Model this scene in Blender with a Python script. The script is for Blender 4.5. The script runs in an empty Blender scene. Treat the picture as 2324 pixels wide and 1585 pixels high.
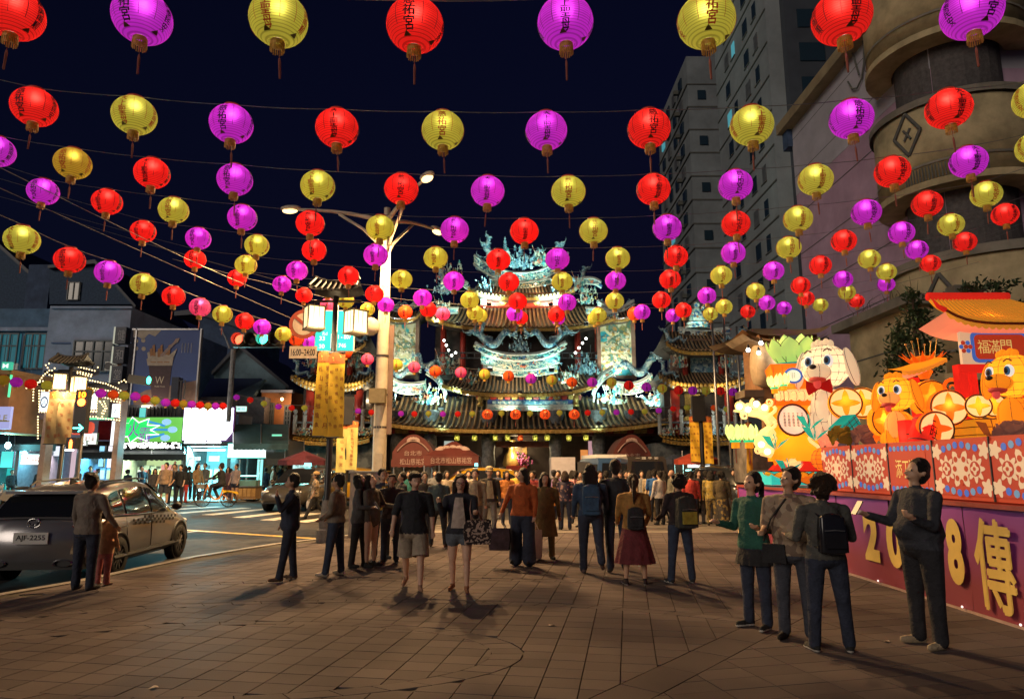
import bpy, bmesh, math, random
import numpy as np
from mathutils import Vector, Matrix
random.seed(7)
S = bpy.context.scene
C = S.collection
PI = math.pi
R = math.radians
# ------------------------------------------------------------------ camera, sky, exposure
F = 1549.0; CX = 1162.0; CY = 792.5; CH = 1.6
PITCH = math.atan((1060.0 - CY) / F)
cd = bpy.data.cameras.new('camera'); cam = bpy.data.objects.new('camera', cd); C.objects.link(cam)
cam.location = (0, 0, CH); cam.rotation_euler = (PI/2 + PITCH, 0, 0)
cd.sensor_width = 36.0; cd.lens = 36.0 * F / 2324.0; cd.clip_start = 0.1; cd.clip_end = 900
S.camera = cam
W = bpy.data.worlds.new('World'); S.world = W; W.use_nodes = True
nt = W.node_tree; bg = nt.nodes['Background']
sky = nt.nodes.new('ShaderNodeTexSky'); sky.sky_type = 'NISHITA'; sky.sun_disc = False
sky.sun_elevation = R(-2.6); sky.sun_rotation = R(200); sky.ozone_density = 4.0; sky.air_density = 1.0
# a low blue city glow all round the horizon
tcw = nt.nodes.new('ShaderNodeTexCoord'); sxw = nt.nodes.new('ShaderNodeSeparateXYZ'); nt.links.new(tcw.outputs['Generated'], sxw.inputs[0])
m1w = nt.nodes.new('ShaderNodeMath'); m1w.operation = 'SUBTRACT'; m1w.use_clamp = True; m1w.inputs[0].default_value = 1.0; nt.links.new(sxw.outputs[2], m1w.inputs[1])
m2w = nt.nodes.new('ShaderNodeMath'); m2w.operation = 'POWER'; m2w.inputs[1].default_value = 7.0; nt.links.new(m1w.outputs[0], m2w.inputs[0])
v1w = nt.nodes.new('ShaderNodeVectorMath'); v1w.operation = 'SCALE'; v1w.inputs[0].default_value = (.005,.045,.18); nt.links.new(m2w.outputs[0], v1w.inputs['Scale'])
v2w = nt.nodes.new('ShaderNodeVectorMath'); v2w.operation = 'ADD'; nt.links.new(sky.outputs[0], v2w.inputs[0]); nt.links.new(v1w.outputs[0], v2w.inputs[1])
nt.links.new(v2w.outputs[0], bg.inputs[0]); bg.inputs[1].default_value = 0.14
sl = bpy.data.lights.new('city_fill', 'SUN'); sl.energy = 0.88; sl.angle = R(25); sl.color = (1.0, 0.84, 0.68)  # added wide warm sun standing in for city light behind the camera
so = bpy.data.objects.new('city_fill', sl); C.objects.link(so)
so.rotation_euler = Vector((0.62, 0.72, -0.30)).to_track_quat('-Z', 'Y').to_euler()
S.view_settings.view_transform = 'Standard'; S.view_settings.look = 'None'
S.view_settings.exposure = 0.0; S.view_settings.gamma = 1.0
S.render.engine = 'CYCLES'
cy = S.cycles
cy.use_denoising = True
try: cy.denoiser = 'OPENIMAGEDENOISE'
except Exception: pass
cy.max_bounces = 5; cy.diffuse_bounces = 2; cy.glossy_bounces = 2; cy.transmission_bounces = 4; cy.transparent_max_bounces = 6
cy.sample_clamp_indirect = 4.0; cy.caustics_reflective = False; cy.caustics_refractive = False
cy.use_light_tree = True

LAMP_W = 5600.0        # each sodium head
# ------------------------------------------------------------------ pixel -> place helpers (photo width taken as 2324)
ct, st = math.cos(PITCH), math.sin(PITCH)
def ray(px, py):
    dx = (px - CX) / F; dz = -(py - CY) / F
    return dx, ct - st*dz, st + ct*dz
def P(px, py, Y):
    dx, dy, dz = ray(px, py); t = Y / dy
    return Vector((dx*t, Y, CH + dz*t))
def PX(px, py, X):
    dx, dy, dz = ray(px, py); t = X / dx
    return Vector((X, dy*t, CH + dz*t))
def G(px, py, z=0.0):
    dx, dy, dz = ray(px, py); t = (z - CH) / dz
    return Vector((dx*t, dy*t, z))
def MP(px, py, Y):                      # metres per pixel there
    dx, dy, dz = ray(px, py); return Y / dy / F

# ------------------------------------------------------------------ materials
MATS = {}
def mat(key, col=(.5,.5,.5), rough=.7, metal=0.0, noise=.18, scale=6.0, bump=0.0, emit=None, es=0.0, sample=True, spec=.4, trans=0.0):
    if key in MATS: return MATS[key]
    m = bpy.data.materials.new(key); m.use_nodes = True; MATS[key] = m
    n = m.node_tree; b = n.nodes['Principled BSDF']
    b.inputs['Base Color'].default_value = (*col, 1); b.inputs['Roughness'].default_value = rough
    b.inputs['Metallic'].default_value = metal; b.inputs['Specular IOR Level'].default_value = spec
    if trans: b.inputs['Transmission Weight'].default_value = trans
    if noise > 0 or bump > 0:
        tc = n.nodes.new('ShaderNodeTexCoord'); tx = n.nodes.new('ShaderNodeTexNoise')
        tx.inputs['Scale'].default_value = scale; tx.inputs['Detail'].default_value = 5; tx.inputs['Roughness'].default_value = .65
        n.links.new(tc.outputs['Object'], tx.inputs['Vector'])
        if noise > 0:
            mr = n.nodes.new('ShaderNodeMapRange'); mr.inputs[1].default_value = .25; mr.inputs[2].default_value = .75
            mr.inputs[3].default_value = 1 - noise*1.6; mr.inputs[4].default_value = 1 + noise
            n.links.new(tx.outputs['Fac'], mr.inputs[0])
            mx = n.nodes.new('ShaderNodeVectorMath'); mx.operation = 'SCALE'; mx.inputs[0].default_value = col
            n.links.new(mr.outputs[0], mx.inputs['Scale']); n.links.new(mx.outputs[0], b.inputs['Base Color'])
        if bump > 0:
            bp = n.nodes.new('ShaderNodeBump'); bp.inputs['Strength'].default_value = min(1,bump); bp.inputs['Distance'].default_value = .02 if bump < .8 else .05
            n.links.new(tx.outputs['Fac'], bp.inputs['Height']); n.links.new(bp.outputs[0], b.inputs['Normal'])
    if emit is not None:
        b.inputs['Emission Color'].default_value = (*emit, 1); b.inputs['Emission Strength'].default_value = es
        if not sample: m.cycles.emission_sampling = 'NONE'
    return m
def glow(key, col=None, es=0, sample=False):
    if key in MATS: return MATS[key]
    return mat(key, tuple(min(.8, c*.5) for c in col), .6, noise=0, emit=col, es=es, sample=sample)
def ramp_mat(key, stops, scale, rough=.6, kind='noise', bump=.3, vec='Object', detail=4, stretch=(1,1,1), es=0.0, const=False):
    """colour picked from a ramp by a noise or voronoi texture"""
    if key in MATS: return MATS[key]
    m = bpy.data.materials.new(key); m.use_nodes = True; MATS[key] = m
    n = m.node_tree; b = n.nodes['Principled BSDF']; b.inputs['Roughness'].default_value = rough
    tc = n.nodes.new('ShaderNodeTexCoord'); mp = n.nodes.new('ShaderNodeMapping'); mp.inputs['Scale'].default_value = stretch
    n.links.new(tc.outputs[vec], mp.inputs[0])
    if kind == 'noise':
        tx = n.nodes.new('ShaderNodeTexNoise'); tx.inputs['Detail'].default_value = detail; out = tx.outputs['Fac']
    else:
        tx = n.nodes.new('ShaderNodeTexVoronoi'); sp = n.nodes.new('ShaderNodeSeparateColor')
        n.links.new(tx.outputs['Color'], sp.inputs[0]); out = sp.outputs[0]
    tx.inputs['Scale'].default_value = scale; n.links.new(mp.outputs[0], tx.inputs['Vector'])
    cr = n.nodes.new('ShaderNodeValToRGB'); cr.color_ramp.interpolation = 'CONSTANT' if const else 'LINEAR'
    el = cr.color_ramp.elements
    while len(el) < len(stops): el.new(.5)
    for e, (p, c) in zip(el, stops): e.position = p; e.color = (*c, 1)
    n.links.new(out, cr.inputs[0]); n.links.new(cr.outputs[0], b.inputs['Base Color'])
    if es: n.links.new(cr.outputs[0], b.inputs['Emission Color']); b.inputs['Emission Strength'].default_value = es; m.cycles.emission_sampling = 'NONE'
    if bump:
        bp = n.nodes.new('ShaderNodeBump'); bp.inputs['Strength'].default_value = bump; bp.inputs['Distance'].default_value = .03
        n.links.new(out, bp.inputs['Height']); n.links.new(bp.outputs[0], b.inputs['Normal'])
    return m

# ------------------------------------------------------------------ mesh builder
class MB:
    def __init__(s): s.v = []; s.f = []; s.m = []; s.cm = 0
    def add(s, vs, fs, mi=None):
        o = len(s.v); s.v.extend([tuple(v) for v in vs]); mi = s.cm if mi is None else mi
        for f in fs: s.f.append(tuple(i+o for i in f)); s.m.append(mi)
        return s
    def box(s, c, d, rz=0.0, mi=None, taper=1.0, rx=0.0, ry=0.0):
        hx, hy, hz = d[0]/2, d[1]/2, d[2]/2
        vs = [Vector((x*hx*(taper if z > 0 else 1), y*hy*(taper if z > 0 else 1), z*hz)) for z in (-1,1) for y in (-1,1) for x in (-1,1)]
        M_ = Matrix.Rotation(rz, 3, 'Z') @ Matrix.Rotation(ry, 3, 'Y') @ Matrix.Rotation(rx, 3, 'X')
        c = Vector(c)
        return s.add([M_ @ v + c for v in vs], [(0,2,3,1),(4,5,7,6),(0,1,5,4),(1,3,7,5),(3,2,6,7),(2,0,4,6)], mi)
    def bbox(s, a, b, mi=None):
        return s.box([(a[i]+b[i])/2 for i in range(3)], [abs(b[i]-a[i]) for i in range(3)], 0, mi)
    def tube(s, pts, rad, n=8, mi=None, cap=True, flat=(1,1), up=(0,0,1)):
        pts = [Vector(p) for p in pts]; k = len(pts)
        rs = rad if isinstance(rad, (list, tuple)) else [rad]*k
        vs = []; prev = None
        for i, p in enumerate(pts):
            t = (pts[min(i+1,k-1)] - pts[max(i-1,0)]).normalized()
            if prev is None:
                a = Vector(up)
                if abs(t.dot(a)) > .95: a = Vector((1,0,0)) if abs(t.x) < .9 else Vector((0,1,0))
                u = t.cross(a).normalized()
            else: u = (prev - t*prev.dot(t)).normalized()
            prev = u; w = t.cross(u)
            for j in range(n):
                q = 2*PI*j/n; vs.append(p + (u*math.cos(q)*flat[0] + w*math.sin(q)*flat[1]) * rs[i])
        fs = [(i*n+j, i*n+(j+1)%n, (i+1)*n+(j+1)%n, (i+1)*n+j) for i in range(k-1) for j in range(n)]
        if cap: fs += [tuple(range(n-1,-1,-1)), tuple(range((k-1)*n, k*n))]
        return s.add(vs, fs, mi)
    def lathe(s, prof, n=16, c=(0,0,0), mi=None, axis='Z', cap=False, sx=1.0, sy=1.0):
        vs = []
        for r, z in prof:
            for j in range(n):
                q = 2*PI*j/n; x, y = r*math.cos(q)*sx, r*math.sin(q)*sy
                v = (x, y, z) if axis == 'Z' else ((z, x, y) if axis == 'X' else (x, z, y))
                vs.append((v[0]+c[0], v[1]+c[1], v[2]+c[2]))
        k = len(prof)
        fs = [(i*n+j, i*n+(j+1)%n, (i+1)*n+(j+1)%n, (i+1)*n+j) for i in range(k-1) for j in range(n)]
        if cap: fs += [tuple(range(n-1,-1,-1)), tuple(range((k-1)*n, k*n))]
        return s.add(vs, fs, mi)
    def ball(s, c, r, n=10, m=6, mi=None, rot=None):
        rx, ry, rz = r if isinstance(r, (tuple, list)) else (r, r, r)
        prof = [(math.sin(PI*i/m), -math.cos(PI*i/m)) for i in range(m+1)]
        vs = []
        for a, z in prof:
            for j in range(n):
                v = Vector((a*math.cos(2*PI*j/n)*rx, a*math.sin(2*PI*j/n)*ry, z*rz))
                if rot is not None: v = rot @ v
                vs.append(v + Vector(c))
        fs = [(i*n+j, i*n+(j+1)%n, (i+1)*n+(j+1)%n, (i+1)*n+j) for i in range(m) for j in range(n)]
        return s.add(vs, fs, mi)
    def prism(s, poly, d, mi=None):
        """closed polygon of 3-D points pushed out along vector d"""
        n = len(poly); a = [Vector(p) for p in poly]; d = Vector(d)
        return s.add(a + [p + d for p in a], [tuple(range(n-1,-1,-1)), tuple(range(n, 2*n))] + [(i,(i+1)%n,(i+1)%n+n,i+n) for i in range(n)], mi)
    def quad(s, a, b, c, d, mi=None): return s.add([a,b,c,d], [(0,1,2,3)], mi)
    def grid(s, fn, nu, nv, mi=None):
        vs = [fn(i/nu, j/nv) for j in range(nv+1) for i in range(nu+1)]
        return s.add(vs, [(j*(nu+1)+i, j*(nu+1)+i+1, (j+1)*(nu+1)+i+1, (j+1)*(nu+1)+i) for j in range(nv) for i in range(nu)], mi)
    def mesh(s, name, mats, smooth=False):
        me = bpy.data.meshes.new(name); me.from_pydata(s.v, [], s.f)
        mats = mats if isinstance(mats, (list, tuple)) else [mats]
        for m in mats: me.materials.append(m)
        if len(mats) > 1: me.polygons.foreach_set('material_index', s.m)
        if smooth: me.polygons.foreach_set('use_smooth', [True]*len(s.f))
        me.update(); return me
    def build(s, name, mats, parent=None, smooth=False, loc=None):
        return obj(name, s.mesh(name, mats, smooth), parent, loc)
def obj(name, data, parent=None, loc=None, rot=None, scale=None):
    o = bpy.data.objects.new(name, data); C.objects.link(o)
    if parent is not None: o.parent = parent
    if loc is not None: o.location = loc
    if rot is not None: o.rotation_euler = rot
    if scale is not None: o.scale = scale if isinstance(scale, (tuple, list)) else (scale,)*3
    return o
def tag(o, label, cat, group=None):
    o['label'] = label; o['category'] = cat
    if group: o['group'] = group
    return o
def thing(name, label, cat, loc=(0,0,0), rz=0.0, group=None, scale=None):
    return tag(obj(name, None, None, loc, (0,0,rz), scale), label, cat, group)
def struct(o, kind='structure'): o['kind'] = kind; return o
def light(name, parent, loc, energy, col, kind='POINT', size=.05, aim=None, spot=60, blend=.5, sy=None):
    l = bpy.data.lights.new(name, kind); l.energy = energy; l.color = col
    if kind == 'AREA':
        l.size = size
        if sy: l.shape = 'RECTANGLE'; l.size_y = sy
    else: l.shadow_soft_size = size
    if kind == 'SPOT': l.spot_size = R(spot); l.spot_blend = blend
    o = obj(name, l, parent, loc)
    if aim is not None: o.rotation_euler = (Vector(aim)).to_track_quat('-Z', 'Y').to_euler()
    return o
TMP = bpy.data.scenes.new('workbench')     # small scratch scene so that evaluating one object stays quick
def evaluated(o):
    TMP.collection.objects.link(o)
    with bpy.context.temp_override(scene=TMP, view_layer=TMP.view_layers[0]): return o.evaluated_get(bpy.context.evaluated_depsgraph_get())
# ------------------------------------------------------------------ lettering: flat glyph meshes in the XZ plane, centred
_tc = {}
def glyphs(txt, bold=0.0, line=1.0, res=2):
    k = (txt, bold, line)
    if k in _tc: return _tc[k]
    if any(ord(q) > 255 for q in txt): bold = 0.0
    else: res = 5
    c = bpy.data.curves.new('t', 'FONT'); c.body = txt; c.size = 1; c.resolution_u = res; c.align_x = 'CENTER'; c.offset = bold; c.space_line = line
    o = bpy.data.objects.new('t', c); ev = evaluated(o)
    me = ev.to_mesh()
    v = [Vector(q.co) for q in me.vertices]; f = [tuple(p.vertices) for p in me.polygons]
    ev.to_mesh_clear(); bpy.data.objects.remove(o); bpy.data.curves.remove(c)
    if v:
        x0, x1 = min(q.x for q in v), max(q.x for q in v); y0, y1 = min(q.y for q in v), max(q.y for q in v)
        v = [((q.x-(x0+x1)/2), (q.y-(y0+y1)/2)) for q in v]; wh = (x1-x0, y1-y0)
    else: wh = (1, 1)
    _tc[k] = (v, f, wh); return _tc[k]
def put_text(mb, txt, c, w, h, u=(1,0,0), v=(0,0,1), mi=None, bold=0.0, vertical=False):
    """lettering fitted into w x h round c; u = reading direction, v = up"""
    if vertical: txt = '\n'.join(txt)
    vs, fs, (tw, th) = glyphs(txt, bold, .62 if vertical else 1.0)
    u, v, c = Vector(u), Vector(v), Vector(c)
    mb.add([c + u*(a*w/tw) + v*(b*h/th) for a, b in vs], fs, mi)
def text_obj(name, txt, c, w, h, m, parent=None, u=(1,0,0), v=(0,0,1), bold=0.0, vertical=False):
    mb = MB(); put_text(mb, txt, c, w, h, u, v, bold=bold, vertical=vertical); return mb.build(name, m, parent)
def ordw(i): return ['first','second','third','fourth','fifth','sixth','seventh','eighth','ninth','tenth','eleventh','twelfth','thirteenth','fourteenth','fifteenth','sixteenth','seventeenth','eighteenth','nineteenth','twentieth','twenty-first','twenty-second','twenty-third','twenty-fourth','twenty-fifth','twenty-sixth','twenty-seventh','twenty-eighth','twenty-ninth','thirtieth','thirty-first','thirty-second','thirty-third','thirty-fourth','thirty-fifth','thirty-sixth'][i]
# ------------------------------------------------------------------ road, plaza, paving, markings
def zroad(x, y):
    t = min(1, max(0, (y - 15) / 14.0)); return -0.22 + 0.20*t*t*(3-2*t)
asph = mat('asphalt', (.05,.048,.05), .75, noise=.35, scale=3.0, bump=.25, spec=.15)
mb = MB()
xs = [-220,-120,-70,-40,-30,-24,-20,-17,-14,-12,-10,-8,-6,-4,-2,0,3,6,10,15,25,40,70,120,220]
ys = [-60,-20,0,5,8,11,14,15,16,17,18,19,20,21,22,23,24,25,26,27,28,29,30,35,45,70,120,220,400]
nx = len(xs)
mb.add([(x,y,zroad(x,y)) for y in ys for x in xs], [(j*nx+i, j*nx+i+1, (j+1)*nx+i+1, (j+1)*nx+i) for j in range(len(ys)-1) for i in range(nx-1)])
struct(mb.build('road', asph))
EDGE = [(-9,-6),(-8.0,3),(-6.62,9.23),(-6.3,10.17),(-5.88,12.9),(-5.1,15.1),(-4.3,16.4),(-3.1,18.4),(-1.0,21.2),(3.0,23.4),(9,24.2),(16,24.4),(16,-6)]
slabm = bpy.data.materials.new('granite_slab'); slabm.use_nodes = True
n = slabm.node_tree; b = n.nodes['Principled BSDF']; b.inputs['Specular IOR Level'].default_value = .008
at = n.nodes.new('ShaderNodeAttribute'); at.attribute_name = 'tone'
tc = n.nodes.new('ShaderNodeTexCoord'); tx = n.nodes.new('ShaderNodeTexNoise'); tx.inputs['Scale'].default_value = 90; tx.inputs['Detail'].default_value = 3
t2 = n.nodes.new('ShaderNodeTexNoise'); t2.inputs['Scale'].default_value = .7; t2.inputs['Detail'].default_value = 6
n.links.new(tc.outputs['Object'], tx.inputs['Vector']); n.links.new(tc.outputs['Object'], t2.inputs['Vector'])
ma = n.nodes.new('ShaderNodeMath'); ma.operation = 'MULTIPLY_ADD'; n.links.new(tx.outputs['Fac'], ma.inputs[0]); ma.inputs[1].default_value = .28; n.links.new(at.outputs['Fac'], ma.inputs[2])
mc = n.nodes.new('ShaderNodeMath'); mc.operation = 'MULTIPLY_ADD'; n.links.new(t2.outputs['Fac'], mc.inputs[0]); mc.inputs[1].default_value = .75; n.links.new(ma.outputs[0], mc.inputs[2])
cr = n.nodes.new('ShaderNodeValToRGB'); cr.color_ramp.elements[0].position = .35; cr.color_ramp.elements[0].color = (.070,.058,.060,1)
cr.color_ramp.elements[1].position = 1.0; cr.color_ramp.elements[1].color = (.165,.140,.138,1)
n.links.new(mc.outputs[0], cr.inputs[0]); n.links.new(cr.outputs[0], b.inputs['Base Color'])
rr = n.nodes.new('ShaderNodeMapRange'); rr.inputs[3].default_value = .46; rr.inputs[4].default_value = .76; n.links.new(t2.outputs['Fac'], rr.inputs[0]); n.links.new(rr.outputs[0], b.inputs['Roughness'])
bp = n.nodes.new('ShaderNodeBump'); bp.inputs['Strength'].default_value = .25; bp.inputs['Distance'].default_value = .004; n.links.new(tx.outputs['Fac'], bp.inputs['Height']); n.links.new(bp.outputs[0], b.inputs['Normal'])
jm = mat('paving_joint', (.055,.045,.035), .9, noise=.3, scale=14)
kerbm = mat('kerb_granite', (.25,.23,.21), .6, noise=.2, scale=12, bump=.1)
mb = MB(); mb.prism([(x,y,-.45) for x,y in EDGE], (0,0,.436))
plaza = struct(mb.build('plaza', jm))
# kerb stones along the street edge
def along(pts, step):
    out = []; 
    for a, c in zip(pts, pts[1:]):
        a, c = Vector((*a,0)), Vector((*c,0)); k = max(1, round((c-a).length/step))
        out += [a.lerp(c, i/k) for i in range(k)]
    return out + [Vector((*pts[-1],0))]
kp = along(EDGE[:12], .95)
for a, c in zip(kp, kp[1:]):
    d = (c-a).normalized(); nn = Vector((d.y,-d.x,0))
    q = [a+d*.006, c-d*.006, c-d*.006+nn*.16, a+d*.006+nn*.16]
    MB().prism([(p.x,p.y,-.30) for p in q], (0,0,.304)).build('kerb_stone', kerbm, plaza)
def clip(poly, p, nrm):
    """keep the side of the line through p that nrm points to"""
    out = []
    for i in range(len(poly)):
        a, c = poly[i], poly[(i+1)%len(poly)]
        da = (a[0]-p[0])*nrm[0] + (a[1]-p[1])*nrm[1]; dc = (c[0]-p[0])*nrm[0] + (c[1]-p[1])*nrm[1]
        if da >= 0: out.append(a)
        if da*dc < 0:
            t = da/(da-dc); out.append((a[0]+(c[0]-a[0])*t, a[1]+(c[1]-a[1])*t))
    return out
def shrink(poly, g):
    """offset a convex polygon inwards by g"""
    n_ = len(poly); A = sum(poly[i][0]*poly[(i+1)%n_][1]-poly[(i+1)%n_][0]*poly[i][1] for i in range(n_))
    if A < 0: poly = poly[::-1]
    out = poly
    for i in range(n_):
        a, c = poly[i], poly[(i+1)%n_]; L = math.hypot(c[0]-a[0], c[1]-a[1])
        if L < 1e-5: continue
        nr = (-(c[1]-a[1])/L, (c[0]-a[0])/L)
        out = clip(out, (a[0]+nr[0]*g, a[1]+nr[1]*g), nr)
        if len(out) < 3: return []
    return out
def area(p): return abs(sum(p[i][0]*p[(i+1)%len(p)][1]-p[(i+1)%len(p)][0]*p[i][1] for i in range(len(p))))/2
# curved bands: (centre, rx, ry, inner factor, outer factor)
ELL = [((-2.5,6.32),2.32,1.14,1.0,1.12), ((-1.6,5.6),5.2,3.05,1.0,1.05), ((-1.2,5.2),7.4,5.1,1.0,1.032)]
B0 = Vector((.42,5.0,0)); BD = Vector((math.cos(R(50.4)), math.sin(R(50.4)),0)); BN = Vector((BD.y,-BD.x,0))   # straight band, right side +
SLABS = []
def ell_clip(poly):
    """list of polygons after cutting away the curved bands (tangent cuts)"""
    cx = sum(p[0] for p in poly)/len(poly); cyy = sum(p[1] for p in poly)/len(poly)
    for (c, rx, ry, fi, fo) in ELL:
        ex, ey = (cx-c[0])/rx, (cyy-c[1])/ry; r = math.hypot(ex, ey)
        if r < 1e-4: continue
        for lim, keep in ((fi, -1), (fo, 1)):
            near = (r < (fi+fo)/2) == (keep < 0)
            if not near: continue
            q = (c[0]+ex/r*rx*lim, c[1]+ey/r*ry*lim); nr = (ex/rx*keep, ey/ry*keep); L = math.hypot(*nr); nr = (nr[0]/L, nr[1]/L)
            poly = clip(poly, q, nr)
            if len(poly) < 3: return []
    return poly
def zone(ang, wx, wy, side):
    ca, sa = math.cos(ang), math.sin(ang)
    for j in range(-30, 90):
        for i in range(-60, 60):
            x0, y0 = i*wx + (0 if j % 2 else 0), j*wy
            poly = [(x0,y0),(x0+wx,y0),(x0+wx,y0+wy),(x0,y0+wy)]
            poly = [(x*ca-y*sa, x*sa+y*ca+4.2) for x, y in poly]
            cx, cyy = sum(p[0] for p in poly)/4, sum(p[1] for p in poly)/4
            if not (4.2 < cyy < 17.5 and -7 < cx < 5.3 and abs(cx) < cyy*.85+.3): continue
            q = clip(poly, (B0.x+side*BN.x*.0, B0.y) if side < 0 else (B0.x+BN.x*.34, B0.y+BN.y*.34), (BN.x*side, BN.y*side))
            if len(q) >= 3 and side < 0: q = ell_clip(q)
            for a, c in zip(EDGE[1:9], EDGE[2:10]):
                if len(q) >= 3:
                    d = Vector((c[0]-a[0], c[1]-a[1],0)).normalized(); q = clip(q, (a[0]+d.y*.16, a[1]-d.x*.16), (d.y,-d.x))
            q = shrink(q, .0045) if len(q) >= 3 else []
            if len(q) >= 3 and area(q) > .0007: SLABS.append(q)
zone(R(-9.5), .295, .245, -1)
zone(R(13.5), .44, .245, 1)
for (c, rx, ry, fi, fo) in ELL:
    k = int(2*PI*math.sqrt((rx*rx+ry*ry)/2)/.27)
    for i in range(k):
        a0, a1 = 2*PI*i/k, 2*PI*(i+1)/k
        q = [(c[0]+rx*f*math.cos(a), c[1]+ry*f*math.sin(a)) for f, a in ((fi,a0),(fo,a0),(fo,a1),(fi,a1))]
        cx, cyy = sum(p[0] for p in q)/4, sum(p[1] for p in q)/4
        if not (4.2 < cyy < 17.5 and -6.1 < cx < 5.2): continue
        q = clip(q, (B0.x, B0.y), (-BN.x, -BN.y))
        for a, e in zip(EDGE[1:9], EDGE[2:10]):
            if len(q) >= 3:
                d = Vector((e[0]-a[0], e[1]-a[1],0)).normalized(); q = clip(q, (a[0]+d.y*.16, a[1]-d.x*.16), (d.y,-d.x))
        q = shrink(q, .0045) if len(q) >= 3 else []
        if len(q) >= 3: SLABS.append(q)
for i in range(-6, 30):                                    # the straight band
    a = B0 + BD*(i*.62); e = B0 + BD*((i+1)*.62)
    q = shrink([(p.x,p.y) for p in (a, e, e+BN*.34, a+BN*.34)], .0045)
    if q and a.y > 3.8 and a.x < 5.2: SLABS.append(q)
def vis(q):
    x, y = sum(p[0] for p in q)/len(q), sum(p[1] for p in q)/len(q)
    d = y*ct - CH*st
    px, py = x/d*F, (y*st + CH*ct)/d*F
    return area(q)/(d*d*d) if (abs(px) < 1190 and py < 830) else 0
SLABS.sort(key=vis, reverse=True)
def slab_mesh(polys, name):
    v = []; f = []; t = []
    for q in polys:
        A = sum(q[i][0]*q[(i+1)%len(q)][1]-q[(i+1)%len(q)][0]*q[i][1] for i in range(len(q)))
        if A < 0: q = q[::-1]
        n_ = len(q); o = len(v); h = random.uniform(-.0012,.0012); tone = random.uniform(.02,.22)
        v += [(x,y,-.02) for x,y in q] + [(x,y,h) for x,y in q]
        f.append(tuple(o+n_+i for i in range(n_))); f += [(o+i,o+(i+1)%n_,o+(i+1)%n_+n_,o+i+n_) for i in range(n_)]
        t += [tone]*(n_+1)
    me = bpy.data.meshes.new(name); me.from_pydata(v, [], f); me.materials.append(slabm)
    at_ = me.attributes.new('tone', 'FLOAT', 'FACE'); at_.data.foreach_set('value', t); me.update(); return me
for q in SLABS[:300]: obj('paving_slab', slab_mesh([q], 'paving_slab'), plaza)
struct(obj('distant_paving', slab_mesh(SLABS[300:], 'distant_paving'), plaza), 'stuff')
# far paving beyond the single slabs
mb = MB(); far = [(-3.4,17.6),(-2.9,18.2),(-.9,21.0),(3.1,23.2),(9,24.0),(15.8,24.2),(15.8,17.6)]
mb.prism([(x,y,-.02) for x,y in far], (0,0,.016)); struct(mb.build('far_paving', ramp_mat('far_granite', [(.3,(.15,.13,.12)),(.7,(.26,.23,.2))], 2.2, .5)), 'structure')
# road markings
paint = mat('road_paint', (.62,.58,.5), .6, noise=.35, scale=5)
ypaint = mat('yellow_road_paint', (.6,.42,.12), .6, noise=.3, scale=5)
def rdG(px, py):
    z = -.1
    for _ in range(6): p = G(px, py, z); z = zroad(p.x, p.y)
    return Vector((p.x, p.y, z))
def stripe(a, c, w, m, name, parent):
    a, c = rdG(*a), rdG(*c); d = (c-a); d.z = 0; d.normalize(); nn = Vector((-d.y, d.x, 0))*w/2
    k = 6; vs = []
    for i in range(k+1):
        p = a.lerp(c, i/k)
        for s in (-1,1):
            r = p + nn*s; vs.append((r.x, r.y, zroad(r.x, r.y)+.006))
    return MB().add(vs, [(2*i,2*i+2,2*i+3,2*i+1) for i in range(k)]).build(name, m, parent)
cw = struct(obj('crosswalk', None))
for a, c in (((330,1151),(440,1146)),((372,1157),(500,1149)),((405,1164),(560,1152)),((470,1168),(612,1154)),((540,1174),(665,1160)),((606,1180),(718,1164)),((680,1184),(770,1172))):
    stripe(a, c, .55, paint, 'stripe', cw)
ln = struct(obj('lane_lines', None))
stripe((330,1196), (724,1222), .22, ypaint, 'line', ln); stripe((300,1224), (452,1204), .12, paint, 'line', ln); stripe((380,1128),(640,1120), .15, paint, 'line', ln)
# raised pavement in front of the shops
mb = MB(); mb.prism([(-60,32.6,-.3),(-13.5,32.6,-.3),(-12.2,34.5,-.3),(-12.2,40,-.3),(-60,40,-.3)], (0,0,.36)); struct(mb.build('shop_pavement', mat('shop_paving', (.2,.19,.18), .5, noise=.25, scale=2)))
mb = MB(); mb.prism([(-13,40,-.3),(40,40,-.3),(40,60,-.3),(-13,60,-.3)], (0,0,.42)); struct(mb.build('temple_forecourt', mat('shop_paving')))
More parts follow.
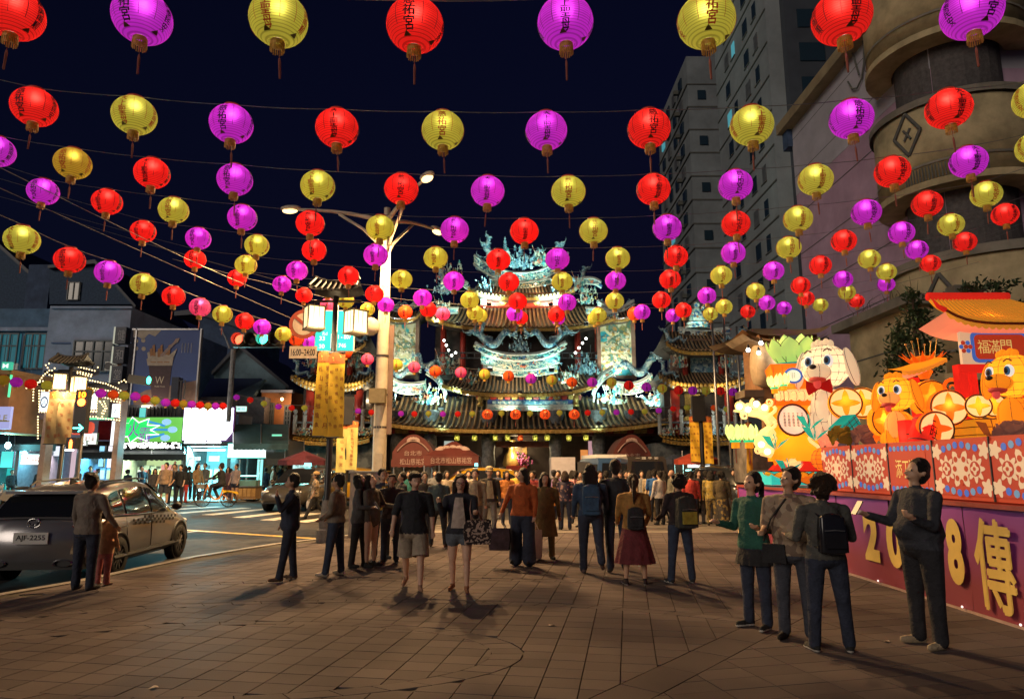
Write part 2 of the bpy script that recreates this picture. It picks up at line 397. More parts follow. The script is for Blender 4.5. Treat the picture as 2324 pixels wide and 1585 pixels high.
# ------------------------------------------------------------------ paper lanterns on wires
LC = {'R': (.92,.022,.014), 'P': (.62,.035,.70), 'Y': (.52,.49,.065), 'K': (.80,.10,.26), 'O': (.95,.12,.015), 'A': (.50,.34,.03)}
LN = {'R':'red','P':'purple','Y':'yellow','K':'pink','O':'orange','A':'amber'}
def paper(k):
    if 'paper_'+k in MATS: return MATS['paper_'+k]
    c = LC[k]; m = bpy.data.materials.new('lantern_paper_'+LN[k]); m.use_nodes = True; MATS['paper_'+k] = m
    n = m.node_tree; n.nodes.remove(n.nodes['Principled BSDF']); out = n.nodes['Material Output']
    tr = n.nodes.new('ShaderNodeBsdfTranslucent'); di = n.nodes.new('ShaderNodeBsdfDiffuse'); em = n.nodes.new('ShaderNodeEmission')
    cc = tuple(min(.95, v*1.1+.012) for v in c)
    tr.inputs[0].default_value = (*cc,1); di.inputs[0].default_value = (*cc,1); em.inputs[0].default_value = (*c,1); em.inputs[1].default_value = .12
    rf = n.nodes.new('ShaderNodeBsdfRefraction'); rf.inputs['Roughness'].default_value = .85; rf.inputs['IOR'].default_value = 1.28
    # the wire hoops in the paper show as fine darker rings
    tc_ = n.nodes.new('ShaderNodeTexCoord'); sx_ = n.nodes.new('ShaderNodeSeparateXYZ'); n.links.new(tc_.outputs['Object'], sx_.inputs[0])
    m1 = n.nodes.new('ShaderNodeMath'); m1.operation = 'MULTIPLY'; m1.inputs[1].default_value = 2*PI/.0185; n.links.new(sx_.outputs[2], m1.inputs[0])
    m2 = n.nodes.new('ShaderNodeMath'); m2.operation = 'SINE'; n.links.new(m1.outputs[0], m2.inputs[0])
    m3 = n.nodes.new('ShaderNodeMapRange'); m3.inputs[1].default_value = -1.0; m3.inputs[2].default_value = -.1; m3.inputs[3].default_value = .60; m3.inputs[4].default_value = 1.0; n.links.new(m2.outputs[0], m3.inputs[0])
    vm = n.nodes.new('ShaderNodeVectorMath'); vm.operation = 'SCALE'; vm.inputs[0].default_value = cc; n.links.new(m3.outputs[0], vm.inputs['Scale'])
    for q in (tr, di, rf, em): n.links.new(vm.outputs[0], q.inputs[0])
    m0 = n.nodes.new('ShaderNodeMixShader'); m0.inputs[0].default_value = .36; n.links.new(tr.outputs[0], m0.inputs[1]); n.links.new(rf.outputs[0], m0.inputs[2])
    mx = n.nodes.new('ShaderNodeMixShader'); mx.inputs[0].default_value = .6; ad = n.nodes.new('ShaderNodeAddShader')
    n.links.new(di.outputs[0], mx.inputs[1]); n.links.new(m0.outputs[0], mx.inputs[2]); n.links.new(mx.outputs[0], ad.inputs[0]); n.links.new(em.outputs[0], ad.inputs[1]); n.links.new(ad.outputs[0], out.inputs[0])
    m.cycles.emission_sampling = 'NONE'; return m
inkd = mat('lantern_ink_black', (.012,.006,.014), .7, noise=0); inkr = mat('lantern_ink_red', (.30,.035,.008), .7, noise=0, emit=(.25,.03,.004), es=.35, sample=False)
goldf = mat('gold_fringe', (.52,.28,.04), .55, noise=.3, scale=60, emit=(.5,.2,.02), es=.05, sample=False)
capr = mat('lantern_cap_red', (.45,.04,.02), .5, noise=.1, emit=(.5,.06,.02), es=.12, sample=False)
tassel_m = mat('tassel_red', (.35,.10,.07), .8, noise=.2)
wirem = mat('lantern_wire', (.15,.145,.155), .5, noise=.1)
RX, RZ = .225, .198
def shell_mesh(ribs):
    prof = []; k = 44 if ribs else 16; a0 = .34
    for i in range(k+1):
        t = -PI/2 + a0 + (PI-2*a0)*i/k
        w = 1.0 + (.016 if (ribs and i % 2) else 0)
        prof.append((RX*math.cos(t)*w, RZ*1.04*math.sin(t)))
    return MB().lathe(prof, 28 if ribs else 16)
def on_ball(az, z, off=.004):
    r = RX*math.sqrt(max(.02, 1-(z/(RZ*1.04))**2)) + off + .002
    return (r*math.sin(az), -r*math.cos(az), z)
def writing_mesh(front, side, name, m):
    mb = MB()
    for txt, az0, hh in ((front,0,.31 if len(front)>3 else .27),(side,PI/2,.25),(front,PI,.31),(side,-PI/2,.25)):
        ch = hh/len(txt)
        for i, c in enumerate(txt):
            vs, fs, (w, h) = glyphs(c, .03); zc = hh/2 - .012 - ch*(i+.5)
            for dx_, of in ((-.028,.004),(.028,.0046),(0,.0052)): mb.add([on_ball(az0 + (a+dx_)*ch*1.12/RX, zc + (b+dx_*.4)*ch*1.06, of) for a, b in vs], fs)
        for s in (-1, 1):                                      # seam lines either side of the column
            zz = [-.10+.24*i/8 for i in range(9)]; az = az0 + s*.50
            vs = [];
            for z in zz:
                e = .010 if z < .1 else .006; vs += [on_ball(az-e, z, .002), on_ball(az+e, z, .002)]
            mb.add(vs, [(2*i,2*i+1,2*i+3,2*i+2) for i in range(8)])
    if front.startswith('慈'):
        for j, c in enumerate('山松'):
            vs, fs, _ = glyphs(c, .02); mb.add([on_ball((j-.5)*.26 + a*.042/RX, .152 + b*.036) for a, b in vs], fs)
    return mb.mesh(name, m)
LM = {}
for k in LC:
    LM['shell', k] = shell_mesh(True).mesh('lantern_shell', paper(k), True)
    LM['far', k] = shell_mesh(False).mesh('lantern_shell', paper(k), True)
    ink = inkr if k in 'YA' else inkd
    LM['wA', k] = writing_mesh('慈祐宮', '國泰民安', 'lantern_writing', ink)
    LM['wB', k] = writing_mesh('天上聖母', '風調雨順', 'lantern_writing', ink)
LM['cap'] = MB().lathe([(.0,.212),(.088,.212),(.092,.200),(.092,.184),(.075,.180)], 14).mesh('top_ring', capr)
fr = MB()
fr.lathe([(.050,-.182),(.056,-.190),(.056,-.226),(.053,-.230)], 14)
for j in range(22):
    a = 2*PI*j/22; fr.box((.0555*math.cos(a), .0555*math.sin(a), -.250+random.uniform(-.007,.007)), (.004,.0085,.05), a)
LM['fringe'] = fr.mesh('fringe', goldf)
tri = MB()
for e in (.008,.012): tri.add([on_ball(-.22,-.172,e), on_ball(.22,-.172,e), on_ball(.08,-.158,e), on_ball(0,-.148,e), on_ball(-.08,-.158,e)], [(0,1,2,3,4)])
LM['petal'] = tri.mesh('petal', mat('lantern_petal', (.14,.08,.015), .7, noise=.2))
ts = MB(); ts.tube([(0,0,-.22),(0,0,-.33)], .003, 4); ts.tube([(0,0,-.33),(.001,0,-.36),(0,0,-.50)], [.007,.011,.008], 6)
LM['tassel'] = ts.mesh('tassel', tassel_m)
def PD(px, py, d):
    dx, dy, dz = ray(px, py); return Vector((dx*d, dy*d, CH + dz*d))
bulbs = 0
def lantern(px, py, k, loc, dia, lab, grp, i, full=True, bulb=True, tas=True):
    sc = dia/.45
    t = thing('paper_lantern', lab, 'lantern', loc, random.uniform(-.14,.14), grp, sc)
    t.rotation_euler[0] = random.uniform(-.03,.03); t.rotation_euler[1] = random.uniform(-.03,.03)
    obj('shell', LM['shell' if full else 'far', k], t); obj('top_ring', LM['cap'], t); obj('fringe', LM['fringe'], t)
    if full:
        if bulb:
            for j in (-.1,.9): obj('petal', LM['petal'], t, rot=(0,0,j*PI/2))
        obj('writing', LM['wA' if i % 2 else 'wB', k], t)
    if tas: obj('tassel', LM['tassel'], t, rot=(random.uniform(-.05,.05), random.uniform(-.05,.05), 0))
    if bulb:
        key = 'bulb_light'
        if key not in LM:
            l = bpy.data.lights.new('bulb', 'POINT'); l.energy = 1.9; l.color = (1,.92,.85); l.shadow_soft_size = .03; LM[key] = l
        obj('bulb', LM[key], t, (0,0,.10))
    return t
def wire(pts, lab, r=.0045):
    tag(MB().tube(pts, r, 5).build('lantern_wire', wirem), lab, 'wire', 'wires that carry the lanterns')
def sagged(pts, dz=.03):
    """wire through points with a slight sag between them"""
    out = []
    for a, c in zip(pts, pts[1:]):
        for i in range(4):
            t = i/4; p = a.lerp(c, t); p.z -= dz*4*t*(1-t)*.5; out.append(p)
    return out + [pts[-1]]
ROWS = [
 (4.97, 'nearest', [(30,30,'R'),(323,40,'P'),(632,45,'Y'),(942,58,'R'),(1283,52,'P'),(1603,48,'Y'),(1910,40,'R'),(2205,28,'P')]),
 (6.90, 'second nearest', [(78,243,'R'),(305,262,'Y'),(525,281,'P'),(765,291,'R'),(1005,296,'Y'),(1240,297,'P'),(1473,292,'R'),(1706,285,'Y'),(1932,270,'P'),(2153,247,'R'),(2352,225,'Y')]),
 (8.68, 'third nearest', [(-8,343,'P'),(165,371,'A'),(345,393,'R'),(533,408,'P'),(721,422,'Y'),(911,429,'R'),(1107,434,'P'),(1290,435,'Y'),(1483,430,'R'),(1669,420,'P'),(1851,408,'Y'),(2025,390,'R'),(2198,367,'P'),(2348,335,'Y')]),
 (10.5, 'fourth nearest', [(98,435,'P'),(243,458,'R'),(394,477,'Y'),(550,494,'P'),(704,507,'R'),(863,517,'Y'),(1032,522,'P'),(1190,525,'R'),(1347,524,'Y'),(1514,517,'P'),(1670,508,'R'),(1811,497,'Y'),(1966,482,'P'),(2104,463,'R'),(2238,441,'Y')]),
 (12.4, 'fifth nearest', [(325,525,'R'),(450,541,'P'),(583,557,'Y'),(713,568,'R'),(853,579,'P'),(989,585,'Y'),(1131,590,'R'),(1265,588,'P'),(1402,586,'Y'),(1534,582,'R'),(1664,574,'P'),(1790,562,'Y'),(1915,547,'R'),(2046,528,'P'),(2158,510,'Y'),(2281,487,'R')]),
 (14.3, 'sixth nearest', [(443,588,'R'),(558,601,'Y'),(674,614,'P'),(791,626,'R'),(912,634,'Y'),(1030,638,'P'),(1155,640,'R'),(1276,639,'Y'),(1397,637,'P'),(1521,634,'R'),(1637,625,'Y'),(1755,615,'P'),(1862,602,'R'),(1973,588,'Y'),(2081,567,'P'),(2190,549,'R')]),
 (16.3, 'seventh nearest', [(538,631,'R'),(640,645,'P'),(744,656,'Y'),(850,667,'R'),(959,676,'P'),(1066,681,'Y'),(1175,684,'R'),(1287,686,'P'),(1395,683,'Y'),(1501,681,'R'),(1604,671,'P'),(1715,661,'Y'),(1817,648,'R'),(1913,634,'P'),(2012,617,'Y'),(2112,598,'R')]),
 (18.2, 'eighth nearest', [(690,670,'R'),(785,682,'Y'),(876,692,'P'),(972,702,'R'),(1078,710,'Y'),(1168,712,'P'),(1263,714,'R'),(1358,715,'Y'),(1457,708,'P'),(1551,704,'R'),(1643,696,'Y'),(1740,687,'P'),(1829,677,'R'),(1922,663,'Y'),(2011,645,'P')]),
 (20.6, 'ninth nearest', [(744,692,'K'),(834,702,'Y'),(920,708,'O'),(1005,712,'K'),(1090,716,'Y'),(1182,721,'R'),(1266,722,'P'),(1350,722,'Y'),(1440,712,'O'),(1527,716,'P'),(1612,712,'Y'),(1697,707,'R'),(1779,699,'P'),(1862,692,'Y'),(1944,683,'R')]),
]
for ri, (Y, nm, L) in enumerate(ROWS):
    pts = []
    for i, (px, py, k) in enumerate(L):
        p = P(px, py, Y); lantern(px, py, k, p, .45*random.uniform(.985,1.015), f'{LN[k]} round paper lantern, {ordw(i)} from the left on the {nm} wire', 'lanterns on the wires over the plaza', i + (ri % 2), True, True, True)
        pts.append(p + Vector((0,0,.225)))
    a = pts[0] + (pts[0]-pts[1])*4; a.z += .7; z = pts[-1] + (pts[-1]-pts[-2])*3.5; z.z += .6
    wire(sagged([a]+pts+[z]), f'thin wire carrying the {nm} row of lanterns over the plaza')
# string running back along the left street edge
L = [(50,544,71,'Y'),(158,590,63,'R'),(247,618,58,'P'),(325,645,54,'Y'),(394,672,49,'R'),(454,697,46,'K'),(505,713,43,'Y'),(555,729,40.5,'R'),(595,742,38.5,'P'),(643,758,36,'Y'),(673,769,34,'O'),(702,775,32,'P')]
pts = []
for i, (px, py, d, k) in enumerate(L):
    p = PD(px, py, .45*F/d); lantern(px, py, k, p, .45, f'{LN[k]} paper lantern, {ordw(i)} from the left on the street-side slanting wire', 'lanterns on the slanting street-side wire', i, True, True, d > 30); pts.append(p+Vector((0,0,.22)))
wire(sagged([pts[0]+(pts[0]-pts[1])*1.6]+pts), 'thin wire slanting down over the street edge with lanterns')
a = PD(-60,400,9); z = PD(690,735,23); wire([a.lerp(z,i/8) for i in range(9)], 'bare cable above the slanting street-side lantern wire', .005)
a = PD(0,380,9); z = PD(730,710,22); wire([a.lerp(z,i/8)-Vector((0,0,.5*math.sin(PI*i/8)*.3)) for i in range(9)], 'twisted bare cable crossing under the third row of lanterns', .006)
L = [(786,799,28,'O'),(834,815,28,'K'),(900,827,27.5,'Y'),(940,833,27.5,'K'),(988,842,27,'O'),(1046,845,26.5,'K'),(1100,849,26,'Y'),(1154,853,25.5,'O'),(1205,859,25,'P'),(1252,862,24.5,'Y'),(1298,867,24,'O'),(1344,867,23.5,'P'),(1388,867,23,'Y'),(1427,874,22.5,'R'),(1467,878,22,'P'),(1503,881,22,'Y'),(1540,885,21.5,'R'),(1572,886,21,'P'),(1602,886,20.5,'Y'),(1635,887,20,'R'),(1663,889,20,'P'),(1692,891,19.5,'Y'),(1718,893,19,'R')]
pts = []
for i, (px, py, d, k) in enumerate(L):
    p = PD(px, py, .45*F/d); lantern(px, py, k, p, .45, f'{LN[k]} paper lantern, {ordw(i)} from the left on the long low temple-side wire', 'lanterns on the long low wire before the temple', i, True, False, False); pts.append(p+Vector((0,0,.22)))
wire(sagged(pts, .1), 'long low wire of small lanterns slanting before the temple')
# small string in front of the shops
L = [(8,862,'A'),(37,867,'P'),(70,871,'R'),(107,874,'Y'),(141,878,'P'),(167,882,'O'),(200,889,'A'),(229,892,'P'),(257,895,'O'),(282,897,'Y'),(307,899,'P'),(330,905,'R'),(352,908,'Y'),(376,913,'P'),(398,914,'R'),(416,916,'A'),(435,917,'P'),(454,919,'R'),(472,921,'A'),(489,921,'P'),(506,921,'R')]
pts = []
for i, (px, py, k) in enumerate(L):
    D = 27 + .12*i; d = 25.5 - .42*i
    p = PD(px, py, D); lantern(px, py, k, p, d*D/F, f'small {LN[k]} lantern, {ordw(i)} from the left on the shop-front wire', 'small lanterns before the shops', i, False, False, False); pts.append(p+Vector((0,0,.2)))
wire(sagged(pts), 'wire with a row of small lanterns before the shops')
L = [(537,901,'P'),(568,907,'R'),(599,915,'Y'),(632,922,'P'),(662,925,'R'),(691,925,'Y'),(720,930,'P'),(813,932,'P'),(843,935,'R'),(910,938,'P'),(940.5,938.6,'R'),(972.5,938,'Y'),(1005,939,'P'),(1039,939,'R'),(1072,938,'Y'),(1138,937,'Y'),(1203,937,'Y'),(1270,936,'Y'),(1334,936,'R'),(1367,935,'Y'),(1399,935,'P'),(1432,934,'R'),(1463,933,'Y'),(1495,931,'P'),(1528,927,'R'),(1559,924,'Y'),(1591,921,'P'),(1620,925,'O'),(1649,928,'Y')]
pts = []
for i, (px, py, k) in enumerate(L):
    Y = 33.5; p = P(px, py, Y); lantern(px, py, k, p, 14*MP(px,py,Y), f'tiny {LN[k]} lantern, {ordw(i)} from the left on the wire along the temple eave', 'tiny lanterns along the temple eave', i, False, False, False); pts.append(p+Vector((0,0,.15)))
wire(sagged(pts,.05), 'wire with a row of tiny lanterns along the temple eave', .01)
# four larger orange lanterns with one character each
for px, c, nm in ((1106,'禧','leftmost'),(1170,'新','second'),(1237,'賀','third'),(1303,'恭','rightmost')):
    p = P(px, 940, 33.2); sc = 25*MP(px,940,33.2)/.45
    t = thing('greeting_lantern', f'larger orange lantern, {nm} of the four lettered ones at the eave', 'lantern', p, 0, 'lettered orange lanterns', sc)
    obj('shell', LM['far','O'], t); obj('top_ring', LM['cap'], t)
    vs, fs, _ = glyphs(c, .03); MB().add([on_ball(a*.26/RX, b*.26, .008) for a, b in vs], fs).build('character', inkd, t)
    obj('bulb', LM['bulb_light'], t, (0,-.05,.085))
    obj('tassel', LM['tassel'], t)
# ------------------------------------------------------------------ street lamp with three heads
SOD = (1.0,.60,.26)
polem = mat('cream_pole_paint', (.52,.46,.36), .5, noise=.18, scale=3)
steel = mat('steel', (.35,.35,.36), .35, .8, noise=.15)
black = mat('black_paint', (.02,.02,.022), .4, noise=.1)
dark = mat('dark_metal', (.06,.06,.065), .45, .3, noise=.15)
white = mat('white_paint', (.75,.75,.72), .5, noise=.08)
LPY = 20.0; lp = P(866, 880, LPY); lp.z = 0
t = thing('street_lamp', 'tall cream street lamp pole with three curved arms and lit sodium heads', 'street lamp', lp)
TOPZ = P(868, 492, LPY).z
MB().tube([(0,0,-.1),(0,0,.02),(0,0,TOPZ*.55),(0,0,TOPZ)], [.22,.21,.185,.12], 16).build('pole', polem, t, True)
MB().tube([(0,0,TOPZ-.1),(0,0,TOPZ+.28)], .10, 12).build('top_cap', polem, t)
lens = glow('sodium_lens', (1.0,.66,.28), 3.0)
for i, (hx, hy, Y) in enumerate(((672,475,20.4),(962,408,18.1),(985,520,22.3))):
    h = P(hx, hy, Y) - lp; base = Vector((0,0,TOPZ-.15)); d = h - base; dd = Vector((d.x,d.y,0)).normalized()
    pts = [base.lerp(h, s) + Vector((0,0,.10*math.sin(PI*s))) for s in (0,.2,.4,.6,.8,1)]
    arm = MB().tube(pts, [.075,.065,.058,.05,.045,.04], 10).build('arm', polem, t, True)
    pts = [Vector((0,0,TOPZ-1.15)) + dd*.1, Vector((0,0,TOPZ-.75))+dd*.35, Vector((0,0,TOPZ-.35))+dd*.75, base.lerp(h,.52)+Vector((0,0,.03))]
    MB().tube(pts, .045, 8).build('brace', polem, arm, True)
    hd = MB(); rot = Matrix.Rotation(math.atan2(dd.y, dd.x), 3, 'Z')
    hd.ball(h + dd*.18 + Vector((0,0,.05)), (.34,.15,.09), 14, 8, rot=rot); ho = hd.build('lamp_head', polem, t, True)
    MB().ball(h + dd*.2 + Vector((0,0,-.035)), (.25,.125,.085), 14, 8, rot=rot).build('lens', lens, ho, True)
    light('sodium_light', t, h + dd*.2 + Vector((0,0,-.2)), LAMP_W, SOD, 'SPOT', .12, (0,0,-1), 156, .35)
for z in (2.75, 3.7, 4.85, 6.3): MB().lathe([(.2,z-.03),(.2,z+.03)], 14, cap=True).build('strap', dark, t)
MB().box((-.05,-.28,P(846,900,LPY).z), (.46,.3,.42)).build('control_box', mat('box_olive', (.22,.18,.1), .6), t)
MB().bbox((.19,-.06,P(880,985,LPY).z), (.33,.0,P(880,738,LPY).z)).build('side_panel', mat('panel_brown', (.2,.13,.1), .6), t)
MB().box((.05,-.33,P(897,1085,LPY).z), (.22,.16,1.4)).build('pole_box', polem, t)
# mast arm, traffic signal and signs hang from the lamp pole
az = P(830,745,LPY).z
mast = tag(MB().tube([lp+Vector((0,0,az)), P(780,748,LPY), P(640,760,LPY), P(528,768,LPY)], [.09,.085,.07,.05], 10).build('mast_arm', polem, None, True), 'horizontal cream mast arm reaching left from the street lamp pole', 'mast')
MB().ball(P(842,742,LPY)-Vector((0,.1,0)), (.28,.2,.28), 14, 8).build('flange', polem, mast, True)
def lampdisc(mb, c, r, d=(0,-1,0)): mb.lathe([(0,.0),(r*.7,-.03),(r,0)], 14, c, axis='Y')
sg = thing('traffic_signal', 'horizontal traffic signal over the street with red and green lit', 'traffic signal', P(588,772,LPY-.25))
MB().box((0,0,0), (1.5,.16,.42)).build('housing', black, sg)
mb = MB()
for x, k in ((-.52,'red'),(-.16,None),(.2,'green'),(.54,None)):
    m_ = glow('signal_red',(1,.05,.02),9) if k == 'red' else glow('signal_green',(.05,1,.65),7) if k == 'green' else black
    l_ = MB().ball((x,-.09,0), (.15,.05,.15), 14, 8).build('lens', m_, sg, True)
    v = MB(); v.tube([(x,-.08,0),(x,-.34,0)], .175, 14, cap=False); v.build('visor', dark, l_)
ss = thing('street_name_sign', 'lit turquoise street name and number sign on the mast arm', 'sign', P(760,750,LPY-.15))
w, h = 85*MP(760,750,LPY), 90*MP(760,750,LPY)
MB().box((0,0,0), (w,.06,h)).build('board', glow('sign_turquoise',(.02,.75,.72),.85), ss)
MB().box((0,.02,0), (w+.06,.04,h+.06)).build('frame', white, ss)
mb = MB(); y_ = -.036
put_text(mb,'河',(.42*w,y_,.36*h),.16,.2,bold=.02); put_text(mb,'路',(.40*w,y_,.1*h),.16,.2,bold=.02); put_text(mb,'八',(-.3*w,y_,.1*h),.14,.16,bold=.02); put_text(mb,'Rd',(-.25*w,y_,-.08*h),.14,.1)
put_text(mb,'33',(-.32*w,y_,-.2*h),.17,.13,bold=.02); put_text(mb,'30',(-.32*w,y_,-.4*h),.17,.13,bold=.02); put_text(mb,'761 - 807',(.2*w,y_,-.16*h),.55,.13,bold=.02); put_text(mb,'746',(.22*w,y_,-.38*h),.22,.13,bold=.02)
mb.bbox((-.1,y_-.001,-.45*h),(-.085,y_,-.08*h)); mb.build('lettering', glow('sign_white',(.9,1,1),.9), ss)
ns = thing('no_parking_sign', 'round red-rimmed prohibition sign above the hours plate', 'sign', P(690,735,LPY-.3))
MB().lathe([(0,-.01),(.44,-.01),(.44,.02),(0,.02)], 28, axis='Y').build('rim', mat('sign_red', (.30,.06,.03), .5), ns)
MB().lathe([(0,-.016),(.33,-.016),(.33,-.012)], 28, axis='Y').build('face', mat('sign_cream', (.5,.42,.33), .5), ns)
MB().box((0,-.022,0), (.66,.008,.09), ry=R(40)).build('slash', mat('sign_red'), ns)
hp = thing('hours_plate', 'white plate reading 16:00~24:00 under the round sign', 'sign', P(688,799,LPY-.3))
MB().box((0,0,0), (.80,.03,.36)).build('plate', mat('sign_cream'), hp); text_obj('lettering','16:00~24:00',(0,-.018,0),.7,.2,black,hp,bold=.015)
# ------------------------------------------------------------------ lantern posts (black pole, two paper lamp boxes, tiled cap)
lampbox = glow('lamp_box_paper', (1,.80,.42), 1.9); lbf = mat('lamp_frame', (.05,.035,.02), .5)
def lantern_post(loc, H, lab, dx=.5):
    t = thing('lantern_post', lab, 'lamp post', loc, 0, 'lantern posts on the street')
    MB().tube([(0,0,-.2),(0,0,.9),(0,0,1.0),(0,0,H)], [.11,.10,.075,.065], 12).build('pole', black, t, True)
    MB().lathe([(.2,-.2),(.2,.25),(.15,.3),(.17,.5),(.12,.62),(.1,.9)], 14).build('base', mat('stone_base', (.22,.2,.18), .7, noise=.3, scale=12, bump=.4), t)
    rf = MB()
    for s in (-1,1):
        rf.grid(lambda u,v: ((u-.5)*1.2*(1-.15*v), s*(.02+.34*(1-v)) , H+.05+.26*v**1.6+.10*abs(2*u-1)**3), 10, 4)
    ro = rf.build('roof', dark, t)
    for i in range(9): MB().tube([((i/8-.5)*1.06,-.36,H+.08+.10*abs(2*i/8-1)**3),((i/8-.5)*.95,-.03,H+.33+.10*abs(2*i/8-1)**3)], .03, 6).build('tile_roll', dark, ro)
    MB().tube([((u-.5)*1.06,0,H+.34+.12*abs(2*u-1)**3) for u in [i/8 for i in range(9)]], .05, 8).build('ridge', dark, ro)
    MB().tube([(-dx-.1,0,H-.12),(dx+.1,0,H-.12)], .03, 8).build('crossbar', black, t)
    for s in (-1,1):
        zc = H-.52 - (0.10 if s > 0 else 0)
        bx = obj('lamp_box', None, t, (s*dx,-.02,zc), (0,0,R(40+8*s)))
        MB().box((0,0,0), (.36,.36,.5)).build('paper', lampbox, bx)
        fr = MB()
        for a in (-1,1):
            for b_ in (-1,1): fr.box((a*.185,b_*.185,0), (.028,.028,.54))
        for z in (-.26,.26): fr.box((0,0,z), (.42,.42,.03))
        for a in (-1,1):
            for q in (-.06,.06): fr.box((a*.184,q,0),(.008,.008,.5)); fr.box((q,a*.184,0),(.008,.008,.5))
        fr.box((0,0,.33),(.02,.02,.12)); fr.build('frame', lbf, bx)
        light('lamp_light', bx, (0,-.42,-.40), 110, (1,.75,.4), 'POINT', .15)
    return t
b1 = G(738,1229); H1 = P(752,672,b1.y).z
lantern_post(b1, H1, 'black lantern post with two lit paper lamp boxes beside the plaza', .48)
q = P(134,1085,23.0); q.z = zroad(q.x,q.y); H2 = P(137,832,23.0).z
lantern_post(q, H2-q.z, 'lantern post with two glowing lamp boxes left of the light-bulb gate', .32)
ycl = mat('banner_yellow', (.72,.42,.03), .75, noise=.12, scale=4); ybr = mat('banner_header', (.5,.13,.03), .75); bink = mat('banner_ink', (.25,.05,.02), .8, noise=0)
gcl = mat('banner_pale_green', (.42,.38,.12), .75, noise=.1); bcl = mat('banner_brown', (.30,.20,.09), .75, noise=.12)  # pale green and brown banner cloth
def banner(px0, px1, py0, py1, Y, cl, txt, lab, tilt=0.0, grp='banners on poles', head=.13, yaw=0.0, emb=True):
    a = P(px0, py0, Y); c = P(px1, py1, Y); w = abs(c.x-a.x); h = a.z-c.z; ctr = (a+c)/2
    t = thing('banner', lab, 'banner', ctr, yaw, grp); t.rotation_euler[1] = tilt
    MB().grid(lambda u,v: ((u-.5)*w, .025*math.sin(u*5+v*9), (v-.5)*h), 8, 22).build('cloth', cl, t, True)
    MB().grid(lambda u,v: ((u-.5)*w, .025*math.sin(u*5+(1-head+head*v)*9)-.006, (.5-head+head*v)*h), 6, 4).build('header', ybr, t)
    for z in (.5,-.5): MB().tube([(-w*.53,0,z*h),(w*.53,0,z*h)], .02, 6).build('rod', dark, t)
    mb = MB(); n_ = len(txt[0]); ch = h*(.96-head)/max(n_,9)
    for k, col in enumerate(txt):
        cw_ = w/len(txt); x = -w/2 + cw_*(k+.5); sz = min(ch*.85, cw_*.72); st_ = h*(.90-head)/len(col)
        for i, c_ in enumerate(col):
            if c_ == ' ': continue
            vs, fs, _ = glyphs(c_, .02); zc = h*(.48-head) - st_*(i+.5)
            mb.add([(x+p*sz, .025*math.sin((x/w+.5)*5+(zc/h+.5)*9)-.008, zc+q_*sz) for p, q_ in vs], fs)
    struct(mb.build('writing', bink, t), 'stuff')
    if emb:
        e = MB(); cz = h*(.5-head*.45); s_ = w*.26
        for i in range(5):
            an = PI*(i+.0)/4; e.ball((s_*.75*math.cos(an), -.012, cz+s_*.7*math.sin(an)), (s_*.34,.006,s_*.34), 8, 4)
        e.bbox((-s_*.8,-.016,cz-s_*.75),(s_*.8,-.012,cz-s_*.5)); e.build('emblem', mat('emblem_gold', (.8,.5,.1), .6, noise=0), t)
    return t
banner(720,747,797,990,b1.y-.02,ycl,['松山迎媽祖慶典','媽祖文化節 八月'],'left yellow banner with red characters on the black lantern post',R(1.5))
banner(749,777,800,992,b1.y-.10,ycl,['松山慈祐宮','台北市媽祖文化節','迎媽祖祈安繞境'],'right yellow banner with three columns on the black lantern post',R(-1.0))
banner(112,134,888,1007,22.9,bcl,['松山迎媽祖','媽祖文化節'],'left dull banner on the lantern post by the light-bulb gate')
banner(136,159,890,1007,22.85,bcl,['國泰民安','松山慈祐宮'],'right dull banner on the lantern post by the light-bulb gate')
dp = thing('banner_pole', 'dark pole carrying pale green banners left of the temple', 'pole', (P(787,1000,27).x,27,zroad(0,27)))
MB().tube([(0,0,-.1),(0,0,P(787,905,27).z)], .09, 10).build('pole', black, dp); MB().box((.0,-.1,P(787,930,27).z),(.5,.2,1.1)).build('signal_back', black, dp)
banner(766,785,958,1072,26.9,gcl,['松山慈祐宮'],'plain pale banner on the dark pole left of the temple')
banner(789,809,955,1066,26.85,gcl,['松山媽祖聖誕嘉年華'],'pale banner reading down in red beside the cream lamp pole')
dp = thing('banner_pole', 'dark pole between two yellow banners right of the temple', 'pole', (P(1592,1000,27).x,27,zroad(0,27)))
MB().tube([(0,0,-.1),(0,0,P(1592,900,27).z)], .09, 10).build('pole', black, dp); MB().box((-.1,-.1,P(1592,925,27).z),(.5,.2,1.0)).build('signal_back', black, dp)
banner(1564,1590,944,1048,26.9,ycl,['松山慈祐宮','媽祖文化節','迎媽祖祈安'],'left yellow banner on the dark pole right of the temple')
banner(1595,1620,944,1052,26.85,ycl,['松山迎媽祖慶典','台北市文化節'],'right yellow banner on the dark pole right of the temple')
banner(1690,1712,958,1092,16.6,ycl,['松山慈祐宮'],'narrow yellow banner hanging behind the green lotus lanterns',R(1), emb=False)
for px, py0, nm in ((1630,690,'leftmost'),(1657,690,'middle'),(1686,740,'rightmost')):
    p = P(px,1000,25.5); zt = P(px-4,py0,25.5).z
    tag(MB().tube([(p.x,p.y,0),(p.x,p.y,zt*.5),(p.x,p.y,zt)], [.055,.05,.035], 10).build('flagpole', steel, None, True), f'{nm} of three bare steel flagpoles right of the temple', 'flagpole', 'bare flagpoles')
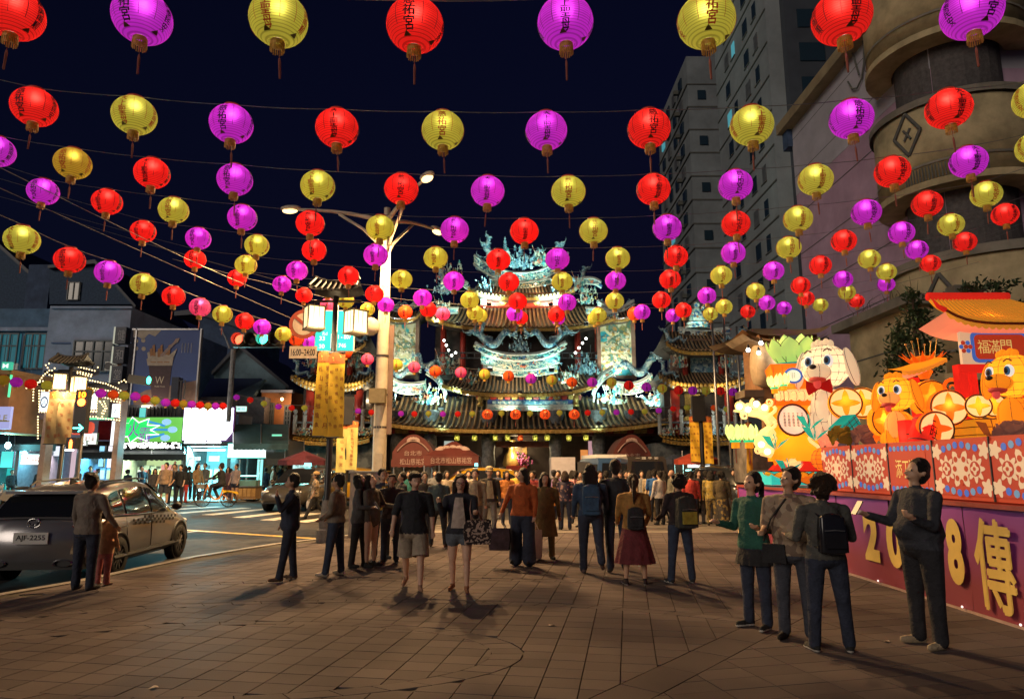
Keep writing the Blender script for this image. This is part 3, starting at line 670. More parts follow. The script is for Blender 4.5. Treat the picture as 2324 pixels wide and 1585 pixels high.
# traffic light column far left
p = P(180,1000,22.4); tz = zroad(p.x,p.y)
t = thing('traffic_light', 'upright traffic light with glowing 10 countdown, red lamp and green arrow', 'traffic light', (p.x,p.y,tz))
MB().tube([(0,.1,0),(0,.1,P(180,890,22.4).z-tz)], .06, 10).build('pole', steel, t)
zz = lambda py: P(180,py,22.4).z - tz
MB().bbox((-.2,-.12,zz(982)), (.2,.1,zz(884))).build('housing', black, t)
MB().ball((.02,-.14,zz(913)), (.13,.05,.13), 14, 8).build('red_lamp', glow('lamp_red',(1,.12,.02),14), t, True)
text_obj('countdown','10',(.02,-.13,zz(896)),.24,.2,glow('countdown',(1,.22,.01),6),t,bold=.05)
text_obj('arrow','→',(0,-.13,zz(971)),.34,.26,glow('arrow_green',(.1,1,.85),9),t,bold=.05)
pd = thing('pedestrian_signal', 'small pedestrian signal with red standing man lit', 'traffic light', P(165,1005,22.3))
MB().box((0,0,0),(.32,.18,.36)).build('housing', black, pd); m_ = MB(); m_.ball((0,-.1,.08),.035,8,6); m_.box((0,-.1,-.02),(.09,.03,.14)); m_.box((-.025,-.1,-.12),(.03,.03,.1)); m_.box((.025,-.1,-.12),(.03,.03,.1)); m_.build('red_man', glow('lamp_red'), pd)
sg = thing('traffic_signal', 'dark horizontal signal above the gate with one green lamp', 'traffic signal', P(322,1018*.85+10,24))
sg.location = P(318,862,24)
MB().box((0,0,0),(.8,.16,.3),ry=R(8)).build('housing', black, sg); MB().ball((.36,-.1,-.02),(.08,.05,.14),10,6).build('green_lamp', glow('signal_green'), sg, True)
sp = P(522,905,36.2); t = thing('signal_pole', 'weathered pole with cables rising above the white screen', 'pole', sp)
MB().tube([(0,0,-1.2),(0,0,P(522,792,36.2).z-sp.z)], .13, 10).build('pole', mat('weathered_pole',(.3,.3,.32),.6,noise=.4,scale=4), t)
pts = [P(521,790,36.2)-sp, P(512,765,36.2)-sp, P(500,745,36.2)-sp]
MB().tube(pts, .045, 8).build('arm', mat('weathered_pole'), t)
# utility cabinet and small stone post on the plaza edge
cb = G(801,1228); t = thing('utility_cabinet', 'pale street utility cabinet behind the waiting people', 'cabinet', (cb.x,cb.y+1.2,0), R(8))
hh = P(801,1072,cb.y+1.2).z
MB().box((0,0,hh/2),(.72,.5,hh)).build('body', mat('cabinet_beige',(.36,.3,.26),.6,noise=.2,scale=5), t); MB().box((0,0,hh+.02),(.8,.58,.05)).build('lid', mat('cabinet_grey',(.3,.3,.3),.6), t); MB().box((0,-.256,hh/2),(.6,.01,hh*.8)).build('door', mat('cabinet_beige2',(.33,.28,.25),.55), t); MB().box((.22,-.27,hh/2),(.03,.02,.14)).build('handle', steel, t)
# ------------------------------------------------------------------ temple
TX = 1180
tilem = mat('roof_tile', (.26,.17,.09), .32, noise=.35, scale=2.5); tiled = mat('roof_pan', (.035,.03,.028), .45, noise=.3, scale=3)
tile_y = mat('roof_tile_yellow', (.55,.32,.06), .35, noise=.25, scale=3)
cer = ramp_mat('ceramic_mosaic', [(0,(.62,.68,.62)),(.30,(.16,.42,.44)),(.46,(.70,.72,.62)),(.62,(.05,.16,.32)),(.78,(.50,.62,.52)),(.92,(.55,.22,.10))], 7.5, .35, 'voronoi', .5, const=True)
cerb = ramp_mat('ceramic_blue', [(0,(.22,.34,.42)),(.35,(.10,.26,.34)),(.6,(.42,.55,.54)),(.85,(.06,.14,.24))], 9, .35, 'voronoi', .5, const=True)
cerc = ramp_mat('clay_figures', [(0,(.60,.66,.58)),(.22,(.10,.40,.40)),(.38,(.66,.60,.44)),(.52,(.60,.18,.10)),(.66,(.06,.16,.34)),(.8,(.55,.66,.56)),(.92,(.62,.42,.10))], 3.2, .4, 'voronoi', .3, const=True)
frz = ramp_mat('carved_frieze', [(.40,(.02,.06,.11)),(.48,(.10,.30,.32)),(.56,(.52,.56,.46)),(.64,(.06,.20,.26))], 5.5, .4, 'noise', 1.0, stretch=(1,1,1.3), detail=2)
trim = mat('pale_trim', (.55,.62,.58), .4, noise=.2, scale=5); trimr = mat('pink_trim', (.55,.20,.18), .5, noise=.2)
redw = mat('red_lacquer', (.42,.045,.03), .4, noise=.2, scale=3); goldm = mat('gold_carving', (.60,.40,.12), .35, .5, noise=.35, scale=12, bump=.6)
darkw = mat('dark_timber', (.055,.04,.035), .5, noise=.3, scale=4); stonec = mat('carved_stone', (.13,.14,.15), .6, noise=.5, scale=6, bump=1.0)
FLOOD = (.60,1.0,.86)
tmpl = thing('temple', 'ornate floodlit temple with tiered curved roofs and dragons across the street', 'temple', (0,0,0))
def ROOF(x0, x1, ey, ry, Ye, Yr, up, nt, shrinkf, parent, tm=tilem, sag=.5, end=None, back=True):
    """front slope seen from the street: eave px x0..x1 at ey (middle), ridge at ry; up = upturn of the corners in px"""
    a, c = P(x0, ey, Ye), P(x1, ey, Ye); xm = (a.x+c.x)/2; hw = (c.x-a.x)/2; ze = a.z
    zr = P((x0+x1)/2, ry, Yr).z; u_ = up*MP(TX, ey, Ye)
    def pt(u, v, off=0.0):
        k = v**sag if sag != 1 else v                    # steeper near the ridge
        x = xm + u*hw*(shrinkf + (1-shrinkf)*v); y = Yr + (Ye-Yr)*v - .5*abs(u)**3*v
        return Vector((x, y, zr + (ze-zr)*(1-(1-v)**1.7) + u_*abs(u)**3.2*v + off))
    ro = obj('roof', None, parent)
    m_ = MB().grid(lambda i,j: pt(2*i-1, j), 30, 8); m_.build('roof_deck', tiled, ro, True)
    if back: MB().grid(lambda i,j: pt(2*i-1, j)*1.0 + Vector((0, 2*(Yr-pt(2*i-1,j).y), 0)), 16, 4).build('rear_slope', tiled, ro, True)
    for i in range(nt):
        u = -1 + 2*(i+.5)/nt; r = hw/nt*.46
        mb = MB(); mb.tube([pt(u, j/7, r*.5) for j in range(8)], r, 7); e = pt(u,1,r*.5); mb.lathe([(0,-.05),(r*1.05,-.05),(r*1.05,.0)], 8, (e.x,e.y-.02,e.z), axis='Y')
        mb.build('tile_roll', tm, ro, True)
    fas = MB().grid(lambda i,j: pt(2*i-1,1)+Vector((0,.06,-.05-.22*j)), 30, 1); fas.build('fascia', end or goldm, ro)
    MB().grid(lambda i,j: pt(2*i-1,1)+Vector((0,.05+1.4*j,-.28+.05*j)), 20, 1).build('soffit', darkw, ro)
    for j in range(nt):                                   # rafter ends under the eave
        u = -1+2*(j+.5)/nt; e = pt(u,1)
        MB().box((e.x,e.y+.2,e.z-.2),(hw/nt*.7,.4,.12)).build('rafter', tile_y if end is None else trim, ro)
    return pt
def RIDGE(pts, h, d, parent, m=None, name='ridge', cap=True):
    """curved ridge beam: list of (px,py,Y) along its middle line, h px tall"""
    w = [P(*p) for p in pts]; k = len(w); o = obj(name, None, parent)
    hh = h*MP(pts[0][0], pts[0][1], pts[0][2])
    def at(t):
        t *= k-1; i = min(int(t), k-2); f = t-i
        p0, p1, p2, p3 = w[max(i-1,0)], w[i], w[i+1], w[min(i+2,k-1)]
        return .5*((2*p1)+(p2-p0)*f+(2*p0-5*p1+4*p2-p3)*f*f+(3*p1-p0-3*p2+p3)*f**3)
    def sec(t, v): p = at(t); return p
    prof = [(-.5,-1),(.5,-1),(.5,1),(-.5,1)]
    n_ = 26; mb = MB(); vs = []
    for i in range(n_+1):
        p = at(i/n_); 
        for b_, a_ in prof: vs.append((p.x, p.y+b_*d, p.z+a_*hh/2))
    mb.add(vs, [(i*4+j, i*4+(j+1)%4, i*4+4+(j+1)%4, i*4+4+j) for i in range(n_) for j in range(4)] + [(0,1,2,3), (n_*4+3,n_*4+2,n_*4+1,n_*4)]); mb.build('frieze', m or frz, o)
    for s in (-1,1): MB().tube([at(i/n_)+Vector((0,-d*.5-.02,s*hh/2)) for i in range(n_+1)], .055, 6).build('moulding', trim, o, True)
    MB().tube([at(i/n_)+Vector((0,0,hh/2+.1)) for i in range(n_+1)], .10, 6).build('coping', trim, o, True)
    rr = random.Random(int(pts[0][0])); mb = MB()         # carved relief figures along the face
    L = (w[-1]-w[0]).length; cnt = int(L*8)
    for i in range(cnt):
        p = at((i+rr.random())/cnt) + Vector((0,-d*.5-.03, hh*.36*rr.uniform(-1,1))); s = rr.uniform(.05,.13)
        if rr.random() < .5: mb.ball(p, (s,.05,s*rr.uniform(.5,1.2)), 6, 4)
        else: mb.box(p, (s*1.6,.08,s*.6), ry=rr.uniform(-1,1))
    struct(mb.build('relief', cerc, o), 'stuff')
    return at
# a dragon, facing -X, about 2.2 long, 1 tall; shared mesh
def dragon_mesh():
    mb = MB(); path = []; rad = []
    for i in range(30):
        t = i/29; path.append((1.1-2.0*t, .10*math.sin(t*9), .35+.34*math.sin(t*8.2+.4)*(1-.25*t)+.45*max(0,t-.7)/.3*.9)); rad.append(.035+.16*math.sin(PI*min(1,t*.62+.12))**.8)
    mb.tube(path, rad, 8)
    for i in range(1,29):                                # back fins
        p = Vector(path[i]); r = rad[i]; mb.add([p+Vector((-.05,0,r*.8)), p+Vector((.06,0,r*.8)), p+Vector((.05,.015,r+.14)), p+Vector((.05,-.015,r+.14))], [(0,1,2),(1,0,3),(0,2,3),(1,3,2)])
    h = Vector(path[-1])
    mb.ball(h+Vector((-.1,0,.05)), (.19,.14,.13), 10, 6); mb.ball(h+Vector((-.32,0,.05)), (.15,.10,.07), 8, 6); mb.ball(h+Vector((-.28,0,-.09)), (.14,.08,.04), 8, 4, rot=Matrix.Rotation(.35,3,'Y'))
    for s in (-1,1):
        mb.tube([h+Vector((-.02,s*.08,.12)),h+Vector((.12,s*.14,.28)),h+Vector((.30,s*.12,.34))], [.035,.025,.008], 6)
        mb.tube([h+Vector((-.4,s*.06,.05)),h+Vector((-.55,s*.16,.12)),h+Vector((-.62,s*.2,.3))], [.018,.014,.006], 5); mb.ball(h+Vector((-.2,s*.1,.13)), .04, 6, 4)
        for j in range(4): mb.tube([h+Vector((.02,s*.1,-.02)),h+Vector((.16+.04*j,s*.2,.16-.12*j))], [.04,.004], 5)
        for k in (8, 20):
            p = Vector(path[k]); mb.tube([p,p+Vector((-.08,s*.2,-.14)),p+Vector((-.22,s*.26,-.30)),p+Vector((-.34,s*.26,-.30))], [.06,.05,.035,.015], 6)
    p = Vector(path[0])
    for j in range(5): mb.tube([p,p+Vector((.25+.03*j,0,-.22+.13*j)),p+Vector((.36,0,-.2+.17*j))], [.03,.035,.005], 5)
    return mb.mesh('dragon', cerb, True)
DRG = dragon_mesh()
def dragon(px, py, Y, wpx, face, parent, rz=0.0, ry=0.0):
    s = wpx*MP(px,py,Y)/2.2
    o = obj('dragon', DRG, parent, P(px,py,Y)-Vector((0,0,.45*s)), (0,ry,rz), (s*face,s,s)); return o
def cluster_mesh(seed, n_, w, h, mtl):
    rr = random.Random(seed); mb = MB()
    for i in range(n_):                                  # little clay figures: robe, head, arms, a banner or blossom
        x, y, z = rr.gauss(0,w/2.4), rr.uniform(-.25,.25), abs(rr.gauss(0,.42))*h; s = rr.uniform(.17,.32)
        k = rr.random()
        if k < .45:
            mb.lathe([(.34*s,0),(.26*s,.35*s),(.2*s,.7*s),(.12*s,.95*s)], 7, (x,y,z)); mb.ball((x,y,z+1.1*s), .15*s, 6, 4)
            for q in (-1,1): mb.tube([(x,y,z+.8*s),(x+q*.35*s,y-.1*s,z+rr.uniform(.4,1.2)*s)], [.08*s,.05*s], 5)
        elif k < .8:
            for j in range(6): a = rr.uniform(0,6.28); mb.box((x+.2*s*math.cos(a),y-.1,z+.4*s+.2*s*math.sin(a)), (.26*s,.04,.12*s), ry=-a)
        else: mb.tube([(x,y,z),(x+rr.uniform(-.3,.3),y-.1,z+2.2*s)], [.05*s,.01], 4)
    return mb.mesh('figure_group', mtl, False)
CLU = [cluster_mesh(3+i, 70, 1.0, 1.2, [cerc,cerc,cerb][i]) for i in range(3)]
def cluster(px, py, Y, wpx, parent, i=0, zs=1.0):
    s = wpx*MP(px,py,Y)/1.5
    o = obj('figure_group', CLU[i%3], parent, P(px,py,Y), (0,0,0), (s,s,s*zs)); o['kind'] = 'stuff'; return o
floods = 0
def flood(px, py, Y, tx, ty, TY, e, parent, spot=95, col=FLOOD):
    p = P(px,py,Y); d = P(tx,ty,TY)-p
    f = MB().box((0,0,0),(.3,.14,.22)).build('floodlight', dark, parent); f.location = p
    f.rotation_euler = d.to_track_quat('-Z','Y').to_euler()
    MB().box((0,0,-.13),(.26,.1,.012)).build('lamp_glass', glow('flood_glass',(.85,1,.95),12), f)
    light('flood_light', parent, p + d.normalized()*.2, e, col, 'SPOT', .12, d, spot, .6)
# --- lower great roof and its side ridges
ROOF(786, 1578, 972, 900, 40.0, 43.5, 34, 62, .96, tmpl)
RIDGE([(884,868,43.2),(905,880,43.2),(935,884,43.2),(966,880,43.2)], 22, .35, tmpl); RIDGE([(1480,862,43.2),(1455,878,43.2),(1428,884,43.2),(1392,880,43.2)], 22, .35, tmpl)
for s, x in ((1,1012),(-1,1346)):                        # sloping hip ridges with pale borders
    RIDGE([(x,905,42.2),(x-s*6,880,42.6),(x-s*22,858,43.0),(x-s*44,842,43.3)], 14, .3, tmpl)
cluster(972,918,41.6,56,tmpl,0); cluster(1388,918,41.6,56,tmpl,1); cluster(1012,850,42.8,52,tmpl,1); cluster(1332,850,42.8,56,tmpl,2); cluster(1240,905,41.4,50,tmpl,1,.5); cluster(1490,922,41.6,44,tmpl,0); cluster(880,925,41.6,40,tmpl,2)
dragon(905,838,43.4,80,1,tmpl); dragon(1452,832,43.4,90,-1,tmpl); dragon(960,820,44.0,60,-1,tmpl,ry=.5); dragon(1475,905,41.4,46,-1,tmpl); dragon(868,905,41.4,46,1,tmpl)
# --- second roof with plaque below
ROOF(1004, 1352, 890, 846, 41.0, 43.4, 20, 36, .90, tmpl)
a = P(1106,926,41.3); c = P(1300,905,41.3); pl = MB().bbox((a.x,a.y,a.z),(c.x,a.y+.15,c.z)).build('plaque', mat('plaque_blue',(.05,.10,.30),.4,noise=.3,scale=3), tmpl)
RIDGE([(1106,926,41.25),(1200,928,41.25),(1300,926,41.25)], 5, .2, tmpl, trim); MB().bbox((a.x+.3,a.y-.05,a.z+.12),(c.x-.3,a.y,c.z-.12)).build('plaque_relief', cerb, pl)
a = P(1080,905,41.5); c = P(1318,893,41.5); MB().bbox((a.x,a.y,a.z),(c.x,a.y+.3,c.z)).build('bracket_band', goldm, tmpl)
for i in range(15):
    p = P(1088+i*16,902,41.4); MB().box(p,(.28,.35,.26),taper=1.5).build('bracket', goldm if i%2 else redw, tmpl)
for px in (1090,1308): MB().lathe([(.16,0),(.2,.1),(.1,.25),(.18,.45),(.12,.75)], 10, P(px,922,41.2)).build('hanging_bud', goldm, tmpl)
# --- carved boat-shaped ridges in the middle
RIDGE([(1096,840,43.2),(1140,846,43.2),(1180,848,43.2),(1220,846,43.2),(1266,838,43.2)], 14, .4, tmpl); RIDGE([(1092,815,43.0),(1135,827,43.0),(1180,831,43.0),(1225,827,43.0),(1270,813,43.0)], 20, .4, tmpl)
RIDGE([(1078,786,42.9),(1110,802,42.9),(1145,811,42.9),(1180,813,42.9),(1218,811,42.9),(1252,801,42.9),(1284,784,42.9)], 12, .5, tmpl)
dragon(1118,768,42.9,92,1,tmpl,ry=-.15); dragon(1246,768,42.9,92,-1,tmpl,ry=.15); cluster(1181,800,42.9,40,tmpl,2,1.2)
dragon(1090,752,42.9,50,1,tmpl,ry=.9); dragon(1275,752,42.9,50,-1,tmpl,ry=-.9)
cluster(1066,876,42.4,40,tmpl,0); cluster(1290,876,42.4,40,tmpl,1)
# --- dark storey behind
a = P(985,860,46); c = P(1385,742,46)
MB().bbox((a.x,46.2,a.z),(c.x,50,c.z)).build('storey_wall', darkw, tmpl)
for px in (1005,1050,1100,1260,1312,1358):
    p = P(px,850,45.6); MB().tube([p,(p.x,p.y,P(px,742,45.6).z)], .2, 12).build('column', redw, tmpl, True)
for py in (800,812):
    a = P(990,py,45.4); c = P(1380,py,45.4); MB().tube([a,c], .05, 6).build('railing', stonec, tmpl)
for i in range(24):
    p = P(994+i*16.6,812,45.4); MB().tube([p,p+Vector((0,0,.34))], .035, 6).build('baluster', stonec, tmpl)
ROOF(968, 1396, 742, 690, 44.2, 48.0, 22, 40, .86, tmpl)
a = P(1090,694,47.0); c = P(1270,664,47.0); MB().bbox((a.x,47.0,a.z),(c.x,49.5,c.z)).build('red_storey', mat('red_panel',(.5,.05,.03),.4,noise=.2,scale=4), tmpl)
for i in range(13):
    p = P(1096+i*14,672,46.9); MB().box(p,(.24,.3,.3),taper=1.4).build('bracket', goldm, tmpl)
for px in (1142,1218): MB().ball(P(px,682,46.8),(.30,.08,.30),12,8).build('medallion', goldm, tmpl, True)
for px in (1097,1262): MB().lathe([(.2,0),(.2,.9),(.3,1.0)],10,P(px,690,46.7)).build('post', trim, tmpl)
for i in range(2): light('storey_light', tmpl, P(1135+90*i,690,46.4), 30, (1,.7,.3), 'POINT', .2)
# --- top roof
ROOF(1062, 1306, 672, 640, 46.0, 48.6, 18, 28, .84, tmpl)
RIDGE([(1076,592,48.4),(1105,612,48.4),(1145,628,48.4),(1182,632,48.4),(1220,628,48.4),(1260,610,48.4),(1290,586,48.4)], 22, .5, tmpl); RIDGE([(1110,641,48.2),(1180,649,48.2),(1252,640,48.2)], 12, .4, tmpl)
dragon(1112,580,48.4,66,1,tmpl,ry=.5); dragon(1262,578,48.4,66,-1,tmpl,ry=-.5); dragon(1100,556,48.5,50,1,tmpl,ry=1.0); dragon(1205,580,48.5,50,-1,tmpl); dragon(1284,575,48.5,42,-1,tmpl,ry=-1.1); dragon(1082,600,48.3,46,1,tmpl,ry=.9)
cluster(1180,612,48.3,60,tmpl,2); cluster(1130,608,48.3,44,tmpl,0); cluster(1230,606,48.3,44,tmpl,1); cluster(1100,668,46.4,34,tmpl,2,1.3); cluster(1272,668,46.4,34,tmpl,2,1.3)
sp = P(1146,592,48.5); mb = MB(); s = MP(1146,560,48.5)
for i in range(9):
    z = i*5.0*s; r = (9-.75*i)*s; mb.lathe([(r*.75,z),(r*.72,z+3.2*s),(r*1.15,z+3.6*s),(r*.75,z+5.0*s)], 8, sp)
mb.lathe([(2*s,44*s),(3*s,47*s),(1*s,50*s),(2.2*s,53*s),(.3*s,58*s)], 8, sp); mb.build('pagoda_finial', cerb, tmpl)
for px, py, f in ((1005,622,1),(1318,628,-1)): dragon(px,py,46.2,56,f,tmpl,ry=.35*f); 
for px, py, w_ in ((1010,668,40),(1020,640,44),(1318,664,40),(1332,690,36),(1000,712,34),(1368,716,30)): cluster(px,py,45.6,w_,tmpl,px,1.1)
for s, x in ((1,1062),(-1,1304)): RIDGE([(x,652,46.3),(x-s*20,640,45.8),(x-s*44,640,45.3),(x-s*60,648,45.0)], 12, .3, tmpl, cerb); 
for s, x in ((1,1040),(-1,1330)): RIDGE([(x,706,46.6),(x-s*26,708,45.8),(x-s*52,716,45.0),(x-s*72,716,44.4)], 10, .3, tmpl, cerb)
# --- painted landscape panels under little roofs
paintm = ramp_mat('landscape_painting', [(.28,(.02,.12,.30)),(.40,(.03,.40,.46)),(.46,(.60,.60,.34)),(.53,(.62,.66,.55)),(.58,(.26,.26,.08)),(.64,(.04,.22,.24)),(.72,(.5,.30,.10))], .9, .5, 'noise', .2, stretch=(1.3,1,1), detail=9)
for x0, x1, nm in ((880,945,'left'),(1364,1431,'right')):
    a = P(x0,852,45); c = P(x1,726,45); pn = MB().bbox((a.x,45,a.z),(c.x,45.1,c.z)).build('painted_panel', paintm, tmpl)
    fr = MB(); 
    for xx in (a.x-.12,c.x+.12): fr.bbox((xx-.12,44.8,a.z-.3),(xx+.12,45.3,c.z+.3))
    fr.bbox((a.x,44.85,c.z),(c.x,45.3,c.z+.2)); fr.bbox((a.x,44.85,a.z-.2),(c.x,45.3,a.z)); fr.build('panel_frame', mat('panel_brown'), pn)
    mb = MB(); rr = random.Random(x0)                   # relief rocks, trees and pavilions on the panel
    for i in range(150):
        x = rr.uniform(a.x+.15,c.x-.15); z = rr.uniform(a.z+.2,c.z-.9) if rr.random() < .8 else rr.uniform(a.z,c.z-.3)
        mb.ball((x,44.98,z),(rr.uniform(.05,.2),.05,rr.uniform(.04,.14)),6,4)
    struct(mb.build('panel_relief', ramp_mat('panel_relief', [(0,(.55,.58,.42)),(.3,(.16,.30,.24)),(.55,(.62,.64,.55)),(.8,(.45,.34,.12))], 5, .5, 'voronoi', .3, const=True), pn), 'stuff')
    ROOF(x0-14, x1+14, 722, 706, 44.3, 45.6, 18, 12, .9, tmpl)
    RIDGE([(x0-8,688,45.5),(x0+16,702,45.5),((x0+x1)/2,705,45.5),(x1-16,702,45.5),(x1+8,688,45.5)], 8, .25, tmpl, cerb)
    dragon(x0+14,690,45.5,34,1,tmpl); dragon(x1-14,690,45.5,34,-1,tmpl)
    for xx in (.25,.75): MB().box(P(x0+(x1-x0)*xx,726,44.6),(.7,.1,.08)).build('panel_lamp', glow('panel_lamp',(.8,.95,1),6), pn); light('panel_light', tmpl, P(x0+(x1-x0)*xx,728,44.55), 280, (.62,.85,1.0), 'POINT', .1)
    flood(x0+30,858,43.4,x0+34,800,45,420,tmpl,90,(1,.95,.7))
# --- colonnade
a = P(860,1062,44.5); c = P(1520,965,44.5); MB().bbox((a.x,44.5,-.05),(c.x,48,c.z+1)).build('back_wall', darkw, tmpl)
for px in (900,975,1108,1262,1360,1440,1520): 
    p = P(px,1060,41.6); col_ = MB().lathe([(.62,0),(.62,.2),(.45,.35),(.42,.5)]+[(.40+.03*math.sin(i*1.7),.5+i*.3) for i in range(14)]+[(.5,4.7),(.55,5.0)], 14, (p.x,p.y,0)); col_.build('carved_column', stonec, tmpl, True)
zt = P(TX,978,41.5).z
a = P(800,1000,41.5); c = P(1570,1000,41.5); MB().bbox((a.x,41.4,zt-.25),(c.x,42,zt+.25)).build('lintel', mat('lintel_red',(.16,.05,.03),.5,noise=.4,scale=3), tmpl)
for i in range(40):
    p = P(890+i*15,978,41.0); MB().box((p.x,41.1,p.z),(.3,.5,.25),taper=1.5).build('bracket', goldm if i%3 else redw, tmpl)
for px in (1035,1100,1125,1243,1265,1325): MB().lathe([(.45,.5),(.3,.25),(.12,0)],10,P(px,985,41.2)).build('carved_corbel', goldm, tmpl)
a = P(1118,1014,42); c = P(1248,1001,42); MB().bbox((a.x,42.0,a.z),(c.x,42.2,c.z)).build('carved_beam', mat('lintel_red'), tmpl)
# lit altar and side bays
al = MB().bbox(P(1148,1066,44.4), P(1196,1012,44.45)).build('altar_niche', ramp_mat('altar_back', [(.35,(.03,.02,.015)),(.5,(.35,.18,.04)),(.62,(.6,.42,.12)),(.7,(.3,.05,.1))], 2.2, .5, 'noise', .2), tmpl)
mb = MB(); q = P(1160,1058,44.0); mb.lathe([(.5,0),(.55,.2),(.42,.7),(.2,1.0),(.22,1.2)],14,q); mb.ball((q.x,q.y,q.z+1.4),(.24,.22,.27),12,8); mb.ball((q.x,q.y,q.z+1.62),(.3,.2,.12),12,6); mb.build('deity_statue', mat('gold_statue',(.75,.5,.15),.35,.6,noise=.2), tmpl, True)
mb = MB(); rr = random.Random(2); q = P(1184,1045,43.9)
for i in range(60): mb.ball((q.x+rr.gauss(0,.28),q.y+rr.uniform(-.2,.2),q.z+rr.gauss(0,.22)),.07,6,4)
struct(mb.build('flowers', mat('altar_flowers',(.5,.12,.3),.6,noise=.5,scale=20), tmpl), 'stuff')
MB().bbox(P(1149,1066,43.6), P(1196,1056,43.2)).build('altar_table', redw, tmpl)
light('altar_light', tmpl, P(1172,1020,43.2), 150, (1,.78,.42), 'POINT', .15)
for x0,x1,y0,y1,m_ in ((1008,1030,1000,1012,glow('bay_pale',(.75,.85,.75),.5)),(1318,1334,1020,1060,glow('bay_orange',(.9,.32,.08),.8)),(1336,1346,1000,1060,glow('bay_pink',(.8,.45,.5),.6)),(1020,1036,1015,1055,glow('bay_warm',(.9,.5,.2),.4))):
    MB().bbox(P(x0,y1,44.42), P(x1,y0,44.38)).build('lit_doorway', m_, tmpl)
for i, (px, k) in enumerate(((1037,'Y'),(1077,'Y'),(1124,'Y'),(1152,'Y'),(1181,'O'),(1215,'Y'),(1242,'Y'),(1291,'Y'),(1330,'Y'))):
    p = P(px,993,40.9); s = MP(px,993,40.9)
    t = thing('eave_lantern', f'{"orange" if k=="O" else "yellow"} drum lantern under the temple eave, {ordw(i)} from the left', 'lantern', p, 0, 'drum lanterns under the temple eave')
    MB().lathe([(4*s,-7*s),(5.6*s,-5*s),(6.4*s,0),(5.6*s,5*s),(4*s,7*s)],12).build('shell', paper(k), t, True)
    mb = MB()
    for z in (-7,7): mb.lathe([(4.4*s,z*s-.03),(4.4*s,z*s+.03)],12,cap=True)
    for j in range(8): mb.tube([(4*s*math.cos(j*PI/4),4*s*math.sin(j*PI/4),-7*s),(6.5*s*math.cos(j*PI/4),6.5*s*math.sin(j*PI/4),0),(4*s*math.cos(j*PI/4),4*s*math.sin(j*PI/4),7*s)],.012,4)
    mb.build('ribs', dark, t); obj('bulb', LM['bulb_light'], t, (0,-.05,-.02))
# bulbs strung on the tower side
bl = glow('bulb_white',(1,1,.9),8)
for grp, L in (('left',[(1008,772),(1013,783),(1018,794),(1025,806),(1034,800)]),('right',[(1330,768),(1322,778),(1314,789),(1306,800)])):
    t = thing('bulb_string', f'short string of white bulbs at the {grp} of the third storey', 'lights', (0,0,0))
    MB().tube([P(x,y-3,43.9) for x,y in L],.02,4).build('cord', black, t)
    for x,y in L: MB().ball(P(x,y,43.9),.085,8,6).build('bulb', bl, t, True)
# --- floodlights
FW = 2.7
for a_ in ((1000,925,40.2,985,880,42.6,260),(1040,905,40.4,1010,850,43,200),(1160,938,40.3,1150,905,41.5,45),(1212,938,40.3,1220,905,41.5,45),(1135,858,41.4,1150,815,43,55),(1225,858,41.4,1215,815,43,55),(1294,886,41.0,1300,830,43,260),
           (1340,905,40.4,1350,850,43,240),(1372,925,40.2,1390,880,42.6,240),(1450,905,41.0,1450,850,43.3,240),(905,905,41.0,910,850,43.3,240),(1110,690,45.0,1120,610,48.4,1100),(1250,690,45.0,1240,610,48.4,1100),(1180,745,44.6,1180,650,48.3,700),(1040,735,43.6,1030,660,45.8,260),(1330,735,43.6,1325,660,45.8,260),(1112,838,41.8,1105,770,43,45),(1252,838,41.8,1258,770,43,45),(990,735,43.4,1005,640,46,160),(1480,930,40.6,1490,880,42,140),(1180,888,40.6,1180,855,43.0,50),(1000,960,39.0,1010,930,41.5,90),(1360,960,39.0,1350,930,41.5,90)):
    flood(*a_[:6], a_[6]*FW, tmpl, col=FLOOD if (a_[0]//7)%3 else (1.0,.86,.58))
for px, py, Y, e in ((920,893,42.4,45),(1062,905,42.0,40),(1108,908,41.9,35),(1262,908,41.9,35),(1302,905,42.0,40),(1442,893,42.4,45),(1150,860,42.2,30),(1215,860,42.2,30),(1100,708,46.2,40),(1262,708,46.2,40),(1150,655,47.6,40),(1215,655,47.6,40),(1520,915,41.8,35),(850,915,41.8,35)):
    p = P(px,py,Y)-Vector((0,.5,-.25)); f = MB().lathe([(.05,.1),(.09,.06),(.10,0)],10,p).build('roof_lamp', dark, tmpl); MB().ball(p,.06,8,6).build('lamp_bulb', glow('roof_bulb',(1,.8,.5),6), f, True); light('roof_light', tmpl, p-Vector((0,0,.14)), e, (1,.74,.42), 'POINT', .06)
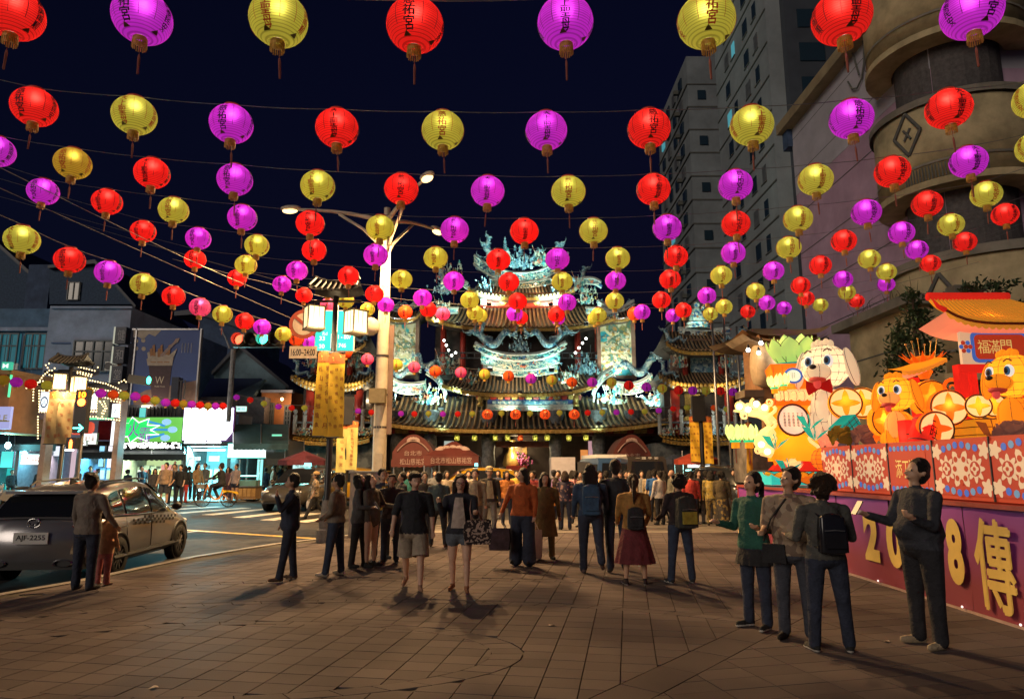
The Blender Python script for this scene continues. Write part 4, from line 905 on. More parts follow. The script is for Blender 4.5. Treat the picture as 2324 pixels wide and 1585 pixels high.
# ------------------------------------------------------------------ side pavilions
def pavilion(xl, xr, lab, mir, stat):
    t = thing('side_pavilion', lab, 'pavilion', (0,0,0)); Y = 39.0; f = -1 if mir else 1
    X = lambda k: (xl + (xr-xl)*k) if not mir else (xr - (xr-xl)*k)
    lo, hi = min(X(.0),X(1)), max(X(0),X(1))
    ROOF(lo+14, hi-14, 795, 752, Y+.4, Y+2.4, 20, 18, .8, t, back=True)
    ROOF(lo, hi, 878, 846, Y-.6, Y+1.6, 26, 22, .82, t, end=goldm)
    for i in range(22):
        p = P(lo+6+(hi-lo-12)*i/21, 874-18*abs(2*i/21-1)**3, Y-.75); MB().ball(p,(.12,.12,.14),8,6).build('tile_end', tile_y, t, True)
    ROOF(lo+6, hi-6, 1000, 984, Y-.8, Y+.6, 8, 22, .95, t, tile_y)
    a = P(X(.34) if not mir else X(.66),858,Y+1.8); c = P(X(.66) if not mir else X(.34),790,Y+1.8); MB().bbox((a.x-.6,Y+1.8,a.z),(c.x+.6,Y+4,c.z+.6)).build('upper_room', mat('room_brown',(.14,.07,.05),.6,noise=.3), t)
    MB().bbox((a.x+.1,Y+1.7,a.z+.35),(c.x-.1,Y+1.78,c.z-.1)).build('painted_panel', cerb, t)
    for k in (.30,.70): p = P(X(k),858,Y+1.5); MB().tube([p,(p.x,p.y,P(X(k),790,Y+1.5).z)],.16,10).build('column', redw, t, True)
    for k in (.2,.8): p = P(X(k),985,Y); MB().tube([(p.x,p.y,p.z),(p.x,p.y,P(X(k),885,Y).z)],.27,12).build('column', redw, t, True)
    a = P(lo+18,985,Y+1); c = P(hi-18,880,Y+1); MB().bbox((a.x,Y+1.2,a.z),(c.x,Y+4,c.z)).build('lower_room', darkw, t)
    MB().bbox((a.x+1.2,Y+1.1,a.z+.2),(a.x+2.1,Y+1.18,c.z-.3)).build('carved_door', goldm, t)
    a = P(lo-4,1075,Y); c = P(hi+4,1004,Y); MB().bbox((a.x,Y+.2,-.05),(c.x,Y+3,c.z)).build('base_wall', ramp_mat('carved_wall',[(.35,(.05,.06,.07)),(.6,(.16,.18,.18))],3,.6,'noise',1.0), t)
    for py in (958,972):
        a = P(lo,py,Y-.7); c = P(hi,py,Y-.7); MB().tube([a,c],.07,6).build('rail', stonec, t)
    for i in range(9):
        p = P(lo+4+(hi-lo-8)*i/8,985,Y-.7); MB().lathe([(.11,0),(.11,1.0),(.14,1.05),(.06,1.12),(.12,1.25),(.1,1.38),(0,1.42)],8,p).build('baluster', mat('stone_pale',(.35,.36,.34),.6,noise=.2), t)
    for i in range(4): cluster(lo+24+(hi-lo-48)*i/3,988,Y-.9,34,t,i,.7)
    dragon(X(.06),838,Y+.4,46,f,t,ry=.6*f); dragon(X(.94),838,Y+.4,46,-f,t,ry=-.6*f); dragon(X(.13),765,Y+1,50,f,t,ry=.3*f); dragon(X(.87),765,Y+1,50,-f,t,ry=-.3*f); cluster(X(.24),835,Y+1,34,t,0,1.3); cluster(X(.78),835,Y+1,34,t,1,1.3); dragon(X(.3),925,Y,36,f,t)
    RIDGE([(X(.22),752,Y+2.4),(X(.5),757,Y+2.4),(X(.78),752,Y+2.4)], 9, .3, t, cerb)
    if stat:
        q = P(1584,745,Y+2.4); s = MP(1584,745,Y+2.4)
        MB().lathe([(30*s,0),(30*s,4*s),(24*s,9*s),(26*s,13*s),(20*s,17*s)],14,q,sy=.6).build('pedestal', cer, t)
        mb = MB(); mb.lathe([(20*s,16*s),(19*s,26*s),(14*s,34*s),(11*s,42*s),(6*s,50*s)],12,q,sy=.6); mb.ball(q+Vector((0,0,56*s)),7*s,10,8); mb.tube([q+Vector((-10*s,0,44*s)),q+Vector((-17*s,-2*s,36*s)),q+Vector((-8*s,-6*s,32*s))],[4*s,3.5*s,2.5*s],8); mb.tube([q+Vector((10*s,0,44*s)),q+Vector((16*s,-2*s,54*s)),q+Vector((18*s,-2*s,66*s))],[4*s,3*s,1.5*s],8); mb.build('warrior_statue', cer, t, True)
        flood(1560,756,Y+.6,1584,700,Y+2.4,130,t,60); flood(1612,756,Y+.6,1584,700,Y+2.4,110,t,60)
    flood(X(.3),890,Y-1.6,X(.3),850,Y+.5,70,t,110,(1,.85,.55)); flood(X(.75),890,Y-1.6,X(.7),850,Y+.5,70,t,110,(1,.85,.55)); flood(X(.5),985,Y-2.0,X(.5),900,Y+1,110,t,120,(.9,.95,.8))
pavilion(664, 848, 'left side pavilion of the temple with dragon-tipped roof behind the yellow banners', False, False)
pavilion(1494, 1700, 'right side pavilion of the temple topped by a floodlit warrior statue', True, True)
# ------------------------------------------------------------------ left side of the street
def pbox(x0, x1, y0, y1, Y, d, m, name, parent, dz=0.0):
    """box whose front face fills the given pixels at distance Y, d deep"""
    a = P(x0, y1, Y); c = P(x1, y0, Y); xa, xc = P(x0,(y0+y1)/2,Y).x, P(x1,(y0+y1)/2,Y).x
    return MB().bbox((xa, Y, a.z), (xc, Y+d, c.z)).build(name, m, parent)
glassd = mat('dark_glass', (.02,.04,.06), .12, noise=0, spec=.6); framew = mat('window_frame', (.10,.12,.14), .5, noise=.1)
def window(x0, x1, y0, y1, Y, parent, nx=3, ny=2, gm=None, fm=None):
    w = pbox(x0, x1, y0, y1, Y-.05, .04, gm or glassd, 'window', parent)
    a = P(x0,y1,Y-.05); c = P(x1,y0,Y-.05); fm = fm or framew
    for i in range(nx+1):
        x = a.x+(c.x-a.x)*i/nx; MB().bbox((x-.04,Y-.12,a.z),(x+.04,Y-.055,c.z)).build('mullion', fm, w)
    for j in range(ny+1):
        z = a.z+(c.z-a.z)*(j/ny if j < ny else 1)*(1 if ny < 2 or j != 1 else 1.3); MB().bbox((a.x-.04,Y-.125,z-.04),(c.x+.04,Y-.057,z+.04)).build('mullion', fm, w)
    return w
wallb = mat('plaster_blue', (.10,.19,.32), .75, noise=.3, scale=1.2); wallw = mat('plaster_white', (.32,.39,.55), .7, noise=.25, scale=.8); walld = mat('plaster_dark', (.06,.10,.19), .8, noise=.3, scale=1)
walls = mat('plaster_grey', (.15,.25,.32), .75, noise=.3, scale=.9); wallo = mat('plaster_orange', (.42,.18,.07), .7, noise=.25, scale=1); roofd = mat('sheet_roof', (.05,.06,.09), .5, noise=.3, scale=2)
# far left block
t = thing('apartment_block', 'bluish two storey block with long barred window at the left edge', 'building', (0,0,0))
a = P(-200,700,41); c = P(114,700,41); MB().bbox((a.x,41,0),(c.x,55,c.z)).build('wall', wallb, t)
window(-60,44,757,836,41,t,5,2,glow('lit_window_teal',(.05,.3,.38),.25)); window(50,108,757,836,41,t,3,2,glow('lit_window_teal'))
pbox(-100,112,742,750,40.7,.3,wallw,'ledge',t); pbox(30,40,824,838,40.6,.1,white,'paper_bag',t)
for i in range(10): p = P(-20+i*13,842,40.6); MB().tube([p,p+Vector((0,0,2.2))],.02,5).build('window_bar', framew, t)
# pale building with side wall
t = thing('pale_building', 'pale boxy building with wide window and parapet above the gate', 'building', (0,0,0))
a = P(114,697,40); c = P(299,697,40); MB().bbox((a.x,40,0),(c.x,54,a.z)).build('wall', wallw, t)
pbox(114,300,694,699,39.8,.3,wallw,'parapet_cap',t); pbox(116,299,776,779,39.9,.12,mat('blue_band',(.08,.14,.3),.6),'band',t)
fr = pbox(158,262,768,845,39.85,.16,wallw,'window_surround',t); window(163,258,773,842,39.85,t,4,2)
w = pbox(238,266,820,840,39.3,.5,white,'air_conditioner',t); MB().lathe([(.0,0),(.22,0),(.22,-.02)],14,P(246,830,39.28),axis='Y').build('fan_grille', dark, w); 
for i in range(4): pbox(256,264,822+i*4,823.5+i*4,39.28,.02,dark,'louvre',w)
t = thing('house', 'dark gabled house standing high behind the pale building', 'building', (0,0,0))
L = [P(112,690,62),P(112,600,62),P(215,590,62),P(302,690,62)]; MB().prism(L,(0,10,0)).build('gable_wall', mat('gable_dark',(.05,.09,.16),.8,noise=.3), t); window(152,182,640,680,61.95,t,2,1)
MB().prism([P(108,602,61.5),P(215,588,61.5),P(308,692,61.5),P(306,698,61.5),P(214,597,61.5),P(108,608,61.5)],(0,11,0)).build('roof', roofd, t); pbox(60,112,600,700,63,8,walld,'annex',t)
t = thing('house', 'dark roofed house at the far left behind the bluish block', 'building', (0,0,0))
MB().prism([P(-150,700,66),P(-150,560,66),P(-20,540,66),P(92,640,66),P(92,700,66)],(0,8,0)).build('wall', mat('gable_dark'), t); MB().prism([P(-150,556,65.6),P(-20,536,65.6),P(98,642,65.6),P(96,650,65.6),P(-20,545,65.6),P(-150,564,65.6)],(0,9,0)).build('roof', roofd, t)
t = thing('rear_building', 'long dark building seen over the billboard', 'building', (0,0,0)); pbox(440,560,716,1000,60,8,walld,'wall',t); MB().prism([P(395,706,59.5),P(450,700,59.5),P(575,745,59.5),P(575,755,59.5),P(450,712,59.5),P(395,716,59.5)],(0,9,0)).build('roof', roofd, t)
# vertical sign
t = thing('vertical_sign', 'dark upright shop sign with white characters on the pale building', 'sign', P(275,800,39))
for i, ch in enumerate('健和堂'):
    zc = P(275,762+i*44,39).z - P(275,800,39).z; b_ = MB().box((0,0,zc),(.62,.5,.98)).build('sign_box', mat('sign_navy',(.02,.03,.06),.4), t)
    MB().box((-.35,-.03,zc),(.08,.5,.98)).build('side_light', glow('sign_edge',(.6,.62,.5),.6), b_); text_obj('character', ch, (.05,-.26,zc), .42,.6, mat('sign_grey',(.35,.36,.4),.6,noise=0), b_, bold=.02)
# billboard with the drink advert
t = thing('billboard', 'large dark blue advertising billboard with a loaded drink cup', 'billboard', (0,0,0)); BY = 38.4
pbox(302,449,748,918,BY,.15,ramp_mat('billboard_print',[(.35,(.012,.045,.22)),(.62,(.03,.08,.28)),(.75,(.16,.14,.22))],.35,.5,'noise',0,detail=2),'print',t)
for x0,x1,y0,y1 in ((300,303,745,921),(448,451,745,921),(300,451,745,748),(300,451,918,921)): pbox(x0,x1,y0,y1,BY-.06,.25,steel,'frame',t)
def art(pts, m, name, k=0): MB().prism([P(x,y,BY-.012-.006*k) for x,y in pts],(0,.006,0)).build(name, m, t)
cream = mat('print_cream',(.42,.36,.30),.6,noise=.2,scale=3); brown = mat('print_brown',(.06,.035,.045),.6,noise=.2); fry = mat('print_fry',(.36,.17,.07),.6,noise=.3,scale=5)
art([(303,749),(366,749),(352,763),(338,757),(325,770),(310,762),(303,765)],cream,'print_shape'); art([(303,900),(330,885),(448,862),(448,918),(303,918)],mat('print_tan',(.22,.15,.13),.6,noise=.3,scale=2),'print_shape')
for x,y in ((309,773),(325,772),(309,790),(326,791)): art([(x+5*math.cos(a_*PI/5),y+5*math.sin(a_*PI/5)) for a_ in range(10)],cream,'print_dot')
art([(337,826),(390,826),(380,918),(346,918)],brown,'cup',1); art([(333,818),(392,818),(391,829),(335,829)],cream,'cup_lid',2)
for i in range(9): x=340+i*5; art([(x-3,822),(x-6+i,800-8*(i%3)),(x-1+i,797-8*(i%3)),(x+4,822)],fry if i%3 else cream,'print_fry',3+i%3)
art([(332,815),(345,806),(360,810),(378,804),(394,812),(392,820),(336,820)],cream,'print_cream_top',6); art([(362,806),(395,775),(399,768),(408,766),(404,776),(397,780),(368,810)],mat('print_spoon',(.30,.22,.2),.6),'print_spoon',6); art([(376,812),(402,790),(396,806),(388,818)],cream,'print_shape',7)
for i in range(4): pbox(412+i*7,414+i*7,778,800,BY-.02,.01,mat('print_text',(.2,.22,.32),.6),'small_print',t)
text_obj('logo','W',P(362,862,BY-.05),.5,.42,mat('print_gold',(.5,.44,.34),.5,noise=0),t,bold=.0); text_obj('logo_line','Waffle House',P(362,876,BY-.05),.6,.1,mat('print_gold'),t)
for x in (318,432): pbox(x,x+3,921,1000,BY+.1,.12,steel,'leg',t)
for x in (330,440): MB().box(P(x,922,BY-.9),(.3,.25,.12)).build('lamp', glow('billboard_lamp',(1,.75,.4),4), t); light('billboard_light', t, P(x,918,BY-.9), 60, (1,.8,.6), 'POINT', .1)
t = thing('roof_stack', 'dark box and antenna frame on the roof before the billboard', 'sign', (0,0,0)); pbox(388,404,855,912,37.6,.5,mat('box_navy',(.015,.025,.06),.5),'box',t); pbox(408,410,862,912,37.6,.08,dark,'post',t); pbox(404,418,862,864,37.6,.08,dark,'crossbar',t); pbox(417,419,862,912,37.6,.08,dark,'post',t)
# gabled grey house and orange house
t = thing('house', 'grey gabled house with dark lean-to roof behind the white screen', 'building', (0,0,0)); HY = 44
MB().prism([P(486,1060,HY),P(486,838,HY),P(540,782,HY),P(648,872,HY),P(648,1060,HY)],(0,9,0)).build('gable_wall', walls, t)
MB().prism([P(480,842,HY-.4),P(540,778,HY-.4),P(655,874,HY-.4),P(655,882,HY-.4),P(540,788,HY-.4),P(480,850,HY-.4)],(0,10,0)).build('roof', roofd, t)
MB().prism([P(452,905,HY-3),P(478,858,HY-.5),P(594,858,HY-.5),P(570,905,HY-3)],(0,.2,-.1)).build('lean_to_roof', mat('blue_sheet',(.02,.03,.10),.4), t); MB().prism([P(505,905,HY-3),P(600,860,HY-1),P(570,905,HY-3),P(600,905,HY-3)],(0,.4,0)).build('lean_to_wall', walls, t)
pbox(450,600,900,960,HY-3,3,mat('plaster_dark_grey',(.12,.12,.14),.8,noise=.3),'front_wall',t); pbox(532,540,915,927,HY-3.1,.1,dark,'vent',t)  # front wall in one even dark grey plaster
t = thing('house', 'orange rendered house with barred windows beside the temple wall', 'building', (0,0,0))
a = P(594,886,42); c = P(662,892,42); MB().bbox((a.x,42,0),(c.x,52,a.z)).build('wall', wallo, t); pbox(592,664,884,890,41.8,.4,wallw,'parapet',t); window(609,622,915,966,42,t,2,4); window(645,660,920,968,42,t,2,4)
MB().ball(P(640,905,41.2),.09,10,8).build('added_wall_bulb', glow('added_wall_bulb',(1,.7,.35),8), t, True); light('added_wall_light', t, P(640,908,41.0), 70, (1,.55,.25), 'POINT', .1)  # added bulb and point light to warm the orange wall
# balcony strip above the shops
t = thing('shop_row', 'row of lit night market shops under dark awnings', 'shops', (0,0,0)); SY = 37.0
pbox(-80,270,1000,1014,SY-.6,3,darkw,'fascia',t); pbox(270,420,918,948,SY+.8,.3,mat('corrugated',(.06,.07,.09),.6,noise=.4,scale=3),'corrugated_wall',t); pbox(270,660,996,1012,SY-.2,3,darkw,'fascia',t)
pbox(300,540,940,1010,SY+1.2,2,walld,'upper_wall',t)
for i in range(16): pbox(283+i*8,285+i*8,922,946,SY+.6,.1,dark,'balcony_bar',t)
for x0, x1, m_, col, e in ((-60,34,'bay_teal',(.04,.60,.55),120),(38,88,'bay_blue',(.10,.50,.70),100),(92,172,'bay_pinkish',(.75,.55,.62),90),(176,268,'bay_cyan',(.10,.55,1.0),150),(276,412,'bay_lime',(.62,.80,.38),150),(420,516,'bay_white',(.22,.90,1.0),300),(520,560,'bay_counter',(.15,.55,.6),60)):
    pbox(x0,x1,1014,1124,SY+2.6,.1,glow('shop_'+m_,tuple(v*.8 for v in col),1.0),'shop_back',t)
    for xx in (x0,x1): pbox(xx-2,xx+2,1005,1126,SY+.2,2.4,mat('shop_wall',(.3,.32,.33),.6,noise=.2),'party_wall',t)
    a = P((x0+x1)/2,1020,SY+.6); light('shop_light', t, a, e*3.2, col, 'AREA', 1.6, (0,-.75,-1), sy=.6)
    pbox(x0+6,x1-6,1019,1022,SY+.9,.06,glow('tube_light',(.85,1,1),6),'tube_lamp',t)
rr = random.Random(5)
for x0, x1 in ((180,264),(280,408),(424,512)):           # fridges, posters and shelves inside
    k = int((x1-x0)/15)
    for i in range(k):
        x = x0+i*15; c_ = rr.choice([(.2,.5,.8),(.8,.75,.3),(.2,.7,.4),(.8,.85,.9),(.75,.2,.2)]); f = pbox(x,x+12,1060+rr.uniform(-8,4),1112,SY+1.6,.5,mat('fridge_%d'%(i%3),(.5,.55,.58),.4),'fridge',t); pbox(x+1.5,x+10.5,1066,1086,SY+1.56,.04,glow('poster_%d%d%d'%tuple(int(v*9) for v in c_),c_,.75),'poster',f); pbox(x+1.5,x+10.5,1089,1108,SY+1.56,.04,glow('fridge_glass',(.45,.8,.85),.8),'glass',f)
pbox(424,452,1036,1044,SY+.4,.1,glow('small_sign',(.9,.95,.95),1.0),'hanging_sign',t); pbox(474,496,1034,1046,SY+.4,.1,glow('small_sign'),'hanging_sign',t); pbox(418,424,1036,1046,SY+.4,.1,redw,'hanging_sign',t); pbox(366,402,1054,1066,SY+.3,.1,glow('salmon_sign',(.9,.35,.3),.9),'hanging_sign',t)
text_obj('sign_text','飲料 冰沙',P(438,1040,SY+.35),.55,.14,inkd,t); 
aw = mat('awning_teal',(.035,.09,.11),.6,noise=.3,scale=2); awd = mat('awning_dark',(.02,.03,.04),.6,noise=.2)
def awning(x0,x1,y0,y1,ya,yb,m,lab):
    t = thing('awning', lab, 'awning', (0,0,0)); MB().grid(lambda u,v: P(x0+(x1-x0)*u, y0+(y1-y0)*v, ya+(yb-ya)*v), 12, 4).build('canopy', m, t)
    MB().grid(lambda u,v: P(x0+(x1-x0)*u, y1, yb)-Vector((0,.01,.28*v+.05*v*abs(math.sin(u*40)))), 40, 1).build('valance', m, t)
    for u in (0,.5,1): MB().tube([P(x0+(x1-x0)*u,y0,ya),P(x0+(x1-x0)*u,y1,yb)],.03,6).build('rib', steel, t)
awning(530,655,962,1006,37.5,34.8,aw,'wide teal awning over the menu counter'); awning(-60,128,976,1008,37,33.5,awd,'dark awning at the left edge of the shops'); awning(178,275,1008,1026,37,34.5,awd,'small slanting awning left of the green sign'); awning(270,418,1014,1030,37,35.2,awd,'dark awning under the glittering strip'); awning(604,690,1000,1040,36.5,33.5,awd,'tattered dark awning beside the food stall')
q = thing('bare_lamp','glaring cyan-white lamp under the left awning','lamp',P(18,1010,33)); MB().ball((0,0,0),(.12,.12,.16),12,8).build('bulb', glow('lamp_cyan',(.5,1,1),20), q, True); MB().tube([(0,0,.15),(0,0,.5)],.01,5).build('cord', black, q); light('lamp_light', q, (0,-.25,0), 220, (.25,.95,1.0), 'POINT', .1)
# illuminated signs
t = thing('led_sign', 'green comic style light sign with purple characters', 'sign', P(345,975,36.4)); w,h = 141*MP(345,975,36.4), 57*MP(345,975,36.4)
MB().box((0,.08,0),(w+.12,.14,h+.12)).build('cabinet', dark, t); MB().box((0,0,0),(w,.03,h)).build('panel', glow('led_green',(.18,.62,.10),.9), t)
st_ = [];
for i in range(18):
    a_ = 2*PI*i/18; r_ = (.95 if i%2 else .55); st_.append((-.85+1.35*r_*math.cos(a_)*(1.05), -.02, .0+.72*r_*math.sin(a_)))
MB().prism(st_,(0,.01,0)).build('burst', glow('led_bright_green',(.03,.85,.16),1.0), t)
mb = MB(); mb.tube([Vector(p)-Vector((0,.02,0)) for p in st_]+[Vector(st_[0])-Vector((0,.02,0))],.035,4); mb.build('burst_outline', glow('led_white',(.9,1,.95),1.6), t)
text_obj('character','火',(-.95,-.05,.05),.55,.85,glow('led_purple',(.30,.04,.45),.9),t,bold=.04,u=(1,0,.15)); text_obj('character','霸',(-.35,-.05,-.25),.6,.75,glow('led_purple'),t,bold=.03)
for i,z in enumerate((.42,.02,-.42)): MB().ball((.75+.35*(i==1),-.03,z),(.26,.02,.17),12,6).build('splash', glow('led_sky',(.35,.65,.95),.95), t, True); MB().box((.2+.3*(i==1),-.02,z*.8),(1.0,.01,.12),ry=z*.6).build('ray', glow('led_blue',(.05,.35,.8),.8), t)
MB().ball((-1.25,-.05,.42),(.28,.02,.16),10,6).build('badge', glow('led_bright_green'), t, True)
t = thing('led_strip', 'glittering white bulb strip below the green sign', 'sign', P(340,1010,36.2)); mb = MB(); rr = random.Random(9); w = 138*MP(340,1010,36.2)
for i in range(150): mb.ball((rr.uniform(-w/2,w/2),-.05,rr.uniform(-.13,.13)),.045,6,4)
struct(mb.build('bulbs', glow('bulb_hot',(1,1,.95),5), t),'stuff'); MB().box((0,0,0),(w+.1,.06,.36)).build('backing', black, t)
t = thing('white_screen', 'overexposed white advertising screen above the shops', 'screen', P(472,961,36.3)); w,h = 111*MP(472,961,36.3), 72*MP(472,961,36.3)
MB().prism([(-w/2,0,-h/2),(w*.38,0,-h/2),(w/2,0,-h*.26),(w/2,0,h/2),(-w/2,0,h/2)],(0,.04,0)).build('panel', glow('screen_white',(.92,.97,1.0),6.0,True), t); MB().box((0,.14,0),(w+.15,.16,h+.15)).build('cabinet', mat('cabinet_violet',(.10,.03,.14),.5), t)
for i in range(2): pbox(417+i*52,464+i*34,1000,1004,36.0,.08,glow('tube_light'),'tube_lamp',t) if False else None
t2 = thing('tube_lamps', 'pair of white tube lamps under the white screen', 'lamp', (0,0,0)); pbox(418,466,1001,1005,36.0,.08,glow('tube_light'),'tube',t2); pbox(470,500,1001,1005,36.0,.08,glow('tube_light'),'tube',t2)
t = thing('menu_sign', 'bright white menu light box with rows of prices over the counter', 'sign', P(570,1022,35.2)); w,h = 104*MP(570,1022,35.2), 30*MP(570,1022,35.2)
MB().box((0,.05,0),(w+.08,.12,h+.08)).build('cabinet', glow('menu_edge',(.1,.8,.7),.8), t); MB().box((0,-.02,0),(w,.03,h)).build('panel', glow('menu_white',(.80,.98,.95),2.0), t)
mb = MB(); rr = random.Random(3)
for i in range(5):
    put_text(mb,'綜合飲品',(-w*.45,-.04,h*(.36-.18*i)),.16,.07,bold=.02); put_text(mb,'招牌茶 35',(w*.22,-.04,h*(.36-.18*i)),.28,.05); put_text(mb,'冰沙',(w*.36,-.04,h*(.36-.18*i)),.16,.08,bold=.03)
mb.build('lettering', glow('menu_ink',(.02,.25,.5),.3), t)
for x0,x1,y0,y1,Y,txt,ink,lab,em in ((50,97,1031,1053,33.5,'香腸','red','small white light box with red characters at the left shops',1.6),(190,220,983,1007,35.5,'廣告藥','red','white sign with three red characters beside the traffic light',.75),(536,560,922,933,40,'藥局','green','small white-green light box on the grey house',1.6),(168,196,1000,1010,34.8,'●●','red','narrow pale light box with orange dots over a stall',.9),(666,706,1048,1063,29,'豬血糕','black','lit sign with black characters under the maroon umbrella',1.3),(1560,1610,1045,1060,27.5,'芒果冰','red','green-white lit sign with red characters under the red umbrella',1.1),(1644,1682,1063,1070,27,'','black','thin white light box right of the red umbrella',1.2)):
    t = thing('light_box', lab, 'sign', P((x0+x1)/2,(y0+y1)/2,Y), 0, 'small light box signs'); k = MP(x0,y0,Y); w,h = (x1-x0)*k,(y1-y0)*k
    MB().box((0,0,0),(w,.14,h)).build('box', glow('lightbox_%s'%ink,{'red':(.85,.92,.85),'green':(.5,1,.85),'black':(.55,.95,.9)}[ink],em), t); MB().box((0,.02,0),(w+.05,.13,h+.05)).build('rim', steel, t)
    if txt: text_obj('lettering',txt,(0,-.076,0),w*.75,h*.6,{'red':mat('ink_red',(.6,.03,.03),.6,noise=0),'green':mat('ink_green',(.02,.3,.2),.6,noise=0),'black':inkd}[ink],t,bold=.02)
pbox(222,252,954,998,36,.1,mat('maroon_panel',(.22,.02,.04),.6,noise=.2),'wall_panel',bpy.data.objects['shop_row'])
for px,py,nm in ((201,970,'right'),(174,972,'left')):
    t = thing('sky_lantern', f'big red lantern with ink stroke, {nm} of the pair by the traffic light', 'lantern', P(px,py,35)); MB().lathe([(.16,-.3),(.26,-.15),(.27,.05),(.24,.22),(.12,.3)],12).build('shell', glow('lantern_flat_red',(.85,.10,.05),.8), t, True); text_obj('character','平',(.06,-.285,0),.16,.2,inkd,t,bold=.02)
t = thing('metro_sign', 'small green metro light box with a white M at the left edge', 'sign', P(17,830,30)); MB().box((0,0,0),(.42,.14,.34)).build('box', glow('metro_green',(.05,.55,.35),.8), t); text_obj('lettering','M',(-.03,-.08,0),.26,.2,glow('sign_white'),t,bold=.02)
t = thing('kiosk', 'orange-walled kiosk with green neon edge at the left frame edge', 'building', (0,0,0)); pbox(-60,20,845,980,30.4,4,wallo,'wall',t); pbox(-60,26,838,848,30.2,4,mat('kiosk_roof',(.4,.2,.08),.6),'roof',t); pbox(20,22,850,900,30.3,.1,glow('neon_green',(.1,.9,.4),1.2),'neon_edge',t)
t = thing('light_box', 'lilac light box with pale letters at the left frame edge', 'sign', P(2,948,29.8), 0, 'small light box signs'); MB().box((0,0,0),(.9,.15,.98)).build('box', glow('lilac',(.42,.45,.85),.75), t); text_obj('lettering','LE',(.16,-.09,0),.36,.26,mat('pale_yellow',(.7,.72,.4),.6),t,bold=.02); MB().box((0,-.085,-.14),(.9,.01,.05)).build('stripe', mat('pale_yellow'), t)
for i,(x0,x1,y0,y1,c_,e_,lab_) in enumerate(((96,118,998,1012,(.9,.35,.6),1.2,'small pink light box under the left awning'),(124,143,1012,1034,(.8,.85,.95),1.1,'square white light box beside the left lantern post'),(226,236,1012,1058,(.3,.7,1.0),1.2,'upright blue light tube panel left of the green sign'),(246,256,1012,1060,(.9,.9,1.0),1.3,'upright white light panel left of the green sign'),(150,166,938,952,(.95,.15,.1),.9,'little red light box beside the countdown signal'),(4,30,1024,1060,(.1,.8,.75),1.0,'turquoise lit panel at the far left stall'),(318,331,925,946,(.15,.75,.7),.9,'small turquoise window light above the green sign'),(628,650,1012,1018,(.2,.9,.75),1.0,'thin turquoise lamp strip under the tattered awning'),(618,640,985,989,(.2,.85,.6),.8,'thin green lamp strip above the tattered awning'),(584,596,1042,1100,(.3,.9,.9),1.0,'upright cyan lit panel right of the menu counter'))):
    t = thing('shop_light_box', lab_, 'sign', P((x0+x1)/2,(y0+y1)/2,35.0), 0, 'plain lit panels of the shops'); k = MP(x0,y0,35.0); MB().box((0,0,0),((x1-x0)*k,.12,(y1-y0)*k)).build('box', glow('panel_%d'%i,c_,e_), t); MB().box((0,.03,0),((x1-x0)*k+.06,.1,(y1-y0)*k+.06)).build('rim', dark, t)
# ------------------------------------------------------------------ night market gate outlined with bulbs
t = thing('market_gate', 'night market gate traced with rows of glowing bulbs and chevron', 'gate', (0,0,0)); GY = 31
bw = glow('bulb_warm',(1,.74,.36),3.2)
for x in (98,262): pbox(x-6,x+6,905,1110,GY+.3,.5,mat('gate_pillar',(.35,.25,.2),.6),'pillar',t)
pbox(88,272,880,950,GY+.4,.4,mat('gate_board',(.16,.12,.13),.6,noise=.3),'board',t)
for x0,x1,y0,y1 in ((85,200,862,882),(170,290,868,892),(100,225,840,858)):
    MB().grid(lambda u,v: P(x0+(x1-x0)*u, y1-(y1-y0)*v-9*abs(2*u-1)**3*(1-v), GY-.3+1.0*v), 14, 3).build('roof', mat('gate_roof',(.10,.10,.12),.5), t)
for x0,x1,y0,y1 in ((91,110,889,932),(192,218,889,928),(254,270,916,946)): pbox(x0,x1,y0,y1,GY+.1,.1,glow('gate_sign_white',(.80,.92,1.0),1.3),'sign_panel',t)
mb = MB(); mb.lathe([(.16,0),(.22,0)],18,P(100,912,GY+.05),axis='Y',sx=.8,sy=1.2); put_text(mb,'人',P(100,912,GY+.04),.2,.26); put_text(mb,'街',P(205,898,GY+.04),.36,.2); put_text(mb,'人',P(262,932,GY+.04),.18,.24); mb.build('sign_print', mat('print_blue',(.05,.08,.2),.6,noise=0), t)
pbox(220,246,905,948,GY+.15,.1,mat('gate_grey',(.15,.17,.16),.6),'chevron_board',t)
LNS = [[(84,872),(98,852),(112,840),(104,828),(118,821),(122,830)],[(60,880),(84,868),(104,862)],[(172,830),(215,841),(222,833),(226,842)],[(176,842),(214,851)],[(176,846),(212,855)],[(180,857),(240,870),(268,882),(290,896),(288,902)],[(183,876),(245,886),(287,894)],[(186,893),(245,903),(285,906)],[(190,886),(191,931),(219,932),(220,886),(190,886)],[(89,886),(89,934),(112,934),(112,886),(89,886)],[(222,948),(271,953),(272,912),(246,908)],[(76,882),(75,915)],[(112,850),(140,860),(175,868)],[(118,840),(130,830)],[(226,910),(236,910),(242,926),(232,944),(222,944)],[(228,912),(238,926),(228,942)],[(192,934),(218,934),(218,945),(192,945),(192,934)],[(108,940),(112,1000)],[(86,945),(86,1000)],[(270,868),(282,862),(290,870)]]
mb = MB()
for L in LNS:
    for (xa,ya),(xb,yb) in zip(L,L[1:]):
        k = max(1,int(math.hypot(xb-xa,yb-ya)/5.6))
        for i in range(k): mb.ball(P(xa+(xb-xa)*i/k,ya+(yb-ya)*i/k,GY-.42),.034,6,4)
struct(mb.build('bulbs', bw, t),'stuff')
light('bulb_glow', t, P(180,870,GY-1.6), 120, (1,.85,.55), 'POINT', .6); light('bulb_glow', t, P(110,910,GY-1.4), 60, (1,.85,.6), 'POINT', .5)
